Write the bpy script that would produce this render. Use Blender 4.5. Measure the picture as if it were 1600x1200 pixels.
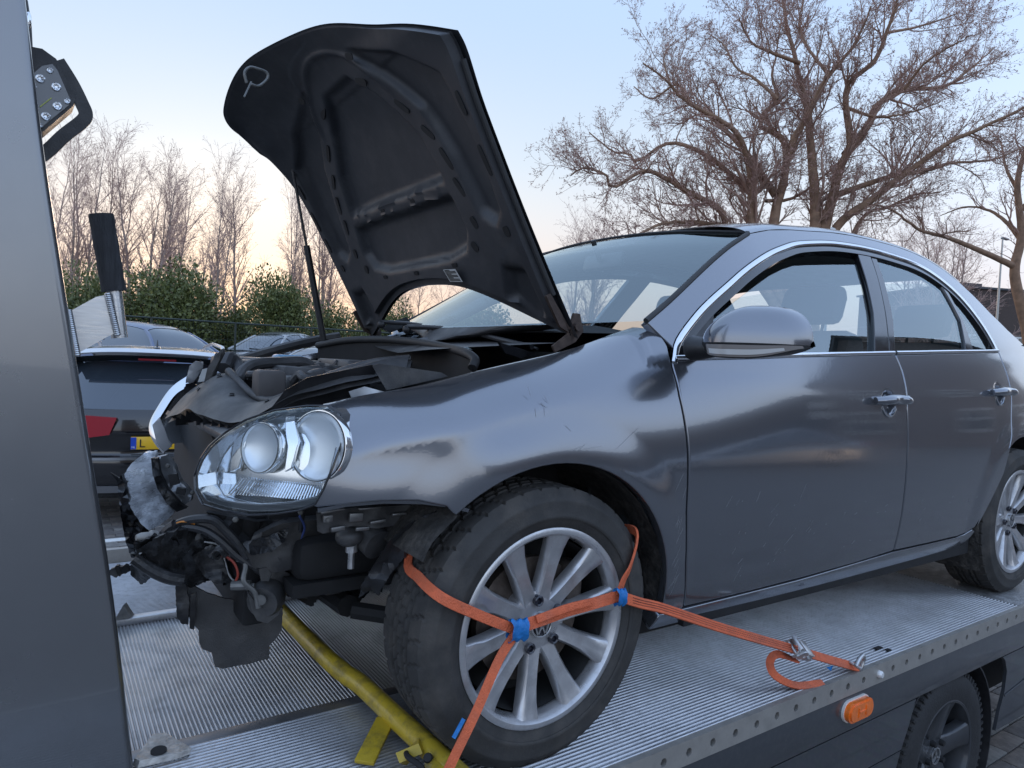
import bpy, bmesh, math, random
import numpy as np
from mathutils import Vector, Matrix, noise
from mathutils.geometry import delaunay_2d_cdt
rnd = random.Random(7)
sc = bpy.context.scene
for o in list(bpy.data.objects): bpy.data.objects.remove(o)
COL = sc.collection
PI = math.pi

# ------------------------------------------------------------------ camera
CAM = np.array([-0.9434, -2.0584, 0.8978])
YAW, PITCH, ROLL, FPX = 0.6012, -0.0338, 0.0491, 1076.7
_d = np.array([math.sin(YAW)*math.cos(PITCH), math.cos(YAW)*math.cos(PITCH), math.sin(PITCH)])
_r = np.array([math.cos(YAW), -math.sin(YAW), 0.0]); _u = np.cross(_r, _d)
RT = math.cos(ROLL)*_r + math.sin(ROLL)*_u
UP = -math.sin(ROLL)*_r + math.cos(ROLL)*_u
FW = _d
cd = bpy.data.cameras.new('camera'); cam = bpy.data.objects.new('camera', cd); COL.objects.link(cam)
cd.sensor_width = 36; cd.lens = FPX/1600*36; cd.clip_start = 0.05; cd.clip_end = 2000
M = Matrix(((RT[0], UP[0], -FW[0], CAM[0]), (RT[1], UP[1], -FW[1], CAM[1]), (RT[2], UP[2], -FW[2], CAM[2]), (0, 0, 0, 1)))
cam.matrix_world = M
sc.camera = cam

# ------------------------------------------------------------------ sky, sun, exposure
SUN_EL, SUN_AZ = math.radians(6), math.radians(12)   # azimuth: direction the light comes from, from +Y towards +X
w = bpy.data.worlds.new('World'); sc.world = w; w.use_nodes = True
nt = w.node_tree; nt.nodes.clear()
out = nt.nodes.new('ShaderNodeOutputWorld'); bg = nt.nodes.new('ShaderNodeBackground')
sky = nt.nodes.new('ShaderNodeTexSky'); sky.sky_type = 'NISHITA'; sky.sun_disc = False
sky.sun_elevation = SUN_EL; sky.sun_rotation = SUN_AZ; sky.air_density = 1.0; sky.dust_density = 1.2; sky.ozone_density = 1.5
tc = nt.nodes.new('ShaderNodeTexCoord'); sx = nt.nodes.new('ShaderNodeSeparateXYZ')
rp = nt.nodes.new('ShaderNodeValToRGB'); rp.color_ramp.interpolation = 'B_SPLINE'
els = rp.color_ramp.elements
for i, (p, c) in enumerate([(0.0, (0.36, 0.27, 0.26)), (0.05, (0.43, 0.315, 0.295)), (0.11, (0.49, 0.415, 0.39)), (0.18, (0.49, 0.475, 0.485)),
                            (0.27, (0.42, 0.485, 0.55)), (0.45, (0.275, 0.38, 0.55)), (1.0, (0.35, 0.48, 0.72))]):
    e = els[i] if i < 2 else els.new(p)
    e.position = p; e.color = (*c, 1)
nt.links.new(tc.outputs['Generated'], sx.inputs[0]); nt.links.new(sx.outputs['Z'], rp.inputs[0])
# the twilight glow is warm towards the set sun, cool elsewhere; the unseen cool side is kept brighter to light objects
rc = nt.nodes.new('ShaderNodeValToRGB'); rc.color_ramp.interpolation = 'B_SPLINE'; els = rc.color_ramp.elements
for i, (p, c) in enumerate([(0.0, (0.52, 0.55, 0.62)), (0.06, (0.60, 0.64, 0.72)), (0.14, (0.60, 0.69, 0.83)), (0.26, (0.53, 0.66, 0.88)), (0.45, (0.42, 0.56, 0.84)), (1.0, (0.35, 0.48, 0.72))]):
    e = els[i] if i < 2 else els.new(p)
    e.position = p; e.color = (*c, 1)
nt.links.new(sx.outputs['Z'], rc.inputs[0])
dp = nt.nodes.new('ShaderNodeVectorMath'); dp.operation = 'DOT_PRODUCT'; dp.inputs[1].default_value = (math.sin(SUN_AZ), math.cos(SUN_AZ), 0); nt.links.new(tc.outputs['Generated'], dp.inputs[0])
ms = nt.nodes.new('ShaderNodeMapRange'); ms.interpolation_type = 'SMOOTHSTEP'; ms.inputs['From Min'].default_value = -.15; ms.inputs['From Max'].default_value = .95; nt.links.new(dp.outputs['Value'], ms.inputs['Value'])
mg = nt.nodes.new('ShaderNodeMix'); mg.data_type = 'RGBA'; nt.links.new(ms.outputs[0], mg.inputs['Factor']); nt.links.new(rc.outputs[0], mg.inputs['A']); nt.links.new(rp.outputs[0], mg.inputs['B'])
gm = nt.nodes.new('ShaderNodeVectorMath'); gm.operation = 'SCALE'; gm.inputs['Scale'].default_value = 8.6
nt.links.new(mg.outputs['Result'], gm.inputs[0])
mx = nt.nodes.new('ShaderNodeMix'); mx.data_type = 'RGBA'; mx.inputs['Factor'].default_value = 0.92
nt.links.new(sky.outputs[0], mx.inputs['A']); nt.links.new(gm.outputs[0], mx.inputs['B'])
nt.links.new(mx.outputs['Result'], bg.inputs['Color']); bg.inputs['Strength'].default_value = 0.145
nt.links.new(bg.outputs[0], out.inputs[0])
sd = bpy.data.lights.new('sun', 'SUN'); sun = bpy.data.objects.new('sun', sd); COL.objects.link(sun)
sd.energy = 0.35; sd.angle = math.radians(14); sd.color = (1.0, 0.72, 0.5)
sdir = Vector((math.sin(SUN_AZ)*math.cos(SUN_EL), math.cos(SUN_AZ)*math.cos(SUN_EL), math.sin(SUN_EL)))
sun.rotation_euler = sdir.to_track_quat('Z', 'Y').to_euler()
sc.view_settings.view_transform = 'Standard'; sc.view_settings.look = 'None'
sc.view_settings.exposure = 0.58; sc.view_settings.gamma = 1.0
sc.view_settings.use_curve_mapping = False
sc.cycles.max_bounces = 10; sc.cycles.transparent_max_bounces = 24; sc.cycles.glossy_bounces = 5
sc.cycles.caustics_reflective = False; sc.cycles.caustics_refractive = False

# ------------------------------------------------------------------ helpers
def at(x, y, **k):
    """world point seen at photo pixel (x, y) that lies on the plane X=, Y= or Z= value"""
    v = FW + (x-800)/FPX*RT - (y-600)/FPX*UP
    a = 'XYZ'.index(list(k)[0]); t = (list(k.values())[0]-CAM[a])/v[a]
    return Vector(CAM + t*v)
def dist(x, y, d):
    v = FW + (x-800)/FPX*RT - (y-600)/FPX*UP
    return Vector(CAM + d*v)

def nodes(name):
    m = bpy.data.materials.new(name); m.use_nodes = True
    t = m.node_tree; b = t.nodes['Principled BSDF']
    return m, t, b
def mat(name, base, rough=0.5, metal=0.0, coat=0.0, var=0.0, scale=20.0, bump=0.0, bscale=80.0, rvar=0.0, spec=0.5, dirt=None, dscale=6.0, damt=0.5, stretch=None):
    """principled material with noise-varied colour, roughness, relief and optional blotchy dirt"""
    m, t, b = nodes(name)
    b.inputs['Base Color'].default_value = (*base, 1); b.inputs['Roughness'].default_value = rough
    b.inputs['Metallic'].default_value = metal; b.inputs['Coat Weight'].default_value = coat
    b.inputs['Coat Roughness'].default_value = 0.04; b.inputs['Specular IOR Level'].default_value = spec
    N = t.nodes.new; L = t.links.new
    co = N('ShaderNodeTexCoord'); src = co.outputs['Object']
    if stretch:
        mp = N('ShaderNodeMapping'); mp.inputs['Scale'].default_value = stretch; L(src, mp.inputs[0]); src = mp.outputs[0]
    col = None
    if var:
        n1 = N('ShaderNodeTexNoise'); n1.inputs['Scale'].default_value = scale; n1.inputs['Detail'].default_value = 6; L(src, n1.inputs['Vector'])
        r1 = N('ShaderNodeValToRGB'); e = r1.color_ramp.elements
        e[0].position = .25; e[1].position = .75
        e[0].color = (*[max(0, c*(1-var)) for c in base], 1); e[1].color = (*[min(1, c*(1+var)) for c in base], 1)
        L(n1.outputs['Fac'], r1.inputs[0]); col = r1.outputs[0]; L(col, b.inputs['Base Color'])
    if dirt:
        n2 = N('ShaderNodeTexNoise'); n2.inputs['Scale'].default_value = dscale; n2.inputs['Detail'].default_value = 9; n2.inputs['Roughness'].default_value = .7; L(src, n2.inputs['Vector'])
        r2 = N('ShaderNodeValToRGB'); e = r2.color_ramp.elements; e[0].position = .48; e[1].position = .68
        e[0].color = (0, 0, 0, 1); e[1].color = (damt, damt, damt, 1); L(n2.outputs['Fac'], r2.inputs[0])
        mi = N('ShaderNodeMix'); mi.data_type = 'RGBA'; L(r2.outputs[0], mi.inputs['Factor'])
        if col: L(col, mi.inputs['A'])
        else: mi.inputs['A'].default_value = (*base, 1)
        mi.inputs['B'].default_value = (*dirt, 1); L(mi.outputs['Result'], b.inputs['Base Color'])
        if metal:
            mm = N('ShaderNodeMath'); mm.operation = 'MULTIPLY_ADD'; mm.inputs[1].default_value = -metal*.8; mm.inputs[2].default_value = metal
            L(r2.outputs[0], mm.inputs[0]); L(mm.outputs[0], b.inputs['Metallic'])
    if rvar:
        n3 = N('ShaderNodeTexNoise'); n3.inputs['Scale'].default_value = scale*.6+3; n3.inputs['Detail'].default_value = 7; L(src, n3.inputs['Vector'])
        mr = N('ShaderNodeMapRange'); mr.inputs['From Min'].default_value = .3; mr.inputs['From Max'].default_value = .7
        mr.inputs['To Min'].default_value = max(.02, rough-rvar); mr.inputs['To Max'].default_value = min(1, rough+rvar)
        L(n3.outputs['Fac'], mr.inputs['Value']); L(mr.outputs[0], b.inputs['Roughness'])
    if bump:
        n4 = N('ShaderNodeTexNoise'); n4.inputs['Scale'].default_value = bscale; n4.inputs['Detail'].default_value = 5; L(src, n4.inputs['Vector'])
        bm_ = N('ShaderNodeBump'); bm_.inputs['Strength'].default_value = bump; bm_.inputs['Distance'].default_value = .01
        L(n4.outputs['Fac'], bm_.inputs['Height']); L(bm_.outputs[0], b.inputs['Normal'])
    return m
def glass(name, tint, ior=1.5, rough=0.0, dust=0.0):
    m, t, b = nodes(name); t.nodes.remove(b); N = t.nodes.new; L = t.links.new
    o = t.nodes['Material Output']; tr = N('ShaderNodeBsdfTransparent'); tr.inputs[0].default_value = (*tint, 1)
    gl = N('ShaderNodeBsdfGlossy'); gl.inputs['Color'].default_value = (.88, .98, 1.0, 1); gl.inputs['Roughness'].default_value = rough; fr = N('ShaderNodeFresnel'); ge = N('ShaderNodeNewGeometry'); mm = N('ShaderNodeMapRange'); mm.inputs['To Min'].default_value = ior; mm.inputs['To Max'].default_value = 1/ior
    L(ge.outputs['Backfacing'], mm.inputs['Value']); L(mm.outputs[0], fr.inputs[0])
    mi = N('ShaderNodeMixShader'); L(fr.outputs[0], mi.inputs[0]); L(tr.outputs[0], mi.inputs[1]); L(gl.outputs[0], mi.inputs[2])
    last = mi
    if dust:
        df = N('ShaderNodeBsdfDiffuse'); df.inputs[0].default_value = (.5, .5, .48, 1)
        co = N('ShaderNodeTexCoord'); n = N('ShaderNodeTexNoise'); n.inputs['Scale'].default_value = 3; n.inputs['Detail'].default_value = 8; L(co.outputs['Object'], n.inputs['Vector'])
        mr = N('ShaderNodeMapRange'); mr.inputs['From Min'].default_value = .35; mr.inputs['From Max'].default_value = .75; mr.inputs['To Max'].default_value = dust; L(n.outputs['Fac'], mr.inputs['Value'])
        m2 = N('ShaderNodeMixShader'); L(mr.outputs[0], m2.inputs[0]); L(mi.outputs[0], m2.inputs[1]); L(df.outputs[0], m2.inputs[2]); last = m2
    L(last.outputs[0], o.inputs[0]); return m

def tag(o, label=None, cat=None, group=None, kind=None):
    if label: o['label'] = label
    if cat: o['category'] = cat
    if group: o['group'] = group
    if kind: o['kind'] = kind
    return o
def empty(name, loc=(0, 0, 0), parent=None):
    o = bpy.data.objects.new(name, None); COL.objects.link(o); o.location = loc; o.empty_display_size = .1
    if parent: o.parent = parent
    return o
def link(name, me, m, parent=None):
    o = bpy.data.objects.new(name, me); COL.objects.link(o)
    if m is not None and len(me.materials) == 0: me.materials.append(m)
    if parent: o.parent = parent
    return o

def frame_from(d, hint=Vector((0, 0, 1))):
    d = d.normalized()
    if abs(d.dot(hint)) > .98: hint = Vector((1, 0, 0))
    a = d.cross(hint).normalized(); return a, a.cross(d).normalized()
def catmull(pts, n=6, closed=False):
    P = [Vector(p) for p in pts]; out = []; N = len(P)
    rng = range(N if closed else N-1)
    for i in rng:
        if closed: p0, p1, p2, p3 = P[i-1], P[i], P[(i+1) % N], P[(i+2) % N]
        else:
            p1, p2 = P[i], P[i+1]; p0 = P[i-1] if i > 0 else p1*2-p2; p3 = P[i+2] if i+2 < N else p2*2-p1
        for k in range(n):
            t = k/n
            out.append(.5*((2*p1)+(p2-p0)*t+(2*p0-5*p1+4*p2-p3)*t*t+(3*p1-p0-3*p2+p3)*t*t*t))
    if not closed: out.append(P[-1].copy())
    return out

class MB:
    """collects shapes; build() links them as one mesh object"""
    def __init__(s): s.v = []; s.f = []
    def add(s, vs, fs):
        b = len(s.v); s.v += [tuple(v) for v in vs]; s.f += [tuple(b+i for i in f) for f in fs]; return s
    def box(s, c, size, rot=None, bev=0.0):
        hx, hy, hz = [q/2 for q in size]; c = Vector(c); R = rot if rot is not None else Matrix.Identity(3)
        if bev <= 0:
            vs = [c+R@Vector((x*hx, y*hy, z*hz)) for x in (-1, 1) for y in (-1, 1) for z in (-1, 1)]
            return s.add(vs, [(0, 1, 3, 2), (4, 6, 7, 5), (0, 4, 5, 1), (2, 3, 7, 6), (0, 2, 6, 4), (1, 5, 7, 3)])
        b = min(bev, hx*.9, hy*.9, hz*.9); bm = bmesh.new(); bmesh.ops.create_cube(bm, size=1)
        for v in bm.verts: v.co = Vector((v.co.x*2*hx, v.co.y*2*hy, v.co.z*2*hz))
        bmesh.ops.bevel(bm, geom=bm.edges[:], offset=b, segments=2, profile=.5, affect='EDGES')
        bm.verts.index_update(); s.add([c+R@v.co for v in bm.verts], [[v.index for v in f.verts] for f in bm.faces]); bm.free(); return s
    def tube(s, path, r, n=8, caps=True, flat=None, hint=Vector((0, 0, 1))):
        P = [Vector(p) for p in path]; rs = r if isinstance(r, (list, tuple)) else [r]*len(P)
        rings = []; A = None
        for i, p in enumerate(P):
            d = (P[min(i+1, len(P)-1)]-P[max(i-1, 0)])
            if d.length < 1e-9: d = Vector((0, 0, 1))
            d.normalize()
            if A is None: A, B = frame_from(d, hint)
            else:
                A = (A-d*A.dot(d)); A = A.normalized() if A.length > 1e-6 else frame_from(d)[0]; B = A.cross(d)
            fl = flat or 1.0
            rings.append([p+(A*math.cos(2*PI*k/n)+B*math.sin(2*PI*k/n)*fl)*rs[i] for k in range(n)])
        vs = [q for R in rings for q in R]; fs = []
        for i in range(len(P)-1):
            for k in range(n): fs.append((i*n+k, i*n+(k+1) % n, (i+1)*n+(k+1) % n, (i+1)*n+k))
        if caps: fs += [tuple(range(n))[::-1], tuple((len(P)-1)*n+k for k in range(n))]
        return s.add(vs, fs)
    def sweep(s, path, prof, nrm, caps=True, closed=False):
        """profile points (across, out) swept along a path; nrm gives the out direction at each point"""
        P = [Vector(p) for p in path]; n = len(prof); vs = []; N = len(P)
        for i, p in enumerate(P):
            d = (P[(i+1) % N]-P[i-1]) if closed else (P[min(i+1, N-1)]-P[max(i-1, 0)])
            d.normalize(); nn = Vector(nrm[i] if isinstance(nrm, list) else nrm); nn = (nn-d*nn.dot(d)).normalized(); a = d.cross(nn)
            vs += [p+a*q[0]+nn*q[1] for q in prof]
        fs = []
        for i in range(N if closed else N-1):
            j = (i+1) % N
            for k in range(n): fs.append((i*n+k, i*n+(k+1) % n, j*n+(k+1) % n, j*n+k))
        if caps and not closed: fs += [tuple(range(n))[::-1], tuple((N-1)*n+k for k in range(n))]
        return s.add(vs, fs)
    def lathe(s, prof, c, axis=Vector((0, 1, 0)), n=48, closed=False):
        """profile (radius, along axis) turned about the axis through c"""
        axis = Vector(axis).normalized(); A, B = frame_from(axis, Vector((0, 0, 1))); c = Vector(c); m = len(prof); vs = []
        for k in range(n):
            t = 2*PI*k/n; q = A*math.cos(t)+B*math.sin(t)
            vs += [c+q*r+axis*h for r, h in prof]
        fs = []
        for k in range(n):
            j = (k+1) % n
            for i in range(m if closed else m-1):
                i2 = (i+1) % m; fs.append((k*m+i, j*m+i, j*m+i2, k*m+i2))
        return s.add(vs, fs)
    def prism(s, poly, thick):
        """closed 3-D polygon (near planar) given thickness along a vector"""
        P = [Vector(p) for p in poly]; t = Vector(thick); n = len(P); c = sum(P, Vector())/n
        vs = P+[p+t for p in P]+[c, c+t]; fs = []
        for i in range(n):
            j = (i+1) % n
            fs += [(i, j, n+j, n+i), (j, i, 2*n), (n+i, n+j, 2*n+1)]
        return s.add(vs, fs)
    def plate(s, poly, thick):
        """like prism but with n-gon caps: for outlines that are not star-shaped"""
        P = [Vector(p) for p in poly]; t = Vector(thick); n = len(P)
        vs = P+[p+t for p in P]
        return s.add(vs, [(i, (i+1) % n, n+(i+1) % n, n+i) for i in range(n)]+[tuple(range(n))[::-1], tuple(range(n, 2*n))])
    def grid(s, fn, nu, nv, closed_u=False):
        vs = [fn(i/nu, j/nv) for i in range(nu+1) for j in range(nv+1)]
        return s.add(vs, [(i*(nv+1)+j, i*(nv+1)+j+1, (i+1)*(nv+1)+j+1, (i+1)*(nv+1)+j) for i in range(nu) for j in range(nv)])
    def sphere(s, c, r, n=10, m=7):
        c = Vector(c); r = Vector(r) if not isinstance(r, (int, float)) else Vector((r, r, r))
        def fn(u, v):
            a = 2*PI*u; b = PI*(v-.5); return c+Vector((r.x*math.cos(a)*math.cos(b), r.y*math.sin(a)*math.cos(b), r.z*math.sin(b)))
        return s.grid(fn, n, m)
    def mesh(s, name='m', smooth=True, angle=35, fix=True):
        me = bpy.data.meshes.new(name); me.from_pydata(s.v, [], s.f)
        if fix:
            bm = bmesh.new(); bm.from_mesh(me); bmesh.ops.remove_doubles(bm, verts=bm.verts[:], dist=1e-5); bmesh.ops.recalc_face_normals(bm, faces=bm.faces[:]); bm.to_mesh(me); bm.free()
        if smooth:
            me.shade_smooth(); me.set_sharp_from_angle(angle=math.radians(angle))
        return me
    def build(s, name, m, parent=None, smooth=True, angle=35, fix=True):
        return link(name, s.mesh(name, smooth, angle, fix), m, parent)

def spline(xs, ys):
    """natural cubic spline"""
    xs = np.array(xs, float); ys = np.array(ys, float); n = len(xs); h = np.diff(xs)
    A = np.zeros((n, n)); b = np.zeros(n); A[0, 0] = A[-1, -1] = 1
    for i in range(1, n-1):
        A[i, i-1] = h[i-1]; A[i, i] = 2*(h[i-1]+h[i]); A[i, i+1] = h[i]; b[i] = 3*((ys[i+1]-ys[i])/h[i]-(ys[i]-ys[i-1])/h[i-1])
    c = np.linalg.solve(A, b); bb = np.diff(ys)/h-h*(2*c[:-1]+c[1:])/3; dd = np.diff(c)/(3*h)
    xl, cl, bl, dl, yl = xs.tolist(), c.tolist(), bb.tolist(), dd.tolist(), ys.tolist()
    def f(x):
        if x <= xl[0]: return yl[0]+bl[0]*(x-xl[0])
        if x >= xl[-1]:
            return yl[-1]+(bl[-1]+2*cl[-2]*h[-1]+3*dl[-1]*h[-1]**2)*(x-xl[-1])
        i = 0
        for k in range(n-1):
            if x >= xl[k]: i = k
        t = x-xl[i]; return yl[i]+bl[i]*t+cl[i]*t*t+dl[i]*t**3
    return f
def sstep(a, b, x):
    t = min(1, max(0, (x-a)/(b-a))); return t*t*(3-2*t)
def resample(pts, step, closed=True):
    P = [Vector(p).to_2d() if len(p) == 2 else Vector(p) for p in pts]; out = []
    N = len(P)
    for i in range(N if closed else N-1):
        a, b = P[i], P[(i+1) % N]; k = max(1, int(math.ceil((b-a).length/step)))
        out += [a+(b-a)*(j/k) for j in range(k)]
    if not closed: out.append(P[-1])
    return out
def inset(poly, d):
    P = [Vector((q[0], q[1])) for q in poly]; n = len(P)
    ar = sum(P[i].x*P[(i+1) % n].y-P[(i+1) % n].x*P[i].y for i in range(n)); sg = 1 if ar > 0 else -1
    out = []
    for i in range(n):
        e1 = (P[i]-P[i-1]); e2 = (P[(i+1) % n]-P[i])
        if e1.length < 1e-9 or e2.length < 1e-9: out.append(P[i]); continue
        n1 = Vector((-e1.y, e1.x)).normalized()*sg; n2 = Vector((-e2.y, e2.x)).normalized()*sg
        m = n1+n2; m = m.normalized() if m.length > 1e-6 else n1
        out.append(P[i]+m*(d/max(.5, m.dot(n1))))
    return out
def inside(poly, x, y):
    c = False; n = len(poly); j = n-1
    for i in range(n):
        xi, yi = poly[i][0], poly[i][1]; xj, yj = poly[j][0], poly[j][1]
        if (yi > y) != (yj > y) and x < (xj-xi)*(y-yi)/(yj-yi)+xi: c = not c
        j = i
    return c
def panel(name, outline, fn, m, parent, side=-1, res=.022, bev=.004, depth=.02, step=.014, hole=None, rim=True):
    """sheet-metal panel: outline in the (u, v) of fn -> point on the car's left side; rounded edge, returned flange, exact normals"""
    P = resample(outline, step); P2 = inset(P, bev)
    pts = [(q.x, q.y) for q in P2]; nb = len(pts); edges = [(i, (i+1) % nb) for i in range(nb)]; faces = [list(range(nb))]
    H2 = None
    if hole:
        H = resample(hole, step); H2 = inset(H, -bev); k0 = len(pts); pts += [(q.x, q.y) for q in H2]; nh = len(H2)
        edges += [(k0+i, k0+(i+1) % nh) for i in range(nh)]
    xs = [q[0] for q in pts[:nb]]; ys = [q[1] for q in pts[:nb]]
    core = inset(P, bev+res*.45); holeg = inset(H, -(bev+res*.45)) if hole else None
    x = min(xs); row = 0
    while x < max(xs):
        y = min(ys)+(res*.5 if row % 2 else 0)
        while y < max(ys):
            if inside(core, x, y) and not (holeg and inside(holeg, x, y)): pts.append((x, y))
            y += res
        x += res*.87; row += 1
    r = delaunay_2d_cdt([Vector(q) for q in pts], edges, faces, 1, 1e-6)
    v2, f2 = r[0], r[2]
    if hole: f2 = [f for f in f2 if not inside(H2, sum(v2[i].x for i in f)/3, sum(v2[i].y for i in f)/3)]
    h = 1.5e-3; vs = []; ns = []; fl = Vector((1, -side, 1))
    def mul(v): return Vector((v.x, v.y*(-side), v.z))
    def nrm(x, y):
        n = (fn(x+h, y)-fn(x-h, y)).cross(fn(x, y+h)-fn(x, y-h)); n.normalize()
        if n.y-n.z*.5 > 0: n = -n
        return n
    def put(p, n): vs.append(tuple(mul(p))); ns.append(mul(n))
    for q in v2: put(fn(q.x, q.y), nrm(q.x, q.y))
    fs = [tuple(f) for f in f2]
    def edge(Pi, Po):
        n = len(Pi); b = len(vs)
        for i in range(n):
            a, c = Pi[i], Po[i]; pa = fn(a.x, a.y); nn = nrm(a.x, a.y); o = fn(c.x, c.y)-pa; o = (o-nn*o.dot(nn)).normalized()
            put(pa, nn); put(pa+o*bev*.7-nn*bev*.3, (nn+o).normalized()); put(pa+o*bev-nn*bev, (nn*.2+o).normalized()); put(pa+o*bev-nn*(bev+depth), o)
        for i in range(n):
            j = (i+1) % n
            for k in range(3): fs.append((b+i*4+k, b+j*4+k, b+j*4+k+1, b+i*4+k+1))
    if rim:
        edge(P2, P)
        if hole: edge(H2, H)
    me = bpy.data.meshes.new(name); me.from_pydata(vs, [], fs)
    bm = bmesh.new(); bm.from_mesh(me)
    for f in bm.faces:
        f.normal_update(); s_ = sum((ns[v.index] for v in f.verts), Vector())
        if f.normal.dot(s_) < 0: f.normal_flip()
    bm.to_mesh(me); bm.free(); me.shade_smooth(); me.normals_split_custom_set_from_vertices([tuple(n) for n in ns])
    return link(name, me, m, parent)
# ------------------------------------------------------------------ materials
def paint_mat():
    m, t, b = nodes('car_paint'); N = t.nodes.new; L = t.links.new
    b.inputs['Metallic'].default_value = .82; b.inputs['Roughness'].default_value = .20
    b.inputs['Coat Weight'].default_value = 1; b.inputs['Coat Roughness'].default_value = .025; b.inputs['Coat IOR'].default_value = 1.6
    co = N('ShaderNodeTexCoord')
    fl = N('ShaderNodeTexNoise'); fl.inputs['Scale'].default_value = 900; L(co.outputs['Object'], fl.inputs['Vector'])
    r = N('ShaderNodeValToRGB'); r.color_ramp.elements[0].color = (.165, .174, .198, 1); r.color_ramp.elements[1].color = (.245, .257, .285, 1); L(fl.outputs['Fac'], r.inputs[0])
    # road film: denser low on the doors, with fine specks
    se = N('ShaderNodeSeparateXYZ'); L(co.outputs['Object'], se.inputs[0])
    mr = N('ShaderNodeMapRange'); mr.inputs['From Min'].default_value = .62; mr.inputs['From Max'].default_value = .24; mr.inputs['To Max'].default_value = .55; L(se.outputs['Z'], mr.inputs['Value'])
    sp = N('ShaderNodeTexNoise'); sp.inputs['Scale'].default_value = 130; sp.inputs['Detail'].default_value = 6; L(co.outputs['Object'], sp.inputs['Vector'])
    bl = N('ShaderNodeTexNoise'); bl.inputs['Scale'].default_value = 5; bl.inputs['Detail'].default_value = 6; L(co.outputs['Object'], bl.inputs['Vector'])
    s2 = N('ShaderNodeMapRange'); s2.inputs['From Min'].default_value = .45; s2.inputs['From Max'].default_value = .75; L(sp.outputs['Fac'], s2.inputs['Value'])
    b2 = N('ShaderNodeMapRange'); b2.inputs['From Min'].default_value = .3; b2.inputs['From Max'].default_value = .7; L(bl.outputs['Fac'], b2.inputs['Value'])
    m1 = N('ShaderNodeMath'); m1.operation = 'MULTIPLY'; L(s2.outputs[0], m1.inputs[0]); L(b2.outputs[0], m1.inputs[1])
    m2 = N('ShaderNodeMath'); m2.operation = 'MULTIPLY'; L(m1.outputs[0], m2.inputs[0]); L(mr.outputs[0], m2.inputs[1])
    m3 = N('ShaderNodeMath'); m3.operation = 'MULTIPLY_ADD'; L(m1.outputs[0], m3.inputs[0]); m3.inputs[1].default_value = .05; L(m2.outputs[0], m3.inputs[2])
    mi = N('ShaderNodeMix'); mi.data_type = 'RGBA'; L(m3.outputs[0], mi.inputs['Factor']); L(r.outputs[0], mi.inputs['A']); mi.inputs['B'].default_value = (.20, .18, .155, 1)
    L(mi.outputs['Result'], b.inputs['Base Color'])
    cr = N('ShaderNodeMath'); cr.operation = 'MULTIPLY_ADD'; L(m3.outputs[0], cr.inputs[0]); cr.inputs[1].default_value = .35; cr.inputs[2].default_value = .02; L(cr.outputs[0], b.inputs['Coat Roughness'])
    cw = N('ShaderNodeMath'); cw.operation = 'MULTIPLY_ADD'; L(m3.outputs[0], cw.inputs[0]); cw.inputs[1].default_value = -.7; cw.inputs[2].default_value = 1; L(cw.outputs[0], b.inputs['Coat Weight'])
    # orange peel
    op = N('ShaderNodeTexNoise'); op.inputs['Scale'].default_value = 160; op.inputs['Detail'].default_value = 1; L(co.outputs['Object'], op.inputs['Vector'])
    bu = N('ShaderNodeBump'); bu.inputs['Strength'].default_value = .012; bu.inputs['Distance'].default_value = .01; L(op.outputs['Fac'], bu.inputs['Height']); L(bu.outputs[0], b.inputs['Coat Normal'])
    return m
PAINT = paint_mat()
CHROME = mat('chrome', (.80, .82, .85), .10, 1.0, rvar=.05)
BLACKPL = mat('black_plastic', (.022, .022, .024), .42, var=.35, scale=30, bump=.12, bscale=300, rvar=.12)
DARKPL = mat('weathered_plastic', (.045, .045, .047), .5, var=.3, scale=14, bump=.1, bscale=260, rvar=.15, dirt=(.16, .15, .135), dscale=9, damt=.35)
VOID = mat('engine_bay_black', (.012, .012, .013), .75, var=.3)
GLOSSB = mat('gloss_black', (.012, .012, .014), .12, coat=.6, rvar=.05)
RUBBER = mat('rubber_seal', (.025, .025, .026), .6, var=.2)
GLASS = glass('window_glass', (.80, .90, .91), 2.9, dust=.015)
WGLASS = glass('windscreen_glass', (.88, .95, .95), 2.5)
LENS = glass('lamp_lens', (.95, .97, .98), 1.5)
ALU = mat('silver_wheel_paint', (.55, .55, .56), .34, .75, coat=.25, var=.10, scale=30, rvar=.10, dirt=(.16, .12, .10), dscale=16, damt=.35)
IRON = mat('bare_iron', (.16, .13, .11), .6, .7, var=.4, scale=40, bump=.2)
STEEL = mat('zinc_steel', (.55, .55, .55), .35, .9, var=.25, scale=60, rvar=.12)
SEAT = mat('seat_cloth', (.03, .032, .035), .9, var=.25, scale=120, bump=.2, bscale=500)
LINER = mat('headliner_cloth', (.62, .62, .60), .95, var=.08)
MUDDY = mat('muddy_liner', (.03, .028, .026), .85, var=.4, scale=30, bump=.8, bscale=60, dirt=(.13, .115, .10), dscale=18, damt=.6)

car = tag(empty('sedan_car', (0, 0, 0)), 'grey four-door saloon with crushed front end and raised bonnet on the flatbed', 'car')

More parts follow.
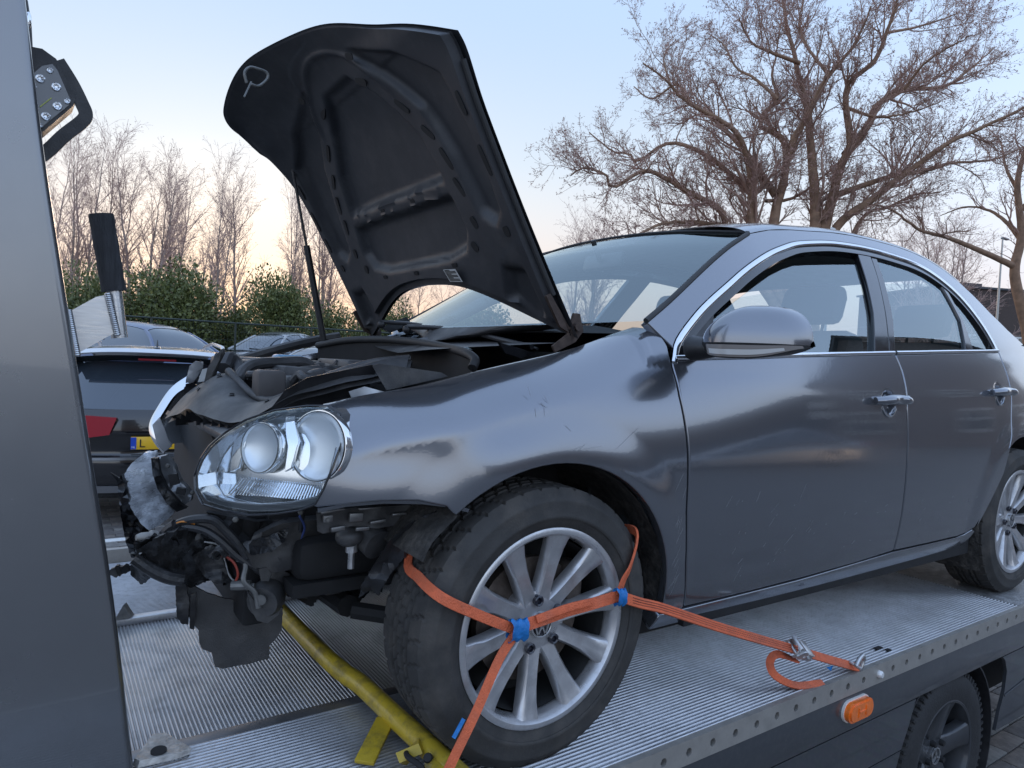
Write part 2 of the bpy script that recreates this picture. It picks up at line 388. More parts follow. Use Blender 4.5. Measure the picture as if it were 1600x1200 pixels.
# ------------------------------------------------------------------ body surface
W_ = spline([.10, .18, .22, .28, .34, .45, .60, .75, .84, .90, .96, 1.02, 1.10], [.745, .788, .818, .843, .856, .870, .880, .8775, .868, .854, .833, .808, .772])
K_ = spline([-.95, -.80, -.65, -.50, -.35, -.15, .1, .4, 1.0, 1.6, 2.3, 2.8, 3.2, 3.55], [.42, .255, .155, .088, .048, .018, .004, 0, -.003, 0, .012, .045, .10, .19])
def belt(X): return .92+.0546*(X-.41)
def S0(X, Z):
    v = W_(Z)-K_(X)
    for cx, rr in ((0.012, .372), (2.585, .372)):          # wheel-arch flares
        r = math.hypot(X-cx, Z-.305)
        if r < .55 and Z > .15: v += .008*(1-sstep(rr+.012, rr+.115, r))*sstep(.15, .3, Z)
    if X < .95 and Z > .64: v -= .55*(min(Z, .9)-.64)**2*sstep(.95, .25, X)   # the wing leans in towards its top
    for hx, hz in ((1.398, .820), (2.318, .860)):              # dished behind the door handles
        r = math.hypot(X-hx, Z-hz)
        if r < .06: v -= .012*(1-sstep(.020, .048, r))
    # fender damage: a kinked fold ahead of the arch and a flat push below it
    if X < .1:
        a = (X+.245)*.80+(Z-.745)*.60; b_ = -(X+.245)*.60+(Z-.745)*.80
        v -= .010*math.exp(-((X+.40)/.13)**2-((Z-.70)/.055)**2)
        v += .0045*math.exp(-(a/.045)**2)*math.exp(-(b_/.10)**2)
        v -= .006*math.exp(-((X+.13)/.09)**2-((Z-.765)/.05)**2)
    v -= .0025*math.exp(-((X-.75)/.28)**2-((Z-.36)/.035)**2)  # scuffed hollow low in the front door
    v += .0010*math.exp(-((Z-.865)/.035)**2)*sstep(.2, .6, X)  # shoulder line
    return v
def U(X, Z):
    b = belt(X)
    if Z <= b: return S0(X, Z)
    d = Z-b; return S0(X, b)-.40*d-.32*d*d
def fU(x, z): return Vector((x, -U(x, z), z))
_ht = spline([-.50, -.45, -.397, -.281, -.12, .041, .201, .308, .47], [.782, .791, .805, .829, .869, .906, .948, .985, 1.03])
def hoodline(X): return Vector((X, -(.70-.05*sstep(-.2, -.55, X)), _ht(X)))
ROLL_H = .16
def zs_(x): return _ht(x)-.10+.03*sstep(.2, .42, x)
def fF(x, t):
    """front fender: follows the side, then rolls in to the bonnet gap"""
    zs = zs_(x)
    if t <= zs: return fU(x, t)
    q = (t-zs)/ROLL_H; P0 = fU(x, zs); T0 = (fU(x, zs)-fU(x, zs-.004))/.004*ROLL_H*1.0; P1 = hoodline(x); T1 = Vector((0, .20, .012))
    h00 = 2*q**3-3*q*q+1; h10 = q**3-2*q*q+q; h01 = -2*q**3+3*q*q; h11 = q**3-q*q
    return P0*h00+T0*h10+P1*h01+T1*h11
arch = [(.012+.372*math.cos(math.radians(a)), .305+.372*math.sin(math.radians(a))) for a in range(133, -1, -5)]
fender_out = [(-.475, .82-.0), (-.463, .753), (-.473, .716), (-.486, .667), (-.504, .624), (-.514, .602), (-.47, .606), (-.40, .612), (-.32, .611), (-.262, .598)]
fender_out = [(-.462, zs_(-.462)+ROLL_H), (-.458, .79)]+fender_out[1:]+arch+[(.384, .27), (.475, .262), (.477, .27), (.446, .395), (.425, .534), (.414, .699), (.401, .828), (.402, .905), (.405, .955)]
fender_out += [(.372, zs_(.372)+ROLL_H)]
for i in range(28): fender_out.append((.36-.822*i/28, zs_(.36-.822*i/28)+ROLL_H))
def both(name, outline, fn, m, label=None, **k):
    l = panel(name, outline, fn, m, car, -1, **k)
    r_ = panel(name, outline, fn, m, car, 1, **k)
    if label: l['label'] = label
    return l, r_
both('front_fender', fender_out, fF, PAINT, 'dented and scratched left front wing', res=.0115, step=.010)
fd_out = [(.481, .268), (.452, .395), (.431, .534), (.420, .699), (.407, .828), (.408, .918), (.545, .928), (.75, .940), (.935, .953), (1.20, .967), (1.515, .984),
          (1.525, .93), (1.520, .80), (1.530, .62), (1.546, .44), (1.548, .296), (1.3, .283), (1.0, .274), (.75, .269)]
rd_out = [(1.521, .984), (1.531, .93), (1.526, .80), (1.536, .62), (1.552, .44), (1.554, .296), (1.80, .294), (2.06, .293), (2.13, .30), (2.18, .318), (2.25, .402), (2.357, .529), (2.423, .688), (2.449, .849), (2.466, .93), (2.472, 1.036), (2.2, 1.022), (1.9, 1.006)]
fdoor, fdoor_r = both('front_door', fd_out, fU, PAINT, res=.014)
rdoor, rdoor_r = both('rear_door', rd_out, fU, PAINT, res=.014)
rarch = [(2.585+.372*math.cos(math.radians(a)), .305+.372*math.sin(math.radians(a))) for a in range(178, -1, -6)]
# rear quarter with C-pillar, one panel
rail = [(.925, 1.343), (1.06, 1.378), (1.20, 1.401), (1.31, 1.414), (1.47, 1.434), (1.63, 1.446), (1.80, 1.450), (1.97, 1.449), (2.10, 1.440), (2.215, 1.421), (2.32, 1.390), (2.42, 1.343), (2.51, 1.286), (2.60, 1.223), (2.74, 1.152), (2.88, 1.100)]
zrail = spline([q[0] for q in rail], [q[1] for q in rail])
quarter = [(2.478, 1.040), (2.473, .93), (2.456, .849), (2.430, .688), (2.364, .529), (2.257, .402), (2.20, .33)]+rarch[3:]+[(2.96, .30), (3.40, .32), (3.46, .55), (3.44, .80), (3.40, 1.01), (3.2, 1.045), (3.0, 1.075), (2.88, 1.100), (2.74, 1.152), (2.60, 1.223), (2.51, 1.286), (2.46, 1.318),
           (2.40, 1.235), (2.44, 1.147)]
both('rear_quarter', quarter, fU, PAINT)
# A-pillar and roof rail frame round the windows
dlo = [(.405, .918), (.441, .976), (.536, 1.051), (.62, 1.105), (.717, 1.160), (.80, 1.206), (.897, 1.253), (.99, 1.292), (1.083, 1.324), (1.17, 1.350), (1.267, 1.369), (1.42, 1.392), (1.587, 1.405), (1.75, 1.409), (1.916, 1.403), (2.04, 1.393), (2.147, 1.370), (2.25, 1.327), (2.33, 1.275), (2.39, 1.213), (2.434, 1.147), (2.46, 1.09), (2.475, 1.041)]
dlo_s = [(v.x, v.y) for v in catmull([(a, b, 0) for a, b in dlo], 4)]
ws = [(.352, 1.018), (.461, 1.082), (.615, 1.178), (.70, 1.229), (.794, 1.281), (.86, 1.313), (.925, 1.343)]
frame_out = [(.352, 1.018)]+ws[1:]+rail[1:12]+[(2.46, 1.316)]+[q for q in reversed(dlo_s) if q[0] < 2.42 and q[0] > .42]+[(.425, .950)]
both('side_frame', frame_out, fU, PAINT, res=.018, bev=.003)
# roof
def froof(u, v):
    """u along, v across from left rail (0) to right (1)"""
    X = .925+(2.42-.925)*u; s = abs(2*v-1); sg = -1 if v < .5 else 1
    xb = X-.055*(1-s*s)*(1-u)+.10*(1-s*s)*u                     # bowed headers
    zr = zrail(X); yr = U(X, zr); d = zr-belt(X); slope = .40+.64*d
    T0 = Vector((0, slope, 1)).normalized()*.20; P0 = Vector((0, -yr, zr)); P1 = Vector((0, 0, zr+.040)); T1 = Vector((0, .62, 0)); q = 1-s
    h00 = 2*q**3-3*q*q+1; h10 = q**3-2*q*q+q; h01 = -2*q**3+3*q*q; h11 = q**3-q*q
    P = P0*h00+T0*h10+P1*h01+T1*h11
    return Vector((xb, P.y*(1 if sg < 0 else -1), P.z))
b = MB(); b.grid(froof, 40, 48); ro = b.build('roof', PAINT, car, angle=60)
# sills
sill = [(.372, .215), (.485, .213), (.8, .212), (1.3, .208), (1.8, .207), (2.03, .215), (2.15, .245), (2.20, .30), (2.17, .309), (2.12, .292), (2.06, .285), (1.56, .288), (1.0, .266), (.49, .259), (.385, .262)]
both('sill', sill, fU, PAINT, res=.012, depth=.06)

# ------------------------------------------------------------------ windows
def fUo(off): return lambda x, z: Vector((x, -(U(x, z)-off), z))
def nU(x, z):
    h = .002; n = Vector((-(U(x+h, z)-U(x-h, z))/(2*h), -1, -(U(x, z+h)-U(x, z-h))/(2*h))); n.x *= 1
    return Vector((-(-n.x), n.y, -(-n.z)*-1)).normalized() if False else Vector((-(U(x+h, z)-U(x-h, z))/(2*h)*1, -1.0, -(U(x, z+h)-U(x, z-h))/(2*h))).normalized()
def ribbon(path2, wid, out, m, name, parent, off=0.0, closed=False, thick=.006):
    for sd in (-1, 1):
        P = []; Nn = []
        for (x, z) in path2:
            p = Vector((x, -(U(x, z)-off), z)); n = nU(x, z)
            if sd > 0: p.y = -p.y; n = Vector((n.x, -n.y, n.z))
            P.append(p); Nn.append(n)
        w2 = wid/2
        prof = [(-w2, -thick), (-w2, out*.4), (-w2*.6, out*.9), (0, out), (w2*.6, out*.9), (w2, out*.4), (w2, -thick)]
        b = MB(); b.sweep(P, prof, Nn); b.build(name, m, parent if sd < 0 else PR.get(parent, parent), angle=50)
PR = {fdoor: fdoor_r, rdoor: rdoor_r}
top_in = inset(dlo_s+[(2.475, 1.03), (.405, .915)], .0)
def shrink(pts, d):
    """move an open outline towards the window middle"""
    P = [Vector(q) for q in pts]; o = []
    for i, q in enumerate(P):
        t = (P[min(i+1, len(P)-1)]-P[max(i-1, 0)]).normalized(); o.append((q.x+t.y*d, q.y-t.x*d))
    return o
ribbon(shrink(dlo_s, .010), .019, .006, CHROME, 'window_trim', car)
ribbon(shrink(dlo_s, .030), .024, .001, GLOSSB, 'window_frame', car, off=.004, thick=.03)
ribbon([(.42, .926), (.545, .934), (.75, .946), (.935, .958), (1.2, .972), (1.512, .990)], .014, .007, CHROME, 'belt_trim', fdoor)
ribbon([(1.526, .991), (1.9, 1.012), (2.2, 1.028), (2.468, 1.043)], .014, .007, CHROME, 'belt_trim', rdoor)
# B pillar, quarter divider, mirror sail
both('pillar_trim', [(1.392, .985), (1.495, .993), (1.58, 1.14), (1.65, 1.27), (1.702, 1.383), (1.61, 1.385), (1.555, 1.26), (1.49, 1.13)], fUo(.006), GLOSSB, bev=.003, res=.02)
both('pillar_trim', [(1.503, .993), (1.545, .996), (1.625, 1.12), (1.70, 1.27), (1.745, 1.372), (1.71, 1.383), (1.655, 1.27), (1.587, 1.14)], fUo(.009), GLOSSB, bev=.003, res=.02)
both('quarter_divider', [(2.135, 1.02), (2.215, 1.025), (2.245, 1.16), (2.235, 1.335), (2.205, 1.35), (2.215, 1.16)], fUo(.007), GLOSSB, bev=.003, res=.02)
both('mirror_sail', [(.43, .935), (.58, .945), (.605, 1.02), (.632, 1.093), (.53, 1.035), (.455, .975)], fUo(.006), BLACKPL, bev=.003, res=.02)
# glass: the front door pane is wound part way down
fg = [(.59, .94), (.61, 1.005), (.623, 1.04), (.743, 1.105), (.87, 1.167), (.96, 1.207), (1.052, 1.240), (1.13, 1.262), (1.223, 1.276), (1.40, 1.300), (1.575, 1.322), (1.50, 1.16), (1.41, .98), (1.0, .955)]
g1 = panel('window_pane', fg, fUo(.022), GLASS, fdoor, -1, bev=.0015, depth=.003, res=.03)
fg2 = [(.59, .94), (.60, 1.09), (.70, 1.15), (.897, 1.248), (1.083, 1.319), (1.267, 1.364), (1.45, 1.390), (1.60, 1.402), (1.64, 1.402), (1.50, 1.16), (1.41, .98)]
panel('window_pane', fg2, fUo(.022), GLASS, fdoor_r, 1, bev=.0015, depth=.003, res=.03)
rg = [(1.53, .99), (1.62, 1.13), (1.70, 1.28), (1.745, 1.402), (1.916, 1.397), (2.04, 1.386), (2.15, 1.363), (2.22, 1.338), (2.225, 1.16), (2.15, 1.02), (1.9, 1.0)]
for d_, s_ in ((rdoor, -1), (rdoor_r, 1)):
    panel('window_pane', rg, fUo(.016), GLASS, d_, s_, bev=.0015, depth=.003, res=.03)
    panel('quarter_pane', [(2.20, 1.03), (2.24, 1.16), (2.23, 1.318), (2.31, 1.26), (2.37, 1.195), (2.415, 1.13), (2.45, 1.045)], fUo(.016), GLASS, d_, s_, bev=.0015, depth=.003, res=.03)
# windscreen, rear screen
wsp = catmull([(x, -U(x, z), z) for x, z in ws], 4)
def fwind(u, v):
    """u up the pillar, v across"""
    k = u*(len(wsp)-1); i = min(int(k), len(wsp)-2); p = wsp[i].lerp(wsp[i+1], k-i); s = abs(2*v-1)
    bow = (1-s**2.2); y = p.y*(1-2*v)
    return Vector((p.x-(.17*(1-u)+.075*u)*bow-.03*math.sin(PI*u)*bow, y, p.z+(-.02*(1-u)+.040*u)*bow+.01-.01))
b = MB(); b.grid(fwind, 24, 40); wsc = b.build('windscreen', WGLASS, car, angle=80)
edge_v = [fwind(u/30, .0) for u in range(31)]
for vv, nn in ((0.0, -1), (1.0, 1)):
    b = MB(); P = [fwind(u/30, vv) for u in range(31)]; b.tube(P, .008, 8); b.build('windscreen_seal', RUBBER, car)
b = MB(); b.tube([fwind(1.0, v/40)+Vector((.004, 0, .004)) for v in range(41)], .005, 8); b.build('windscreen_seal', RUBBER, car)
def frear(u, v):
    X = 2.44+(2.90-2.44)*u; z = zrail(X)-.004; y = U(X, z)-.01; s = abs(2*v-1); bow = 1-s**2.2
    return Vector((X+(.09*(1-u)+.10*u)*bow, -y*(1-2*v), z+.05*bow*(1-u)+.02*bow*u))
b = MB(); b.grid(frear, 14, 24); b.build('rear_screen', WGLASS, car, angle=80)
# boot lid and tail
def fboot(u, v):
    s = abs(2*v-1); X = 2.90+.10*(1-s**2.2)*(1-u)+(3.48-2.90)*u+.06*(1-s*s)*u; z = 1.095-.055*u+.012*(1-s*s)
    y = max(.2, U(min(X, 3.42), min(1.0, z-.03))-.03); return Vector((X, -y*(1-2*v), z))
b = MB(); b.grid(fboot, 14, 20); b.build('boot_lid', PAINT, car, angle=60)
def ftail(u, v):
    z = 1.04-.80*u; s = abs(2*v-1); y = U(3.40, max(.3, z))-.0; X = 3.42+.10*(1-s**2.6)+.07*sstep(.35, .6, u); return Vector((X, -y*(1-2*v), z))
b = MB(); b.grid(ftail, 14, 20); b.build('rear_bumper', PAINT, car, angle=60)

# ------------------------------------------------------------------ door handles and mirrors
def handle(px, pz, door, sd):
    def fc(x, z, o): p = fU(x, z); return Vector((p.x, p.y-o, p.z)) if sd < 0 else Vector((p.x, -(p.y-o), p.z))
    b = MB(); b.tube([fc(px+.046*math.cos(a), pz-.002+.046*math.sin(a), .0025) for a in [math.radians(195+150*k/20) for k in range(21)]], [.001+.003*math.sin(PI*k/20)**.6 for k in range(21)], 8); b.build('handle_ring', CHROME, door)
    P = [fc(px-.105+.21*i/12, pz+.004+.006*math.sin(PI*i/12), .012+.026*math.sin(PI*i/12)**.6) for i in range(13)]
    b = MB(); b.tube(P, [.012+.005*math.sin(PI*i/12) for i in range(13)], 12, flat=1.25, hint=Vector((0, 1, 0))); h = b.build('handle', PAINT, door, angle=60)
    return h
handle(1.398, .822, fdoor, -1); handle(1.398, .822, fdoor_r, 1); handle(2.318, .862, rdoor, -1); handle(2.318, .862, rdoor_r, 1)
b = MB(); kc = fU(1.482, .834); b.lathe([(0, .012), (.009, .012), (.011, .009), (.011, -.01)], kc+Vector((0, -.018, 0)), Vector((0, -1, .05)), 16); b.build('lock', CHROME, fdoor)

def mirror(sd):
    def q(v): v = Vector(v); return Vector((v.x, v.y if sd < 0 else -v.y, v.z))
    root = empty('door_mirror', (0, 0, 0), car)
    # painted shell: superellipse sections along Y (towards the tip)
    def shell(u, v):
        # u: 0 inner .. 1 tip ; v round the section
        y = -.868-.215*u; k = (math.sin(PI*min(1, .14+.86*u)*.5))**.75 if u < .55 else 1.0
        k *= (max(0, 1-((u-.50)/.505)**4))**.5 if u > .5 else 1
        L_ = .055+.0; a = PI*v
        hz = .078*k; hx = .11*k
        z0 = .965+.012*u; x0 = .60-.03*(u-.5)
        return q((x0-math.cos(a)*hx*(1.0)+.0, y, z0+max(0, math.sin(a))**.75*hz*1.28))
    return root, q
for sd in (-1, 1):
    root = empty('door_mirror', (0, 0, 0), car)
    def q(v): v = Vector(v); return Vector((v.x, v.y if sd < 0 else -v.y, v.z))
    # the shell's front view (towards the nose) is a flattened dome: width along Y, height along Z, depth along X
    yc, hw = -.980, .120; MX = .533
    def shell(u, v):
        a = PI*u; c = math.cos(a); y = yc+c*hw*(-1)            # u 0 = tip (-Y) .. 1 = inner
        y = yc-hw*math.cos(a) if False else yc+hw*math.cos(PI*(1-u))*-1
        e = max(0.0, 1-abs((y-yc)/hw)**(3.2 if y < yc else 1.7))**(.45 if y < yc else .75)
        top = .972+.092*e; bot = .968; t = v
        # profile in XZ: from rear top edge forward round the nose to the bottom edge
        ang = PI*.5*(1-t*1.0)
        nose = .105*e**.8
        x = MX-.10*(y-yc)/hw*.5-nose*math.cos(ang*1.0)**.8 if t < 1 else MX-.10*(y-yc)/hw*.5-nose
        z = bot+(top-bot)*math.sin(ang)**.85
        return q((x+.05*(1-t)*0, y, z))
    b = MB()
    NU, NV = 36, 16
    b.grid(lambda u, v: shell(.012+.976*u, v), NU, NV)
    b.build('mirror_shell', PAINT, root, angle=70)
    # closing lower tray and rear bezel (black), indicator lens with bright strip, mirror pane
    edge = [shell(.02+.96*i/24, 1.0) for i in range(25)]
    b = MB(); low = [q((p.x+.012, (p.y if sd < 0 else -p.y)*1.0, .930+.033*abs((abs(p.y)+yc)/hw)**3)) for p in edge]
    rear = [q((MX+.01-.05*((p.y if sd < 0 else -p.y)-yc)/hw, p.y if sd < 0 else -p.y, .94+.028*abs((abs(p.y)+yc)/hw)**3)) for p in edge]
    vs = edge+low+rear; n = 25; b.add(vs, [(i, i+1, n+i+1, n+i) for i in range(n-1)]+[(n+i, n+i+1, 2*n+i+1, 2*n+i) for i in range(n-1)]); b.build('mirror_tray', BLACKPL, root)
    b = MB(); rt = [shell(.02+.96*i/24, 0.0) for i in range(25)]; b.add(rt+rear, [(i, i+1, n+i+1, n+i) for i in range(n-1)]); b.build('mirror_pane', CHROME, root)
    ind = MB(); lens = MB()
    e2 = [p+(l-p)*.12 for p, l in zip(edge[7:24], low[7:24])]; e3 = [p+(l-p)*.88 for p, l in zip(edge[7:24], low[7:24])]
    o = Vector((-.004, 0, -.001))
    lens.add([p+o for p in e2]+[p+o*1.5 for p in e3], [(i, i+1, 17+i+1, 17+i) for i in range(16)])
    LENSM = mat('indicator_lens', (.30, .27, .25), .12, .2, coat=.8) if sd < 0 else LENSM
    lens.build('indicator_lens', LENSM, root)
    m1_ = [p+(l-p)*.38 for p, l in zip(edge[8:21], low[8:21])]; m2_ = [p+(l-p)*.72 for p, l in zip(edge[8:21], low[8:21])]
    ind.add([p+o*2.2 for p in m1_]+[p+o*2.2 for p in m2_], [(i, i+1, 13+i+1, 13+i) for i in range(12)])
    STRIP = mat('indicator_reflector', (.80, .79, .76), .2, .3, coat=.5) if sd < 0 else STRIP
    ind.build('indicator_strip', STRIP, root)
    # foot joining shell and sail
    b = MB(); b.tube([q((.48, -.825, .955)), q((.48, -.85, .954)), q((.49, -.885, .955)), q((.505, -.94, .956))], [.045, .040, .030, .022], 14, flat=.75); b.build('mirror_foot', BLACKPL, root, angle=60)

# ------------------------------------------------------------------ wheels
TYRE = mat('tyre_rubber', (.040, .038, .036), .8, var=.3, scale=18, bump=.15, bscale=200, dirt=(.15, .128, .105), dscale=7, damt=.32)
RIMDARK = mat('dark_rim_barrel', (.03, .03, .03), .7, .4)  # plain dark metal inside the wheels
BADGE = mat('badge_black', (.02, .02, .03), .25, coat=.5)
def tyre_mesh(R, wd, rin, n=120, name='tyre', tread=True):
    """outer side towards -Y at y=-wd/2; block tread with grooves and sipes"""
    h = wd/2; prof = []
    # sidewall outer (from bead), shoulder, tread, other side
    side = [(rin, -h*.80), (rin+.010, -h*.92), (rin+.03, -h*1.0), (rin+(R-rin)*.30, -h*1.025), (rin+(R-rin)*.33, -h*1.045), (rin+(R-rin)*.38, -h*1.045), (rin+(R-rin)*.41, -h*1.03), (rin+(R-rin)*.55, -h*1.025), (rin+(R-rin)*.66, -h*1.0), (rin+(R-rin)*.69, -h*1.005), (rin+(R-rin)*.73, -h*.985), (R-.018, -h*.90), (R-.008, -h*.83)]
    ny = 40; tre = []
    for i in range(ny+1):
        y = -h*.80+1.6*h*i/ny; tre.append((R-.006*abs(y/h)**3, y))
    prof = side+tre+[(r, -y) for r, y in reversed(side)]; m = len(prof); vs = []; N = n*3
    grooves = (-.36, -.12, .12, .36)
    for k in range(N):
        t = 2*PI*k/N; ph = (k % 6)
        for i, (r, y) in enumerate(prof):
            rr = r
            if tread and len(side) <= i < len(side)+ny+1:
                s = y/h
                if any(abs(s-g) < .04 for g in grooves): rr -= .009
                elif abs(s) > .36 and ((k+int(6*abs(s))) % 9) in (0,): rr -= .006
                elif abs(s) <= .36 and ((k+int(10*s)) % 6) == 0: rr -= .006
            elif tread and i in (len(side)-1, m-len(side)) and (k+5) % 9 == 0: rr -= .003
            vs.append((math.cos(t)*rr, y, math.sin(t)*rr))
    fs = []
    for k in range(N):
        j = (k+1) % N
        for i in range(m-1): fs.append((k*m+i, j*m+i, j*m+i+1, k*m+i+1))
    b = MB(); b.v = vs; b.f = fs; return b.mesh(name, angle=40)
def star_ring(b, c, r0, r1, z0, z1): b.lathe([(r0, z0), (r0, z1), (r1, z1), (r1, z0)], c, Vector((0, -1, 0)), 32)
def vw_badge(parent, c, r):
    """round hub badge: ring with a V over a W in bright strokes on black"""
    b = MB(); b.lathe([(0, .0), (r*.98, .0), (r*.98, -.012)], c, Vector((0, -1, 0)), 32); b.build('badge_ground', BADGE, parent)
    b = MB(); b.lathe([(r*.86, -.001), (r*.86, .004), (r*.90, .005), (r*1.0, .005), (r*1.03, .002), (r*1.03, -.012)], c, Vector((0, -1, 0)), 32)
    def stroke(x0, z0, x1, z1, w=.14):
        d = Vector((x1-x0, 0, z1-z0)); n = Vector((-d.z, 0, d.x)).normalized()*w*r/2
        A = Vector(c)+Vector((x0*r, -.001, z0*r)); B = Vector(c)+Vector((x1*r, -.001, z1*r))
        b.plate([A-n, B-n, B+n, A+n], Vector((0, -.004, 0)))
    for sg in (-1, 1):
        stroke(sg*.42, .78, 0, .08); stroke(sg*.80, .42, sg*.36, -.74); stroke(sg*.36, -.74, 0, -.06)
    return b.build('badge', STEEL, parent)
def wheel(name, X, Y, Z, rot, sd):
    root = empty(name, (X, Y, Z), car)
    if sd > 0: root.rotation_euler = (0, 0, PI)
    link('tyre', TY, TYRE, root); link('rim', RIM, ALU, root); link('brake_disc', DISC, IRON, root); link('rim_barrel', BARREL, RIMDARK, root)
    for k in range(10):
        o = link('spoke', SPOKE, ALU, root); o.rotation_euler = (0, rot+k*2*PI/10, 0)
    for k in range(5):
        o = link('wheel_bolt', BOLT, BADGE, root); a = rot+.31+k*2*PI/5; o.location = (.056*math.cos(a), 0, .056*math.sin(a))
    vw_badge(root, Vector((0, -.0735, 0)), .029)
    return root
RW, RTY = .222, .316
TY = tyre_mesh(RTY, .205, RW-.006)
b = MB(); b.lathe([(RW-.002, -.086), (RW+.003, -.090), (RW+.003, -.096), (RW-.003, -.099), (RW-.010, -.098), (RW-.016, -.091), (RW-.020, -.078), (RW-.022, -.06)], (0, 0, 0), Vector((0, 1, 0)), 96)
b.lathe([(.0, -.066), (.036, -.068), (.052, -.066), (.074, -.060), (.080, -.050), (.080, -.02)], (0, 0, 0), Vector((0, 1, 0)), 48); RIM = b.mesh('rim', angle=40)
b = MB(); b.lathe([(RW-.027, -.066), (RW-.030, -.05), (RW-.036, .0), (RW-.03, .09), (RW, .098)], (0, 0, 0), Vector((0, 1, 0)), 64); b.lathe([(0, .03), (RW-.03, .03)], (0, 0, 0), Vector((0, 1, 0)), 40); BARREL = b.mesh('rim_barrel')
b = MB(); b.lathe([(.06, -.015), (.06, -.025), (.142, -.025), (.142, -.003), (.06, -.003)], (0, 0, 0), Vector((0, 1, 0)), 48)
b.box((.115, -.02, .06), (.05, .06, .12), bev=.012); DISC = b.mesh('brake_disc')
b = MB()                                                        # spoke: fluted, flares into the rim
st = [(.050, .022, -.064, .026), (.075, .0195, -.069, .030), (.105, .0190, -.073, .030), (.14, .0205, -.078, .028), (.175, .0245, -.084, .026), (.196, .0285, -.089, .024), (.207, .033, -.092, .022)]
rows = []
for r, hw_, y, th in st: rows.append([(-hw_*1.05, y+th), (-hw_, y+.007), (-hw_*.72, y), (-hw_*.2, y+.0015), (hw_*.2, y+.0015), (hw_*.72, y), (hw_, y+.007), (hw_*1.05, y+th)])
vs = [(x, y, st[i][0]) for i, R in enumerate(rows) for x, y in R]; n = 8
b.add(vs, [(i*n+k, i*n+k+1, (i+1)*n+k+1, (i+1)*n+k) for i in range(len(rows)-1) for k in range(n-1)]); SPOKE = b.mesh('spoke', angle=50)
b = MB(); b.lathe([(0, -.058), (.0105, -.058), (.0125, -.060), (.0125, -.075), (.010, -.077), (.007, -.075), (.006, -.068), (0, -.068)], (0, 0, 0), Vector((0, 1, 0)), 14); BOLT = b.mesh('wheel_bolt', angle=40)
wf = wheel('front_wheel', 0, -.772, .307, .16, -1); wr = wheel('rear_wheel', 2.578, -.762, .307, .38, -1)
wheel('front_wheel', 0, .772, .307, .5, 1); wheel('rear_wheel', 2.578, .762, .307, .9, 1)
# wheel housings (rough muddy liners)
for cx, sgn in ((.012, -1), (2.585, -1), (.012, 1), (2.585, 1)):
    b = MB(); a0, a1 = (150, -4) if cx < 1 else (208, -10)
    def fl(u, v):
        a = math.radians(a0+(a1-a0)*u); r = .372+.008*noise.noise(Vector((u*14, v*6, cx)))+.012*math.sin(PI*v); y = .855-.30*v
        return Vector((cx+r*math.cos(a), sgn*y, .305+r*math.sin(a)))
    b.grid(fl, 48, 12); b.build('wheel_arch_liner', MUDDY, car)
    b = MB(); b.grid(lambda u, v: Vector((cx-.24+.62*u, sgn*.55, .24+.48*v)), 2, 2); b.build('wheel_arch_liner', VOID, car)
# underbody, cabin tub and interior
b = MB(); b.box((1.35, 0, .20), (2.2, 1.5, .05)); b.box((1.35, -.80, .235), (1.7, .05, .06)); b.box((1.35, .80, .235), (1.7, .05, .06)); b.build('floor_pan', VOID, car)
b = MB(); b.box((.36, 0, .62), (.03, 1.5, .62)); b.box((2.62, 0, .66), (.03, 1.4, .70)); b.box((1.5, -.78, .56), (2.05, .02, .66)); b.box((1.5, .78, .56), (2.05, .02, .66)); b.build('cabin_lining', SEAT, car)
b = MB(); b.grid(lambda u, v: froof(.02+.96*u, .06+.88*v)+Vector((0, 0, -.03)), 16, 16); b.build('headliner', LINER, car)
b = MB(); b.grid(lambda u, v: Vector((.22+.58*u+.14*abs(2*v-1)**2*(1-u), -.73+1.46*v, .985+.015*math.sin(PI*u)-.07*u*u+(.035*math.exp(-((v-.24)/.12)**2)*math.sin(PI*u)))), 10, 24); b.box((.80, 0, .84), (.06, 1.38, .18), bev=.02); b.build('dashboard', SEAT, car)
b = MB(); ring = [Vector((.93+.035*math.cos(a)*.9, -.36+.185*math.sin(a), .90+.185*math.cos(a)*.92)) for a in [2*PI*k/32 for k in range(33)]]; b.tube(ring, .014, 8, caps=False); b.box((.945, -.36, .90), (.05, .12, .10), bev=.02); b.box((.945, -.36, .90), (.02, .34, .03), bev=.01); b.build('steering_wheel', BLACKPL, car)
for (x, y, hd) in ((1.30, -.37, 1), (1.30, .37, 1), (2.22, -.38, 0), (2.22, .38, 0)):
    b = MB(); R = Matrix.Rotation(math.radians(18), 3, 'Y')
    b.box((x-.02, y, .47), (.52, .48, .16), bev=.06); b.box((x+.30, y, .78), (.16, .48, .62), R, bev=.06); b.box((x+.42, y, 1.19), (.10, .27, .17), R, bev=.045)
    for s_ in (-.06, .06): b.tube([(x+.385, y+s_, 1.02), (x+.415, y+s_, 1.14)], .007, 6)
    b.build('seat', SEAT, car)
b = MB(); b.box((2.72, 0, 1.02), (.42, 1.25, .03)); b.build('parcel_shelf', SEAT, car)
b = MB(); b.box((.86, -.02, 1.30), (.03, .22, .065), Matrix.Rotation(.25, 3, 'Y'), bev=.02); b.tube([(.84, -.02, 1.30), (.80, -.02, 1.375)], .01, 6); b.build('inside_mirror', BLACKPL, car)

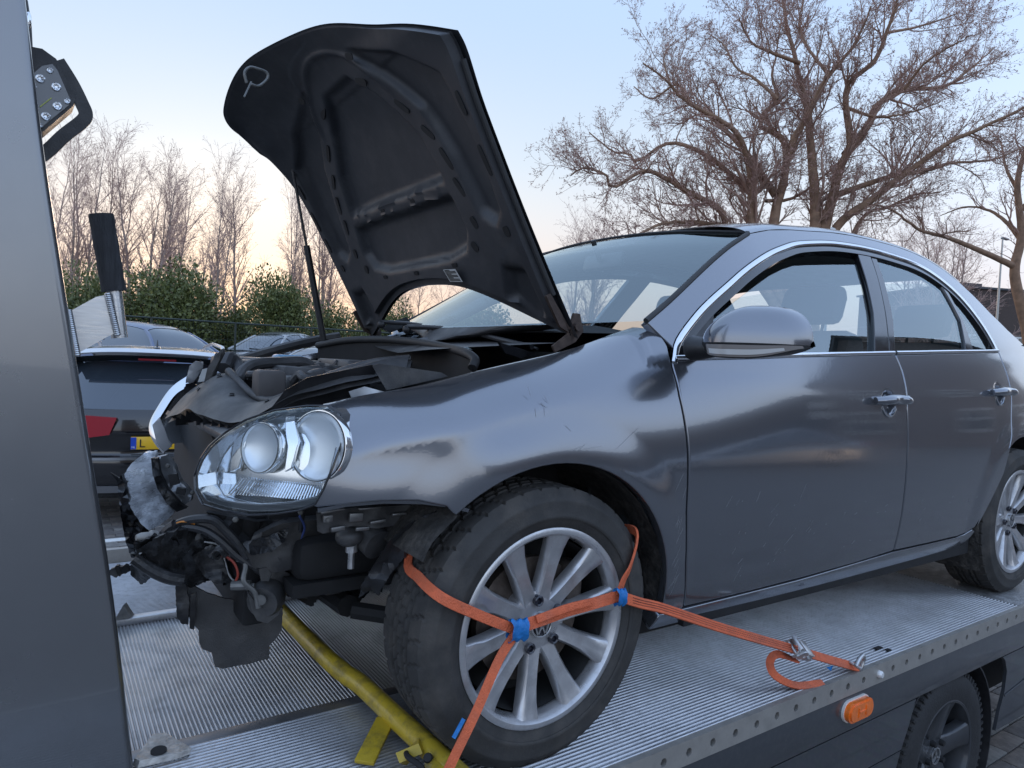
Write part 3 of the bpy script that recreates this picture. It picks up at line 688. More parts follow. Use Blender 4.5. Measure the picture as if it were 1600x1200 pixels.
SCR = mat('bare_scratch', (.26, .26, .265), .6)
b = MB(); rs = random.Random(5)
def scratch(x, z, ang, ln, w2):
    P = []
    for k in range(5):
        f = k/4-.5; xx, zz = x+math.cos(ang)*ln*f+rs.uniform(-1, 1)*.0006, z+math.sin(ang)*ln*f; p = fU(xx, zz); P.append(p+Vector((0, -.0004, 0)))
    b.tube(P, [.0001, w2, w2*.7, w2, .0001], 4, caps=False)
for k in range(30): scratch(rs.uniform(.50, 1.0), rs.uniform(.30, .56), math.radians(rs.gauss(50, 8)), rs.choice((.006, .01, .02, .045))*rs.uniform(.6, 1.3), rs.uniform(.0002, .0005))
for k in range(12): scratch(rs.uniform(.385, .42), rs.uniform(.33, .62), math.radians(rs.gauss(62, 12)), rs.uniform(.02, .07), .0004)
for k in range(5): scratch(rs.uniform(.02, .30), rs.uniform(.70, .76), math.radians(rs.gauss(10, 30)), rs.uniform(.02, .10), .0004)
for k in range(6): scratch(-.03+rs.gauss(0, .012), .81+rs.gauss(0, .02), math.radians(rs.gauss(90, 40)), rs.uniform(.01, .03), .0004)
for k in range(24): scratch(rs.uniform(1.0, 2.2), rs.uniform(.3, .5), math.radians(rs.gauss(40, 25)), rs.uniform(.006, .02), .0004)
tag(b.build('scratches', SCR, car, fix=False), kind='stuff')
# ------------------------------------------------------------------ recovery truck
DECKM = mat('deck_aluminium', (.55, .56, .58), .40, .72, var=.18, scale=8, rvar=.12, dirt=(.26, .255, .25), dscale=40, damt=.45)
RAILM = mat('rail_aluminium', (.40, .38, .35), .5, .6, var=.15, scale=30, rvar=.1, dirt=(.16, .14, .12), dscale=30, damt=.4)
TPAINT = mat('truck_paint', (.045, .049, .056), .35, .25, coat=.8, var=.06, scale=4, rvar=.06, dirt=(.14, .135, .12), dscale=60, damt=.15)
truck = tag(empty('recovery_truck', (.5, 0, -.80)), 'dark grey recovery truck with a ribbed aluminium flatbed deck', 'truck')
truck.location = (0, 0, 0)
GZ = -.80
def ribs_x(y0, y1, x0, x1, pitch, name):
    """ribs running along the deck"""
    prof = []; y = y0
    while y < y1-1e-6:
        prof += [(y, -.006), (y+pitch*.14, -.001), (y+pitch*.24, .0), (y+pitch*.42, .0), (y+pitch*.52, -.001), (y+pitch*.66, -.006)]; y += pitch
    prof.append((y1, -.006)); b = MB(); n = len(prof)
    b.add([(x0, q[0], q[1]) for q in prof]+[(x1, q[0], q[1]) for q in prof], [(i, i+1, n+i+1, n+i) for i in range(n-1)])
    return tag(b.build(name, DECKM, truck, angle=50), kind='stuff')
ribs_x(-.952, -.425, -1.6, 2.375, .0125, 'deck_ribs')
ribs_x(.455, 1.11, -1.6, 2.375, .0125, 'deck_ribs')
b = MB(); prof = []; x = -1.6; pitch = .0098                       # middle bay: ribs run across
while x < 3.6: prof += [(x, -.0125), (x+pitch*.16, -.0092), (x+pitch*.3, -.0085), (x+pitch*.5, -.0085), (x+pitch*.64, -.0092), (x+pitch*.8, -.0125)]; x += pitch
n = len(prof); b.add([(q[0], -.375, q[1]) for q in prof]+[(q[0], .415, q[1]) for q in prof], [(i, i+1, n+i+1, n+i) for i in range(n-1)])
tag(b.build('deck_ribs', mat('shaded_deck_aluminium', (.46, .47, .49), .38, .75, var=.2, scale=7, rvar=.12, dirt=(.16, .155, .15), dscale=14, damt=.5), truck, angle=50), kind='stuff')  # darker base and dirt paint the car's shade onto this bay
b = MB(); b.box((1.0, -.40, -.009), (5.2, .048, .012), bev=.002); b.build('deck_strip', mat('strip_alu', (.22, .22, .23), .42, .7, var=.15, rvar=.1), truck)
b = MB(); b.box((1.0, .435, -.001), (5.2, .038, .022), bev=.003); b.build('deck_strip', DECKM, truck)
b = MB(); b.box((1.0, .08, -.05), (5.2, 2.06, .06)); b.build('deck_base', mat('deck_base_metal', (.10, .10, .10), .6, .5), truck)
# smooth rear plate under the back wheel
b = MB(); b.add([(2.378, -.952, -.001), (3.6, -.952, -.001), (3.6, 1.11, -.001), (2.378, 1.11, -.001), (2.378, -.952, -.02), (2.378, 1.11, -.02)], [(0, 1, 2, 3), (0, 3, 5, 4)]); b.build('deck_plate', mat('worn_deck_plate', (.42, .42, .42), .48, .7, var=.2, scale=40, rvar=.15, bump=.25, bscale=150, dirt=(.10, .09, .08), dscale=30, damt=.35), truck)
# perforated side rail: outline with real holes
def rail_mesh(x0, x1):
    pts = []; edges = []; faces = []
    zt, zb = -.002, -.064
    outl = [(x0, zb), (x1, zb), (x1, zt), (x0, zt)]; pts += outl; edges += [(0, 1), (1, 2), (2, 3), (3, 0)]; faces.append([0, 1, 2, 3]); holes = []
    x = .733-.0882*int((.733-x0)/.0882)+.0
    while x < x1-.03:
        if x > x0+.03:
            k = len(pts); hp = [(x+.0105*math.cos(2*PI*i/14), -.033+.0105*math.sin(2*PI*i/14)) for i in range(14)]; pts += hp; edges += [(k+i, k+(i+1) % 14) for i in range(14)]; holes.append(hp)
        x += .0882
    r = delaunay_2d_cdt([Vector(q) for q in pts], edges, faces, 1, 1e-7); v2, f2 = r[0], r[2]
    hc = [(sum(q[0] for q in h)/14, -.033) for h in holes]
    f2 = [f for f in f2 if not any(math.hypot(sum(v2[i].x for i in f)/3-c[0], sum(v2[i].y for i in f)/3-c[1]) < .0098 for c in hc)]
    b = MB(); yo, yi = -.968, -.956
    b.add([(q.x, yo, q.y) for q in v2], f2)
    for h in holes: b.add([(q[0], yo, q[1]) for q in h]+[(q[0], yi+.004, q[1]) for q in h], [(i, (i+1) % 14, 14+(i+1) % 14, 14+i) for i in range(14)])
    b.add([(x0, yo, zt), (x1, yo, zt), (x1, yi+.006, zt+.0), (x0, yi+.006, zt)], [(0, 1, 2, 3)])
    b.add([(x0, yo, zb), (x1, yo, zb), (x1, yi, zb), (x0, yi, zb)], [(0, 1, 2, 3)])
    return b
rail_mesh(-1.6, 3.6).build('side_rail', RAILM, truck, smooth=False, fix=True)
b = MB(); b.box((1.0, -.945, -.040), (5.2, .008, .05)); b.build('rail_backing', VOID, truck)
b = MB(); b.box((1.0, 1.13, -.01), (5.2, .03, .13), bev=.003); b.build('side_rail', RAILM, truck)
b = MB(); SK = TPAINT
b.box((1.0, -.958, -.122), (5.2, .012, .112), bev=.003); b.build('skirt_panel', SK, truck)
b = MB(); y = -.962
b.plate([Vector((-1.6, y, -.182)), Vector((1.535, y, -.182)), Vector((1.50, y, -.26)), Vector((1.455, y, -.335)), Vector((-1.6, y, -.335))], Vector((0, .012, 0))); b.build('skirt_panel', SK, truck)
b = MB(); b.plate([Vector((-1.6, y, -.339)), Vector((1.452, y, -.339)), Vector((1.40, y, -.46)), Vector((1.37, y, -.60)), Vector((-1.6, y, -.60))], Vector((0, .012, 0))); b.build('skirt_panel', SK, truck)
b = MB(); b.plate([Vector((2.235, y, -.182)), Vector((3.7, y, -.182)), Vector((3.7, y, -.50)), Vector((2.215, y, -.475)), Vector((2.24, y, -.40)), Vector((2.275, y, -.33)), Vector((2.285, y, -.25)), Vector((2.26, y, -.20))], Vector((0, .012, 0))); b.build('skirt_panel', SK, truck)
b = MB(); b.sweep([(2.27, y-.002, -.345), (2.7, y-.002, -.30), (3.4, y-.002, -.285)], [(-.003, 0), (-.003, .003), (.003, .003), (.003, 0)], Vector((0, -1, 0))); b.build('skirt_crease', SK, truck)
b = MB(); b.box((.80, y-.003, -.29), (.34, .006, .06), bev=.006); b.build('skirt_recess', VOID, truck)
b = MB(); b.box((1.0, -.70, -.35), (5.0, .03, .40)); b.box((1.0, 0.2, -.16), (5.0, .25, .16)); b.build('chassis_beam', VOID, truck)
# wheel of the truck: wide five-spoke, dark
TW = (1.80, -.86, -.475)
tw = empty('truck_wheel', TW, truck)
TT = mat('truck_tyre', (.022, .022, .023), .75, var=.25, scale=20, bump=.2, bscale=120); TR = mat('truck_rim_paint', (.055, .058, .064), .38, .4, coat=.4, var=.1, rvar=.1)
b = MB(); h = .10
b.lathe([(.205, -h*.7), (.215, -h*.95), (.25, -h*1.04), (.285, -h*1.0), (.305, -h*.92), (.320, -h*.75), (.325, -h*.4), (.325, h*.4), (.318, h*.8), (.29, h), (.22, h)], (0, 0, 0), Vector((0, 1, 0)), 72)
for k in range(72):
    a = 2*PI*k/72; b.box((.312*math.cos(a), -h*.86, .312*math.sin(a)), (.022, .014, .010), Matrix.Rotation(-a, 3, 'Y'))
b.build('tyre', TT, tw)
b = MB(); b.lathe([(.218, -.085), (.219, -.094), (.213, -.097), (.206, -.094), (.200, -.07), (.195, .0), (.0, .0)], (0, 0, 0), Vector((0, 1, 0)), 64); b.lathe([(0, -.062), (.045, -.062), (.07, -.056), (.078, -.04)], (0, 0, 0), Vector((0, 1, 0)), 32); b.build('rim', TR, tw)
b = MB(); st = [(.05, .045, -.058), (.09, .040, -.066), (.13, .038, -.074), (.17, .042, -.083), (.203, .050, -.092)]; rows = [[(-a*1.02, y_+.04), (-a, y_+.008), (-a*.8, y_), (a*.8, y_), (a, y_+.008), (a*1.02, y_+.04)] for r_, a, y_ in st]
b.add([(q[0], q[1], st[i][0]) for i, R_ in enumerate(rows) for q in R_], [(i*6+k, i*6+k+1, (i+1)*6+k+1, (i+1)*6+k) for i in range(4) for k in range(5)]); TSP = b.mesh('spoke', angle=45)
for k in range(5): o = link('spoke', TSP, TR, tw); o.rotation_euler = (0, .12+k*2*PI/5, 0)
b = MB(); b.lathe([(0, -.075), (.010, -.075), (.012, -.06), (.012, -.05)], (0, 0, 0), Vector((0, 1, 0)), 12); TB = b.mesh('lug')
for k in range(5): o = link('wheel_bolt', TB, VOID, tw); a = .75+k*2*PI/5; o.location = (.056*math.cos(a), 0, .056*math.sin(a))
b = MB(); c = Vector((0, -.064, 0)); b.lathe([(.027, -.001), (.027, .004), (.031, .004), (.031, -.001)], c, Vector((0, -1, 0)), 32)
for k in range(3):
    a = PI/2+k*2*PI/3; d = Vector((math.cos(a), 0, math.sin(a))); n_ = Vector((-d.z, 0, d.x)); b.prism([c+n_*.0055, c+d*.028, c-n_*.0055], Vector((0, -.004, 0)))
b.build('badge', STEEL, tw)
b = MB(); P = [Vector((1.80+.375*math.cos(a), -.85, -.475+.375*math.sin(a))) for a in [math.radians(q) for q in range(150, -35, -8)]]; b.sweep(P, [(-.11, 0), (-.11, .006), (.11, .006), (.11, 0)], [Vector((p.x-1.80, 0, p.z+.475)) for p in P]); b.build('mudguard', BLACKPL, truck)
# marker lamp, rail bolt
AMB = mat('amber_lens', (.85, .17, .015), .25, coat=.8, var=.15, scale=40)
ml = empty('marker_lamp', (1.138, -.965, -.112), truck)
def pill(w2, h2, y0, y1): 
    P = [Vector((math.copysign(w2-h2, math.cos(a))+h2*math.cos(a), y0, h2*math.sin(a))) for a in [2*PI*k/32+.01 for k in range(32)]]; return P, Vector((0, y1-y0, 0))
b = MB(); b.prism(*pill(.074, .034, .002, -.006)); b.build('lamp_base', mat('white_gasket', (.7, .68, .64), .5), ml)
b = MB(); b.prism(*pill(.070, .030, -.006, -.020)); b.prism(*pill(.062, .024, -.020, -.025)); b.build('lamp_lens', AMB, ml)
b = MB(); b.box((-.02, -.026, 0), (.004, .003, .03)); b.box((.02, -.026, 0), (.004, .003, .03)); b.box((0, -.026, 0), (.04, .003, .004)); b.build('lens_ribs', AMB, ml)
b = MB(); b.lathe([(0, .014), (.009, .013), (.012, .008), (.012, 0)], (1.262, -.968, -.033), Vector((0, -1, 0)), 14); b.build('rail_bolt', mat('white_cap', (.75, .75, .74), .3, .3), truck)
b = MB(); b.box(at(1372, 1013, Z=0.0), (.035, .016, .006)); b.box(at(1378, 1016, Z=0)+Vector((.02, -.01, 0)), (.02, .014, .006)); b.build('deck_slot', VOID, truck)
# headboard post, leaning towards the cab
POSTM = mat('post_paint', (.225, .228, .236), .26, .75, coat=1.0, rvar=.02, dirt=(.20, .19, .175), dscale=2.2, damt=.06)
ed = [(-.764+.0, .0), (-.809, .365), (-.855, .663), (-.898, .934), (-.945, 1.237), (-.979, 1.505), (-1.02, 1.85), (-1.06, 2.2)]
edc = catmull([(a, 0, c_) for a, c_ in ed], 5)
b = MB(); n = len(edc); rows = []
for p in edc:
    r_ = .014; yb = -.50
    rows.append([(-1.75, yb, p.z), (p.x-r_, yb, p.z), (p.x-r_*.62, yb+r_*.08, p.z), (p.x-r_*.29, yb+r_*.29, p.z), (p.x-r_*.08, yb+r_*.62, p.z), (p.x, yb+r_, p.z), (p.x, yb+.06, p.z), (-1.75, yb+.06, p.z)])
b.add([q for R_ in rows for q in R_], [(i*8+k, i*8+k+1, (i+1)*8+k+1, (i+1)*8+k) for i in range(n-1) for k in range(7)]); b.build('headboard_post', POSTM, truck, angle=50)
# welded bracket with foam-covered grab bar
BALU = mat('brushed_aluminium', (.62, .62, .62), .32, .9, var=.1, scale=30, rvar=.08, stretch=(1, 1, 12)); 
b = MB(); b.plate([at(x, y, Y=-.40) for x, y in ((106, 488), (150, 464), (168, 460), (186, 518), (168, 526), (122, 552))], Vector((.0, .012, 0))); b.build('grab_bracket', BALU, truck)
g0, g1, g2 = at(158, 335, Y=-.38), at(178, 455, Y=-.38), at(187, 528, Y=-.38)
b = MB(); b.tube([g1, g2], .0155, 20); b.build('grab_bar', BALU, truck)
FOAM = mat('foam_sleeve', (.035, .036, .04), .85, var=.5, scale=10, bump=.5, bscale=60, stretch=(6, 6, .6))
b = MB(); P = [g0.lerp(g1, k/12) for k in range(13)]; b.tube(P, [.0232+.0006*math.sin(k*1.7) for k in range(13)], 20); b.build('foam_sleeve', FOAM, truck, angle=50)
b = MB()
def weld(A, B, r_, k_):
    for k in range(k_):
        p = A.lerp(B, (k+.5)/k_); d = (B-A).normalized(); b.lathe([(r_*1.15, -r_*.3), (r_*1.25, 0), (r_*1.1, r_*.35), (r_*.6, r_*.5)], p, d, 10)
weld(at(106, 484, Y=-.47), at(120, 556, Y=-.47), .0062, 24); weld(at(168, 458, Y=-.405), at(184, 524, Y=-.405), .0055, 22); tag(b.build('weld_bead', BALU, truck), kind='stuff')
# lashing lug at the foot of the post
LUGM = mat('lug_steel', (.42, .41, .39), .5, .6, var=.3, scale=50, rvar=.15, bump=.3, bscale=60)
c = [at(208, 1190, Z=.0), at(238, 1158, Z=.0), at(256, 1157, Z=.0), at(298, 1180, Z=.0)]
b = MB(); pts = [(207, 1196), (236, 1157), (256, 1155), (296, 1179), (276, 1186), (215, 1200)]; P = [at(x, y, Z=.015) for x, y in pts]; b.plate(P, Vector((.004, .004, .012))); b.build('lashing_lug', LUGM, truck)
b = MB(); cc = at(248, 1173, Z=.029); b.lathe([(0, .0015), (.016, .0015), (.016, -.004)], cc, Vector((0, -.1, 1)), 20); b.build('lug_hole', VOID, truck)
b = MB()
for k in range(12): b.sphere(at(214+7*k, 1199-1.6*k, Z=.01), (.007, .006, .004), 8, 5)
tag(b.build('weld_bead', BALU, truck), kind='stuff')
# far side board and plate beyond the middle bay
b = MB(); b.plate([at(175, 975, Z=.0), at(193, 945, Z=.06), at(208, 968, Z=.0)], Vector((.01, .02, 0))); b.build('corner_gusset', LUGM, truck)
# work lamp on the post
wl = tag(empty('work_lamp', tuple(at(90, 160, Y=-.36))), 'black square LED work lamp on the grey headboard post', 'work lamp')
wl.location = (0, 0, 0)
YL = -.34
def wlp(x, y, d=0): return at(x, y, Y=YL+d)
b = MB(); P = [wlp(x, y) for x, y in ((30, 95), (50, 73), (66, 76), (88, 92), (118, 155), (114, 166), (66, 207), (40, 190))]; b.prism(P, Vector((.0, .05, 0))); b.build('lamp_housing', BLACKPL, wl, angle=30)
b = MB(); P = [wlp(x, y, -.003) for x, y in ((48, 118), (66, 103), (82, 100), (90, 110), (111, 158), (108, 164), (66, 198), (56, 196))]; b.prism(P, Vector((0, .004, 0))); b.build('lamp_glass', mat('lamp_face', (.10, .10, .105), .2, .1, coat=1), wl)
LED = mat('led_optic', (.75, .76, .78), .18, .85, var=.3, scale=150)
for x, y, r_ in ((63, 123, .0085), (88, 136, .0085), (90, 166, .0085), (72, 182, .0085), (78, 110, .006), (105, 158, .006), (64, 196, .005), (52, 136, .006)):
    b = MB(); c = wlp(x, y, -.004); b.lathe([(0, .0005), (r_*.4, .002), (r_*.8, .0025), (r_, .001), (r_, -.002)], c, Vector((0, -1, 0)), 16)
    for k in range(6): b.sphere(c+Vector((r_*.5*math.cos(k), -.002, r_*.5*math.sin(k))), r_*.2, 6, 4)
    b.build('led', LED, wl)
b = MB(); b.prism([wlp(x, y, -.005) for x, y in ((62, 166), (80, 152), (81, 153.5), (63, 167.5))], Vector((0, .001, 0))); b.build('lamp_stripe', mat('lime_print', (.55, .60, .15), .5), wl)
b = MB(); P = [wlp(x, y, .012) for x, y in ((70, 240), (66, 246), (48, 250))]; b.sweep(catmull([wlp(x, y, .015) for x, y in ((40, 258), (72, 238), (100, 212), (128, 190), (134, 178), (127, 160), (112, 130), (90, 95))], 5), [(-.013, -.003), (-.013, .003), (.013, .003), (.013, -.003)], Vector((0, -1, 0))); b.build('lamp_bracket', BLACKPL, wl, angle=40)
b = MB(); b.tube([wlp(38, 0, .03), wlp(44, 40, .03), wlp(46, 80, .03)], .006, 8); b.build('lamp_cable', BLACKPL, wl)
b = MB(); b.sphere(wlp(44, 32, .02), (.006, .006, .018)); b.build('lamp_clip', CHROME, wl)

# ------------------------------------------------------------------ wheel chock bar, straps, ratchet
YEL = mat('chock_yellow', (.54, .385, .03), .45, coat=.3, var=.22, scale=9, rvar=.15, bump=.2, bscale=60, dirt=(.06, .055, .05), dscale=16, damt=.7)
bar = tag(empty('wheel_stop_bar', (-.24, -.4, 0)), 'scuffed yellow steel bar lying across the deck against the front tyre', 'wheel stop'); bar.location = (0, 0, 0)
pth = catmull([(-.300, .32, .062), (-.290, .0, .062), (-.283, -.20, .062), (-.276, -.30, .060), (-.262, -.36, .052), (-.248, -.42, .050), (-.243, -.50, .050), (-.238, -.62, .050), (-.232, -.75, .052), (-.226, -.88, .052), (-.22, -.95, .052)], 6)
b = MB(); b.tube(pth, .0245, 20, flat=1.0); b.build('bar', YEL, bar, angle=60)
b = MB(); b.box((-.300, -.645, .026), (.135, .045, .010), Matrix.Rotation(.80, 3, 'Z')@Matrix.Rotation(-.22, 3, 'Y'), bev=.002); b.build('foot_plate', YEL, bar)
b = MB(); b.prism([Vector(p) for p in ((-.275, -.735, .03), (-.30, -.75, .05), (-.262, -.78, .075), (-.25, -.76, .075))], Vector((.0, -.02, -.012))); b.prism([Vector(p) for p in ((-.27, -.80, .02), (-.31, -.81, .03), (-.265, -.87, .055), (-.24, -.86, .05))], Vector((0, -.01, -.012))); b.box((-.24, -.86, .035), (.05, .10, .06), bev=.008); b.build('latch', YEL, bar)
b = MB(); b.lathe([(0, .010), (.008, .010), (.010, .004), (.010, -.01)], (-.262, -.825, .066), Vector((-.5, -.6, .6)), 12); b.tube(catmull([(-.285, -.77, .055), (-.295, -.80, .065), (-.28, -.83, .055), (-.27, -.84, .03)], 4), .006, 8); b.lathe([(0, .016), (.02, .016), (.028, .008), (.028, 0)], (-.29, -.86, .0), Vector((0, 0, 1)), 20); b.build('latch_bolt', VOID, bar)
ORG = mat('orange_webbing', (.68, .14, .055), .75, var=.16, scale=60, bump=.5, bscale=260, dirt=(.20, .11, .085), dscale=7, damt=.45)
STI = mat('dark_stitching', (.16, .04, .03), .8); BLU = mat('blue_sleeve', (.012, .17, .48), .5, var=.2, scale=40, bump=.4, bscale=90)
def strap(name, pts, nrm, wid, parent, th=.0025, n=6, twist=None):
    P = catmull(pts, n); N_ = []
    m_ = len(nrm); nv = [Vector(q) for q in nrm]
    for i in range(len(P)):
        k = i/(len(P)-1)*(m_-1); j = min(int(k), m_-2); N_.append(nv[j].lerp(nv[j+1], k-j))
    b = MB(); w2 = wid/2; b.sweep(P, [(-w2, -th), (-w2, th), (-w2*.55, th*1.35), (0, th*1.1), (w2*.55, th*1.35), (w2, th), (w2, -th), (0, -th*.8)], N_); return b.build(name, ORG, parent, angle=70), P, N_
lash = tag(empty('lashing_strap', (0, 0, 0)), 'orange webbing strap looped round the front wheel with blue sleeves and a ratchet', 'strap')
def oncyl(x, y, r_):
    v = FW+(x-800)/FPX*RT-(y-600)/FPX*UP; ox, oz = CAM[0], CAM[2]-.307; a_ = v[0]**2+v[2]**2; b_ = 2*(ox*v[0]+oz*v[2]); c_ = ox*ox+oz*oz-r_*r_; D_ = b_*b_-4*a_*c_
    t = (-b_-math.sqrt(max(0, D_)))/(2*a_); return Vector(CAM+t*v)
s1, s2 = at(803, 983, Y=-.892), at(966, 931, Y=-.892)
# over the tread, front
strap('webbing', [(-.06, -.66, .63), (-.19, -.665, .572), oncyl(638, 872, .3215), oncyl(655, 903, .3215), at(690, 934, Y=-.884), at(745, 960, Y=-.892), s1], [(-.5, 0, .8), (-.9, -.1, .5), (-1, -.3, .2), (-.5, -.8, .3), (-.2, -1, .3), (0, -1, .4), (0, -1, .1)], .0215, lash)
strap('webbing', [s1, at(835, 972, Y=-.900), at(885, 955, Y=-.900), at(930, 942, Y=-.898), s2], [(0, -1, .2), (0, -.9, .5), (0, -1, -.1), (0, -.9, .4), (0, -1, .1)], .0255, lash)
strap('webbing', [at(838, 968, Y=-.905), at(885, 950, Y=-.908), at(925, 940, Y=-.903)], [(0, -.9, .5), (0, -1, .3), (0, -1, .2)], .016, lash)
strap('webbing', [s2, at(974, 907, Y=-.890), at(986, 882, Y=-.888), (.262, -.868, .492), (.275, -.80, .490), (.285, -.68, .47)], [(.2, -1, 0), (.5, -.9, 0), (.8, -.6, 0), (1, -.3, .2), (1, 0, .3)], .0215, lash)
anch = Vector((1.150, -.968, .02))
A0, A1 = at(1040, 952, Y=-.905), at(1232, 1012, Y=-.93)
w_, Pm, Nm = strap('webbing', [s2, at(1000, 942, Y=-.897), A0, at(1130, 982, Y=-.915), A1, at(1262, 1020, Y=-.935)], [(0, -1, .3), (0, -.9, .6), (0, -.85, .6), (0, -.8, .6), (0, -.8, .6)], .0255, lash)
strap('webbing', [at(1266, 1022, Y=-.936), at(1300, 1032, Y=-.945), at(1340, 1043, Y=-.955)], [(0, -.8, .6), (0, -.8, .6)], .0255, lash)
strap('webbing', [at(1245, 1032, Y=-.92), at(1215, 1022, Y=-.915), at(1203, 1035, Y=-.91), at(1212, 1056, Y=-.925), at(1245, 1071, Y=-.94), at(1286, 1067, Y=-.955)], [(0, -.3, 1), (-.8, -.3, .5), (-1, -.4, 0), (-.5, -.7, .4), (0, -.6, .8), (0, -.5, .9)], .0215, lash)
lo_end = Vector((-.215, -.90, .03))
strap('webbing', [s1+Vector((0, -.004, -.01)), at(780, 1030, Y=-.900), at(745, 1110, Y=-.915), at(712, 1178, Y=-.925), at(690, 1225, Y=-.93)], [(-.3, -1, .1), (-.6, -.8, .1), (-.6, -.8, .2), (-.5, -.8, .2), (-.4, -.8, .2)], .019, lash)
for i in range(0, len(Pm)-2, 1):
    pass
b = MB()                                                        # stitch rows on the long run
for i in range(4, len(Pm)-1):
    A, B = Pm[i], Pm[min(i+1, len(Pm)-1)]; d = (B-A); nn = Nm[i].normalized(); a = d.normalized().cross(nn)
    for k in range(7):
        p = A+d*(k/7)
        for q in (-.006, 0, .006): b.box(p+a*q+nn*.0036, (.0035, .0014, .0006), Matrix((d.normalized(), a, nn)).transposed())
tag(b.build('stitching', STI, lash, smooth=False, fix=False), kind='stuff')
def sleeve(c, dx, w2, h2, tilt):
    b = MB(); R = Matrix.Rotation(tilt, 3, 'Y')
    def fn(u, v):
        a = 2*PI*u; k = .5+.5*abs(2*v-1)**3; return c+R@Vector(((v-.5)*w2+.002*math.sin(a*5), -.005+(.012+.002*math.sin(a*3+v*7))*math.sin(a), (h2*(.86+.14*k)+.0025*math.sin(v*14+a*2))*math.cos(a)))
    b.grid(fn, 32, 16); b.build('sleeve', BLU, lash, angle=70)
sleeve(s1+Vector((.004, -.004, 0)), 0, .042, .024, .10); sleeve(s2+Vector((-.004, -.004, 0)), 0, .028, .020, .15)
strapb = at(725, 1140, Y=-.91); b = MB(); b.sweep([at(732, 1120, Y=-.915)+Vector((-.012, -.002, 0)), at(716, 1150, Y=-.918)+Vector((-.012, -.002, 0))], [(-.004, -.001), (-.004, .001), (.004, .001), (.004, -.001)], Vector((-.4, -.9, .1))); b.build('blue_tag', BLU, lash)
b = MB(); q_ = at(1292, 1043, Y=-.945); b.prism([q_, q_+Vector((.03, -.002, .0)), q_+Vector((.02, -.002, -.014))], Vector((0, .002, 0))); b.build('blue_tag', BLU, lash)
# ratchet buckle
b = MB(); rc = at(1246, 1017, Y=-.93); dirS = (anch-A0).normalized(); Rr = Matrix.Rotation(-math.atan2(dirS.z, dirS.x), 3, 'Y')@Matrix.Rotation(.62, 3, 'X')
for s in (-1, 1): b.box(rc+Rr@Vector((0, .021*s, .006)), (.085, .003, .028), Rr, bev=.001); b.lathe([(.0, .002), (.017, .002), (.017, -.002), (0, -.002)], rc+Rr@Vector((-.012, .024*s, .010)), Rr@Vector((0, 1, 0)), 14)
b.box(rc+Rr@Vector((.026, 0, .018)), (.030, .05, .003), Rr, bev=.001); b.box(rc+Rr@Vector((-.03, 0, .026)), (.028, .045, .010), Rr@Matrix.Rotation(.3, 3, 'Y'), bev=.002)
for k in range(3): b.tube([rc+Rr@Vector((-.03+.03*k, -.027, .004)), rc+Rr@Vector((-.03+.03*k, .027, .004))], .006, 10)
b.build('ratchet', STEEL, lash)
b = MB(); b.tube(catmull([anch+Vector((-.035, -.004, .004)), anch+Vector((-.012, -.002, .022)), anch+Vector((.010, 0, .026)), anch+Vector((.022, .004, .010)), anch+Vector((.014, .006, -.014))], 5), .0065, 10); b.tube([anch+Vector((-.03, -.02, .0)), anch+Vector((-.03, .018, .008))], .005, 8); b.build('hook', STEEL, lash)
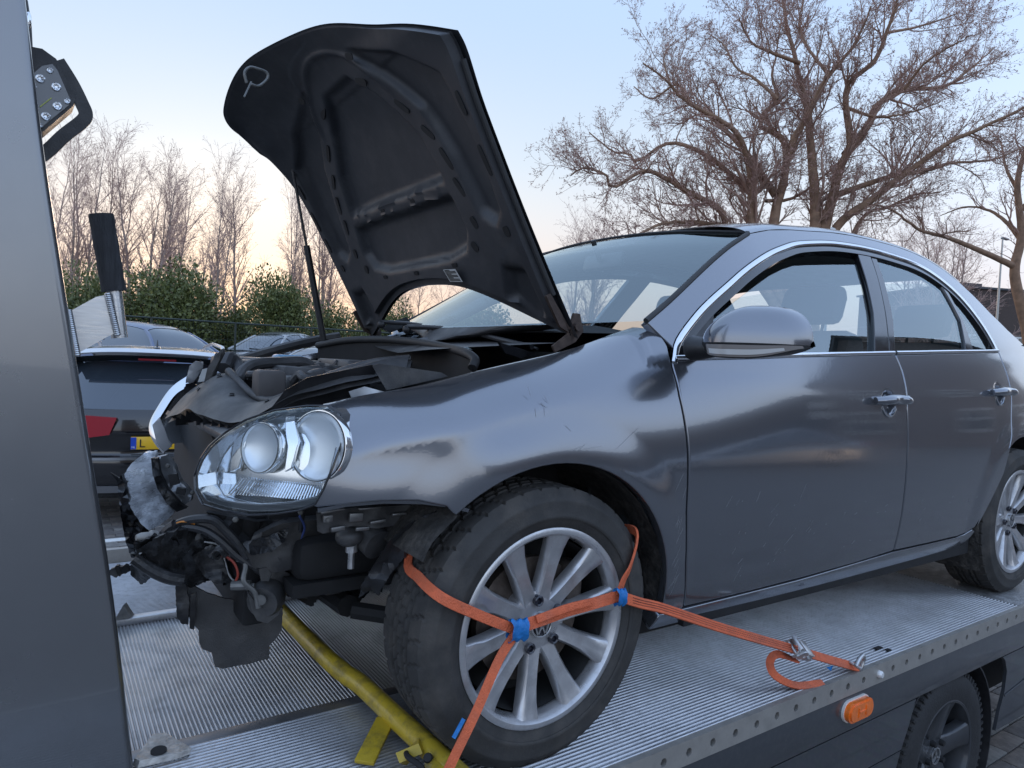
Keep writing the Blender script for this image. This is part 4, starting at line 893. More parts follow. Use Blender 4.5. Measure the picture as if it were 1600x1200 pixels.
# ------------------------------------------------------------------ bonnet, headlamps and the broken front end
def proj(P):
    q = np.array(P)-CAM; w_ = q@FW; return 800+FPX*(q@RT)/w_, 600-FPX*(q@UP)/w_
def onsurf(px, py, fn, u, v):
    """parameters on the surface fn whose point falls on the photo pixel"""
    for _ in range(25):
        x, y = proj(fn(u, v)); h = 1e-4
        xu, yu = proj(fn(u+h, v)); xv, yv = proj(fn(u, v+h))
        J = np.array([[(xu-x)/h, (xv-x)/h], [(yu-y)/h, (yv-y)/h]]); r = np.array([px-x, py-y])
        try: d = np.linalg.solve(J, r)
        except Exception: break
        d = np.clip(d, -.2, .2); u += d[0]; v += d[1]
        if abs(r).max() < .05: break
    return u, v
def sheet(name, px, Y, m, parent, thick=.004, crumple=.0, freq=12.0, res=14, rough_edge=0.0, lean=(0, 0), bulge=0.0, seed=0, smooth=True):
    """torn or pressed sheet: photo outline carried to its own depth (plane Y, leaning with lean = dY per pixel), crumpled, with real thickness"""
    rr = random.Random(seed+len(px)); P = []
    base = resample([(a, b_) for a, b_ in px], res*.5 if not rough_edge else 3.5)
    for q in base:
        P.append((q.x+rr.uniform(-1, 1)*rough_edge, q.y+rr.uniform(-1, 1)*rough_edge))
    cx = sum(q[0] for q in P)/len(P); cy = sum(q[1] for q in P)/len(P); pts = list(P); nb = len(P)
    core = inset(P, res*.4); rad = max(max(abs(q[0]-cx), abs(q[1]-cy)) for q in P)
    x = min(q[0] for q in P)
    while x < max(q[0] for q in P):
        y = min(q[1] for q in P)
        while y < max(q[1] for q in P):
            if inside(core, x, y): pts.append((x+rr.uniform(-.2, .2)*res, y+rr.uniform(-.2, .2)*res))
            y += res
        x += res
    r = delaunay_2d_cdt([Vector(q) for q in pts], [(i, (i+1) % nb) for i in range(nb)], [list(range(nb))], 1, 1e-4); v2, f2 = r[0], r[2]
    V = []
    for q in v2:
        yy = Y+lean[0]*(q.x-cx)+lean[1]*(q.y-cy)
        if bulge: yy -= bulge*(1-min(1, math.hypot(q.x-cx, q.y-cy)/rad)**2)
        if crumple:
            yy += crumple*(noise.noise(Vector((q.x*freq/400, q.y*freq/400, seed)))+.5*noise.noise(Vector((q.x*freq/150, q.y*freq/150, seed+3))))
        V.append(at(q.x, q.y, Y=yy))
    n = len(V); back = [p+Vector((thick*.35, thick, 0)) for p in V]; b = MB()
    ed = {}
    for f in f2:
        for i in range(3):
            e = (f[i], f[(i+1) % 3]); ed[e] = ed.get(e, 0)+1
    fs = [tuple(f) for f in f2]+[tuple(n+i for i in reversed(f)) for f in f2]
    fs += [(a, b_, n+b_, n+a) for (a, b_) in ed if (b_, a) not in ed]
    b.add(V+back, fs); return b.build(name, m, parent, smooth=smooth, angle=32)

# ---- bonnet
DULL = mat('dull_steel', (.16, .16, .155), .5, .6, var=.3, scale=40)
HH = Vector((.203, 0, .98)); HV = Vector((-.50908, 0, .86072)); HN = Vector((-.86072, 0, -.50908))
ek = [(-1.0, .760, .0), (-.75, .840, .020), (-.60, .876, .028), (-.30, .955, .045), (0, 1.0, .075), (.22, 1.02, .105), (.42, 1.025, .135), (.62, 1.0, .160), (.77, .968, .172), (.84, .940, .172), (.90, .893, .145), (.945, .836, .090), (.975, .775, .040), (1.0, .748, .0)]
ve_ = spline([q[0] for q in ek], [q[1] for q in ek]); oe_ = spline([q[0] for q in ek], [q[2] for q in ek])
vr_ = spline([0, .3, .6, .85, 1.0], [.178, .160, .095, .022, -.02])
def hskin(s, t):
    """s across -1..1, t rear..front edge; returns (Y, v, o); the far front corner is bent down"""
    a = abs(s); c = .05*(1-a**2.2); ve, oe, vr = ve_(s), oe_(s), vr_(a)
    K = [Vector((vr, 0.0, 0)), Vector((vr+(.60-vr)*.5, -c*.75, 0)), Vector((.62*ve/.95, -c, 0)), Vector((.80*ve, -c*.7+.10*oe, 0)), Vector((ve*.94, oe*.62-.006, 0)), Vector((ve, oe, 0))]
    k = t*5; i = min(int(k), 4); f = k-i
    p1, p2 = K[i], K[i+1]; p0 = K[i-1] if i > 0 else p1*2-p2; p3 = K[i+2] if i < 4 else p2*2-p1
    P = .5*((2*p1)+(p2-p0)*f+(2*p0-5*p1+4*p2-p3)*f*f+(3*p1-p0-3*p2+p3)*f**3)
    wy = .668-.012*math.sin(PI*min(1, max(0, P.x/.75)))
    return s*wy, P.x, P.y
def hp(Y, v, o): return HH+HV*v+HN*o+Vector((0, Y, 0))
HPAINT = mat('shaded_body_paint', (.038, .040, .046), .52, .2, coat=.08, var=.1, scale=10, rvar=.08, dirt=(.10, .10, .10), dscale=14, damt=.25)  # body grey darkened so the underside's shade sits in the colour
b = MB(); b.grid(lambda u, v: hp(*hskin(2*u-1, v)), 60, 40); bonnet = b.build('bonnet', PAINT, car, angle=50)
def tri(Y): return abs(Y)
def sdpoly(poly, x, y):
    d = 1e9; n = len(poly)
    for i in range(n):
        ax, ay = poly[i]; bx_, by_ = poly[(i+1) % n]; ex, ey = bx_-ax, by_-ay
        t = max(0, min(1, ((x-ax)*ex+(y-ay)*ey)/(ex*ex+ey*ey))); d = min(d, math.hypot(x-ax-ex*t, y-ay-ey*t))
    return -d if inside(poly, x, y) else d
cen_f = [(-.10, .83), (.10, .83), (.20, .74), (.305, .60), (.335, .475), (-.335, .475), (-.305, .60), (-.20, .74)]
cen_r = [(-.345, .42), (.345, .42), (.365, .33), (.33, .275), (.22, .255), (-.22, .255), (-.33, .275), (-.365, .33)]
sidp = [(.20, .875), (.42, .80), (.565, .70), (.585, .50), (.575, .36), (.53, .325), (.475, .36), (.44, .52), (.39, .66), (.27, .80)]
pock = [(.50, .20), (.585, .19), (.60, .07), (.55, .045), (.47, .12)]
polys = [cen_f, cen_r, sidp, [(-a, c) for a, c in sidp], pock, [(-a, c) for a, c in pock]]
def hinner(u, v):
    s = (2*u-1)*.985; Y, vv, o = hskin(s, .006+.985*v); rise = .030
    for pl in polys:
        d = sdpoly(pl, Y, vv)
        if d < .014: rise = min(rise, .004+.026*sstep(-.012, .012, d))
    if v < .02 or v > .975 or abs(s) > .97: rise = min(rise, .010)
    if vv > .80: rise = max(.008, rise-.02*sstep(.80, .9, vv))
    # pressed cross brace beads
    if abs(Y) < .30:
        for vb in (.435, .460): rise += .006*math.exp(-((vv-vb-.006*math.sin(Y*26))/.006)**2)
    # curved bead behind the nose
    rb = math.hypot(Y, (vv-.62)*1.0); rise += .008*math.exp(-((rb-.305)/.008)**2)*sstep(.70, .78, vv)
    return hp(Y, vv, o+rise)
b = MB(); b.grid(hinner, 150, 110); b.build('inner_panel', HPAINT, bonnet, angle=60)
b = MB()
for (Y, v, a, l, w2) in [(-.17, .80, .5, .028, .011), (.17, .80, -.5, .028, .011), (-.30, .69, .75, .034, .009), (.30, .69, -.75, .034, .009), (-.37, .60, .8, .03, .009), (.36, .60, -.8, .03, .009), (-.41, .52, 1.2, .034, .010), (.40, .52, -1.2, .034, .010),
                         (-.42, .44, 1.2, .03, .009), (.415, .44, -1.2, .03, .009), (-.43, .34, 1.3, .018, .011), (.43, .34, -1.3, .018, .011), (-.39, .275, 1, .016, .012), (.39, .275, -1, .016, .012), (-.25, .235, 0, .014, .007), (0, .232, 0, .014, .007), (.25, .235, 0, .014, .007),
                         (-.12, .447, 0, .013, .009), (.10, .447, 0, .013, .009), (.61, .62, 1.5, .03, .008), (.615, .50, 1.5, .04, .008), (.61, .40, 1.5, .03, .008), (-.61, .62, 1.5, .03, .008), (-.61, .48, 1.5, .04, .008), (.22, .86, .3, .02, .010), (-.22, .86, .3, .02, .010), (-.58, .30, 1.5, .014, .012), (.58, .30, 1.5, .014, .012)]:
    s = Y/.66; best = min(range(101), key=lambda k: abs(hskin(s, k/100)[1]-v)); o = hskin(s, best/100)[2]+.031
    c, sn = math.cos(a), math.sin(a); ring = []
    for k in range(16):
        t = 2*PI*k/16; du, dv = l*math.copysign(abs(math.cos(t))**.6, math.cos(t)), w2*math.copysign(abs(math.sin(t))**.6, math.sin(t)); ring.append(hp(Y+du*c-dv*sn, v+du*sn+dv*c, o))
    b.prism(ring, HN*.002)
tag(b.build('pressing_slots', VOID, bonnet), kind='stuff')
for s in (-1, 1):                                                # side seals and edge of the outer skin
    b = MB(); b.tube([hp(*[q+d for q, d in zip(hskin(s*.985, .08+.68*k/20), (0, 0, .012))]) for k in range(21)], .007, 8); b.build('edge_seal', RUBBER, bonnet)
# striker loop, sticker, hinges, gas strut
lp = [(.40, 108), (.40, 100), (.404, 97)]
sp_ = [at(x, y, Y=0) for x, y in ((393, 128), (390, 112), (398, 104), (410, 106), (424, 112), (425, 122), (412, 133), (400, 130))]
b = MB(); b.tube(catmull([p+Vector((-.015, -.01, -.01)) for p in sp_], 4), .0045, 8); b.tube([sp_[0], sp_[0]+Vector((-.02, -.01, -.05))], .003, 6); b.build('striker', DULL, bonnet)
STICK = mat('paper_sticker', (.55, .56, .55), .6, var=.1, scale=60)
c0, c1, c2, c3 = [hp(Y, v, .032-.030) for Y, v in ((-.205, .232), (-.275, .228), (-.285, .178+.008), (-.215, .192))]
b = MB(); b.prism([c0+HN*.032, c1+HN*.032, c2+HN*.032, c3+HN*.032], HN*.001); b.build('sticker', STICK, bonnet)
b = MB()
for k in range(9):
    f = (k+.7)/10; A = c0.lerp(c3, f)+HN*.0335; B = c1.lerp(c2, f)+HN*.0335; A2 = A.lerp(B, .08); B2 = A.lerp(B, .92 if k % 3 else .5); dv = (c3-c0).normalized()*.0012
    b.prism([A2-dv, B2-dv, B2+dv, A2+dv], HN*.0004)
b.build('sticker_print', VOID, bonnet)
for s in (-1, 1):
    b = MB(); y = s*.655
    b.prism([Vector((.205, y, 1.03)), Vector((.225, y, 1.03)), Vector((.24, y, .985)), Vector((.215, y, .955)), Vector((.15, y, .925)), Vector((.14, y, .94)), Vector((.19, y, .975))], Vector((0, .008, 0)))
    b.prism([hp(y, .03, .03), hp(y, .12, .035), hp(y, .12, .02), hp(y, -.01, .0)], Vector((0, .01, 0)))
    b.tube([Vector((.215, y-.012, .995)), Vector((.215, y+.02, .995))], .012, 10); b.build('bonnet_hinge', mat('rusty_hinge', (.08, .058, .048), .7, .4, var=.4, scale=60), bonnet)
p0, p1 = at(452, 236, Y=.585), at(510, 556, Y=.585); b = MB(); b.tube([p0, p0.lerp(p1, .47)], .0055, 8); b.tube([p0.lerp(p1, .45), p1], .0125, 12); b.sphere(p0, .012); b.build('gas_strut', BLACKPL, car)

# ---- left headlamp
hc = catmull([(-.455, -.803, 0), (-.52, -.783, 0), (-.58, -.745, 0), (-.63, -.69, 0), (-.665, -.625, 0), (-.685, -.56, 0), (-.69, -.50, 0)], 6)
def fh(a, z):
    k = min(max(a, 0), .9999)*(len(hc)-1); i = int(k); p = hc[i].lerp(hc[i+1], k-i); d = z-.66
    inw = Vector((.55, .45, 0)); return Vector((p.x, p.y, z))+inw*(.16*d+.9*max(0, d-.05)**2*6+1.1*d*d)
hl_px = [(345, 682), (385, 656), (430, 641), (480, 634), (515, 634), (533, 646), (540, 668), (534, 695), (521, 730), (506, 765), (493, 788), (470, 797), (430, 803), (390, 804), (350, 797), (318, 787), (306, 765), (305, 742), (315, 716), (328, 697)]
hl_uv = []
u0, v0 = .5, .7
for x, y in hl_px: u0, v0 = onsurf(x, y, fh, u0, v0); hl_uv.append((u0, v0))
def scaled(uvs, k): return uvs
SX = .45                                                        # parameter length in metres of the plan curve
fhs = lambda u, v: fh(u/SX, v)
hl_s = [(u*SX, v) for u, v in hl_uv]
lamp = empty('headlamp', (0, 0, 0), car); lamp['label'] = 'scratched left headlamp with twin round reflectors'
panel('lamp_lens', hl_s, fhs, LENS, lamp, -1, bev=.004, depth=.012, res=.02)
LAMPCH = mat('lamp_chrome', (.86, .88, .90), .09, .92)
INW = Vector((.80, .60, 0))
def fback(d): return lambda u, v: fhs(u, v)+INW*d
pb = inset(resample(hl_s, .02), .006)
panel('lamp_bowl', [(q.x, q.y) for q in pb], fback(.055), LAMPCH, lamp, -1, bev=.003, depth=.01, res=.025)
for (pts_, d_) in (([(430, 652), (446, 650), (452, 690), (440, 735), (428, 742), (434, 700)], .030), ([(345, 690), (368, 672), (362, 700), (352, 735), (338, 742)], .036), ([(525, 655), (534, 668), (524, 705), (508, 748), (514, 700)], .022)):
    uv = []; u0, v0 = .2, .7
    for x, y in pts_: u0, v0 = onsurf(x, y, fhs, u0, v0); uv.append((u0, v0))
    panel('lamp_facet', uv, fback(d_), LAMPCH, lamp, -1, bev=.002, depth=.008, res=.02)
b = MB(); ring1 = [fhs(q.x, q.y)-INW*.002 for q in resample(hl_s, .012)]; b.tube(ring1+[ring1[0]], .0022, 6, caps=False); b.build('lamp_gasket', GLOSSB, lamp)
b = MB(); A = [fhs(q.x, q.y)+INW*.004 for q in pb]; B = [fhs(q.x, q.y)+INW*.058 for q in pb]; n = len(pb); b.add(A+B, [(i, (i+1) % n, n+(i+1) % n, n+i) for i in range(n)]); b.build('lamp_wall', LAMPCH, lamp)
def reflector(px, py, R, nrm, depth_off):
    u, v = onsurf(px, py, fhs, .2, .7); c = fhs(u, v)+INW*depth_off; nrm = Vector(nrm).normalized()
    b = MB(); b.lathe([(R*1.06, -.010), (R*1.08, .006), (R*1.06, .010), (R*1.0, .010), (R*.97, .004)], c, nrm, 40); b.build('reflector_ring', LAMPCH, lamp); b = MB(); b.lathe([(R*1.0, .0108), (R*1.012, .0125), (R*1.03, .0108)], c, nrm, 40); b.build('reflector_edge', GLOSSB, lamp)
    b = MB(); b.lathe([(R*.985, .004), (R*.93, .001), (R*.7, -.003), (R*.35, -.0055), (0, -.006)], c, nrm, 40); b.build('reflector', FROST, lamp)
    pass
FROST = mat('frosted_reflector', (.80, .83, .86), .26, .55)
reflector(484, 700, .066, (-.86, -.50, .10), .034); reflector(391, 703, .047, (-.86, -.50, .10), .038)
# ribbed lower reflector and dark lower band
rb_px = [(330, 752), (360, 742), (420, 750), (470, 765), (500, 772), (488, 790), (430, 797), (370, 792), (335, 782)]
b = MB()
for k in range(34):
    f0 = k/33; a_ = Vector((352+138*f0, 752+16*f0)); c_ = Vector((340+150*f0, 776+12*f0)); ua, va = onsurf(a_.x, a_.y, fhs, .25, .62); ub, vb = onsurf(c_.x, c_.y, fhs, .25, .6)
    b.tube([fhs(ua, va)+INW*.044, fhs(ub, vb)+INW*.030], .0017, 5)
b.build('reflector_ribs', LAMPCH, lamp)
db = [(308, 768), (345, 783), (400, 789), (450, 786), (497, 775), (491, 789), (468, 795), (430, 800), (390, 801), (350, 794), (320, 784)]
uv = []; u0, v0 = .4, .6
for x, y in db: u0, v0 = onsurf(x, y, fhs, u0, v0); uv.append((u0, v0))
panel('lamp_lower_band', uv, fback(.006), mat('smoked_lens', (.05, .055, .06), .12, coat=1, stretch=(1, 1, 90), var=.6, scale=3), lamp, -1, bev=.002, depth=.01, res=.02)

# ---- nose: everything the missing bumper lays bare
nose = empty('front_end', (0, 0, 0), car); nose['label'] = 'crushed front end with torn plastic and bare bumper beam'
TAR = mat('torn_black_plastic', (.018, .018, .019), .42, var=.5, scale=20, bump=.45, bscale=60, rvar=.22, dirt=(.075, .078, .082), dscale=26, damt=.5)
CRASH = mat('scraped_beam', (.72, .74, .77), .34, .5, var=.25, scale=9, rvar=.2, bump=.3, bscale=40, stretch=(4, 1, 14), dirt=(.14, .14, .15), dscale=6, damt=.6)
SILV = mat('silver_paint_scrap', (.45, .46, .47), .4, .5, var=.2)
# bay walls
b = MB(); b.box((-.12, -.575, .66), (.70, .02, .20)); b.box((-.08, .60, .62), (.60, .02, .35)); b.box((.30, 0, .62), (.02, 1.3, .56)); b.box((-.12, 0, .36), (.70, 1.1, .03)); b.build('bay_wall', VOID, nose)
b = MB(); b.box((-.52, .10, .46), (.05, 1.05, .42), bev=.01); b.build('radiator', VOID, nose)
# cover over the slam panel
bk = [at(322, 598, Y=.14), at(340, 586, Y=.06), at(357, 582, Y=.0), at(372, 598, Y=-.08), at(396, 620, Y=-.17), at(425, 628, Y=-.26), at(470, 610, Y=-.36), at(520, 588, Y=-.42), at(580, 570, Y=-.46), at(640, 563, Y=-.48)]
fr_ = [at(263, 655, Y=.10), at(283, 646, Y=.02), at(300, 641, Y=-.08), at(318, 648, Y=-.18), at(345, 658, Y=-.28), at(372, 662, Y=-.36), at(410, 645, Y=-.44), at(470, 622, Y=-.50), at(550, 595, Y=-.54), at(640, 580, Y=-.54)]
bkc, frc = catmull(bk, 5), catmull(fr_, 5)
def cov(u, v):
    k = u*(len(bkc)-1); i = min(int(k), len(bkc)-2); A = bkc[i].lerp(bkc[i+1], k-i); B = frc[i].lerp(frc[i+1], k-i); P = A.lerp(B, v); P.z += .022*math.sin(PI*v)+.012*noise.noise(P*9); P.x += -.01*v*v; return P
b = MB(); b.grid(cov, 44, 12); b.grid(lambda u, v: cov(u, v)+Vector((.01, .004, -.012)), 44, 12); b.build('slam_panel_cover', DARKPL, nose)
b = MB(); b.tube([p+Vector((0, 0, .004)) for p in catmull(bk[2:], 6)], .011, 8, flat=1.0); b.build('cover_seal', DARKPL, nose, angle=60)
b = MB()
for k in range(9):
    p = cov(.10+.42*k/8, 1.0); b.prism([p+Vector((0, 0, -.004)), p+Vector((.0, 0, -.03)), p+Vector((.035, .01, -.028))], Vector((.002, .008, 0)))
tag(b.build('cover_ribs', BLACKPL, nose), kind='stuff')
for u_, v_ in ((.40, .45), (.24, .30), (.62, .55), (.15, .6)):
    p = cov(u_, v_); n_ = (cov(u_+.02, v_)-p).cross(cov(u_, v_+.05)-p).normalized(); n_ = n_ if n_.z > 0 else -n_
    b = MB(); b.lathe([(.009, .002), (.006, .003), (.005, -.004), (0, -.004)], p+n_*.001, n_, 12); b.build('cover_hole', BLACKPL, nose)
b = MB(); b.box(at(430, 643, Y=-.30)+Vector((0, .02, -.035)), (.30, .42, .02), Matrix.Rotation(-.1, 3, 'Y'), bev=.006); b.build('air_guide', DARKPL, nose)
sheet('air_duct', [(330, 680), (350, 662), (372, 666), (385, 690), (360, 698), (335, 694)], -.22, BLACKPL, nose, .004, .01, seed=5)
# upright torn panels on the far side
sheet('torn_bracket', [(300, 640), (318, 602), (322, 578), (334, 560), (346, 545), (344, 560), (332, 585), (328, 600), (320, 622), (310, 642)], .05, DARKPL, nose, .006, .012, seed=2)
sheet('white_label', [(309, 597), (316, 577), (324, 575), (319, 596)], .03, STICK, nose, .001)
sheet('torn_scrap', [(296, 572), (306, 564), (318, 566), (316, 578), (300, 600), (290, 598)], .18, SILV, nose, .003, .02, seed=3, rough_edge=.8)
sheet('torn_scrap', [(290, 600), (302, 598), (312, 606), (306, 634), (292, 640), (286, 622)], .14, BLACKPL, nose, .005, .02, seed=4, rough_edge=.8)
b = MB(); b.tube(catmull([at(330, 590, Y=.1), at(338, 570, Y=.08), at(350, 545, Y=.06)], 5), [.010]*5+[.008]*5+[.003], 8); b.build('bent_rod', DARKPL, nose)
b = MB()
for k in range(7):
    x = 268+8*k; b.box(at(x, 648-3*k, Y=.12), (.02, .06, .012), Matrix.Rotation(.5, 3, 'Y'))
b.build('grille_clips', BLACKPL, nose)
# far headlamp, seen edge-on
fc_ = catmull([at(303, 590, Y=.62), at(280, 606, Y=.58), at(262, 630, Y=.53), at(248, 655, Y=.48), at(244, 680, Y=.43), at(256, 698, Y=.40)], 5)
b = MB(); b.grid(lambda u, v: fc_[min(int(u*(len(fc_)-1)), len(fc_)-1)]+Vector((.03+.13*v, .02+.10*v, .015*math.sin(PI*v)-.01*v))*v+Vector((-.01*math.sin(PI*v), 0, 0)), 25, 8); b.build('far_headlamp', LAMPCH, nose)
fe = catmull([at(300, 592, Y=.60), at(272, 612, Y=.56), at(252, 640, Y=.50), at(241, 664, Y=.45), at(247, 684, Y=.41), at(262, 702, Y=.38)], 5)
b = MB(); b.sweep(fe, [(-.022, -.004), (-.02, .003), (0, .008), (.02, .003), (.022, -.004)], Vector((-.7, -.7, 0))); b.build('chrome_trim', CHROME, nose)
sheet('headlamp_shard', [(238, 664), (249, 652), (256, 668), (263, 688), (268, 698), (256, 706), (245, 694)], .33, mat('white_trim', (.75, .76, .78), .25, .3, coat=.5), nose, .006, .006)
# bumper beam, crumpled and scraped
beam_px = [(193, 742), (207, 722), (226, 708), (241, 707), (246, 726), (252, 748), (262, 772), (277, 792), (268, 806), (250, 820), (233, 829), (220, 818), (205, 795), (195, 768)]
sheet('bumper_beam', beam_px, -.10, CRASH, nose, .035, .02, freq=10, res=6, seed=11, rough_edge=.8, lean=(.0014, -.0024))
sheet('bumper_support', [(243, 715), (258, 712), (272, 728), (282, 752), (300, 772), (298, 783), (286, 790), (270, 780), (255, 762), (246, 738)], -.02, SILV, nose, .03, .02, freq=14, res=7, seed=12, rough_edge=.6)
sheet('bumper_support', [(236, 716), (246, 716), (250, 740), (262, 765), (282, 788), (292, 794), (276, 800), (260, 786), (246, 764), (238, 740)], -.12, TAR, nose, .02, .02, res=7, seed=13)
for i, pts in enumerate([[(262, 742), (276, 740), (280, 756), (266, 760)], [(276, 762), (290, 764), (288, 774), (274, 771)]]):
    sheet('support_clip', pts, -.06, DARKPL, nose, .012, .004, seed=20+i)
sheet('bumper_skin', [(183, 752), (190, 742), (198, 770), (208, 800), (224, 822), (240, 834), (236, 852), (222, 870), (205, 872), (196, 845), (188, 800)], -.16, GLOSSB, nose, .02, .03, res=9, seed=14, rough_edge=.7)
sheet('splinter', [(172, 738), (188, 748), (200, 752), (196, 758), (184, 753)], -.14, BLACKPL, nose, .006, .01, seed=15)
# torn lower bumper and crash foam
sheet('torn_bumper', [(205, 880), (216, 858), (240, 842), (262, 832), (290, 826), (318, 838), (338, 846), (346, 862), (352, 888), (364, 908), (350, 914), (338, 902), (320, 910), (300, 918), (276, 912), (254, 905), (236, 902), (222, 914), (212, 905), (204, 896)], -.34, TAR, nose, .05, .035, freq=9, res=6, seed=21, rough_edge=1.6, lean=(.0004, .0016), bulge=.05)
sheet('torn_bumper', [(212, 850), (240, 838), (268, 842), (290, 856), (270, 872), (250, 884), (226, 888), (208, 884)], -.40, TAR, nose, .03, .03, freq=12, res=6, seed=23, rough_edge=1.4, lean=(0, .002))
sheet('torn_bumper', [(300, 870), (330, 850), (348, 866), (356, 892), (366, 910), (338, 912), (318, 900)], -.42, TAR, nose, .03, .015, freq=12, res=6, seed=24, rough_edge=1.2)
sheet('splinter', [(166, 896), (178, 886), (196, 884), (206, 890), (196, 896), (182, 902), (170, 900)], -.32, TAR, nose, .012, .02, seed=25, rough_edge=1.5)
b = MB(); b.tube(catmull([at(210, 872, Y=-.40), at(236, 890, Y=-.41), at(262, 902, Y=-.42), at(285, 906, Y=-.42)], 6), .014, 10); b.build('bumper_tube', TAR, nose)
# splash shield hanging down
sheet('splash_shield', [(276, 914), (300, 914), (322, 926), (352, 936), (388, 938), (420, 940), (442, 950), (440, 985), (430, 1000), (421, 1008), (420, 1029), (390, 1037), (348, 1045), (336, 1042), (331, 1020), (316, 1014), (311, 1004), (310, 985), (300, 972), (296, 965)], -.34, BLACKPL, nose, .006, .004, freq=6, res=12, seed=31, rough_edge=.5, lean=(-.0003, -.0003))
sheet('splash_shield', [(274, 912), (290, 912), (296, 940), (293, 976), (284, 975), (276, 965)], -.36, BLACKPL, nose, .005, .01, seed=32, rough_edge=.6)
sheet('splash_shield', [(298, 930), (306, 926), (306, 958), (303, 984), (296, 982)], -.355, BLACKPL, nose, .005, .006, seed=33)
# cross member, brackets and dark mass below the lamp
sheet('cross_member', [(395, 838), (440, 818), (500, 812), (560, 826), (622, 838), (632, 858), (600, 866), (540, 874), (470, 888), (420, 896), (396, 888), (384, 862)], -.50, DARKPL, nose, .05, .012, res=12, seed=41)
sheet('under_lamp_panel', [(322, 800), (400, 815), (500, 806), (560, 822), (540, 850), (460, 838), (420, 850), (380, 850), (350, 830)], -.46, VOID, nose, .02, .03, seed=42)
sheet('torn_flap', [(378, 848), (420, 838), (452, 824), (446, 845), (424, 862), (392, 868)], -.53, TAR, nose, .006, .03, seed=43, rough_edge=.8)
b = MB(); b.box((-.33, -.42, .42), (.26, .25, .10), bev=.03); b.box((-.05, -.20, .33), (.40, .40, .10), bev=.04); b.box((-.3, -.1, .46), (.4, .7, .24)); b.tube([(-.30, -.48, .27), (-.05, -.66, .24)], .022, 8); b.tube([(-.35, .3, .26), (-.30, -.45, .27)], .028, 8); b.build('subframe', VOID, nose)
b = MB(); b.tube([(-.02, -.30, .28), (-.01, -.68, .30)], .018, 10); b.box((-.02, -.64, .31), (.10, .06, .16), bev=.02); b.tube([(.03, -.58, .40), (.05, -.56, .75)], .045, 12); b.build('suspension', IRON, nose)
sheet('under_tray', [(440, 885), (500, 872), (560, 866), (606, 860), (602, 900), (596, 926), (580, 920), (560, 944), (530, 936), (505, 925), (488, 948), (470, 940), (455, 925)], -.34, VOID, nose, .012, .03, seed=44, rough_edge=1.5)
b = MB(); b.tube(catmull([at(452, 925, Y=-.36), at(500, 930, Y=-.30), at(560, 922, Y=-.25)], 5), .012, 8); b.tube([at(470, 905, Y=-.45), at(476, 922, Y=-.45)], .01, 8); b.box(at(520, 905, Y=-.40), (.05, .04, .07), bev=.008); b.box(at(575, 895, Y=-.42), (.06, .04, .08), Matrix.Rotation(.3, 3, 'Y'), bev=.01); b.build('under_parts', DARKPL, nose)
# fender bracket with clips
sheet('bumper_bracket', [(494, 800), (560, 793), (640, 789), (694, 788), (682, 797), (640, 806), (622, 820), (590, 826), (548, 822), (505, 834), (496, 830)], -.70, DARKPL, nose, .012, .008, seed=51, res=10)
b = MB()
for (x, y, wd, hh) in ((512, 810, .02, .014), (528, 826, .03, .010), (556, 808, .03, .018), (590, 815, .035, .007), (566, 826, .03, .008), (624, 803, .035, .006), (520, 798, .05, .004), (578, 794, .05, .004)): b.box(at(x, y, Y=-.712), (wd, .008, hh), Matrix.Rotation(rnd.uniform(-.1, .1), 3, 'Y'), bev=.002)
b.build('bracket_clips', mat('dull_clip', (.20, .20, .20), .4, .7, var=.3, scale=50), nose)
b = MB(); b.lathe([(0, -.02), (.03, -.02), (.034, -.01), (.034, .03), (.0, .03)], at(578, 840, Y=-.66), Vector((.3, -1, -.4)), 20); b.sphere(at(545, 838, Y=-.67), (.03, .03, .022)); b.build('washer_pump', DARKPL, nose)
b = MB(); b.tube([at(549, 838, Y=-.66), at(549, 862, Y=-.66)], .013, 10); b.tube([at(549, 862, Y=-.66), at(548, 888, Y=-.66)], .0075, 8); b.build('stud', STEEL, nose)
# torn wheel-arch liner ahead of the tyre
sheet('torn_liner', [(726, 792), (708, 806), (688, 826), (664, 836), (640, 860), (622, 884), (608, 900), (592, 930), (576, 922), (560, 934), (566, 912), (586, 880), (606, 848), (636, 820), (672, 802), (704, 790)], -.735, BLACKPL, nose, .004, .02, res=9, seed=61, rough_edge=1.3, lean=(-.0004, .0006))
sheet('arch_tongue', [(727, 790), (714, 800), (702, 806), (690, 800), (712, 784), (730, 776)], -.79, DARKPL, nose, .004, .004, seed=62, rough_edge=.4)
b = MB(); b.sweep([at(x, y, Y=-.80-.0002*(x-560)) for x, y in ((496, 797), (540, 788), (600, 783), (660, 784), (700, 789), (732, 797))], [(-.004, -.003), (-.004, .003), (.004, .003), (.004, -.003)], Vector((0, -1, -.3))); b.build('wing_flange', PAINT, nose)
# horn / motor hanging by its bracket
b = MB(); cc = at(418, 932, Y=-.47); b.lathe([(0, -.03), (.018, -.03), (.020, -.022), (.036, -.020), (.040, -.005), (.040, .02), (.034, .034), (0, .036)], cc, Vector((-.55, -.8, -.1)), 24); b.sphere(at(434, 915, Y=-.44), (.035, .03, .028)); b.build('horn', DARKPL, nose)
b = MB(); b.lathe([(0, 0), (.012, 0), (.012, -.01), (0, -.01)], at(407, 938, Y=-.515), Vector((-.4, -.9, 0)), 12); b.tube(catmull([at(380, 860, Y=-.48), at(384, 885, Y=-.49), at(381, 908, Y=-.5), at(398, 925, Y=-.505), at(404, 950, Y=-.51)], 5), .006, 8); b.tube([at(362, 915, Y=-.47), at(392, 914, Y=-.49)], .011, 10); b.tube([at(385, 918, Y=-.49), at(398, 916, Y=-.50)], .007, 8); b.build('horn_bracket', DULL, nose)
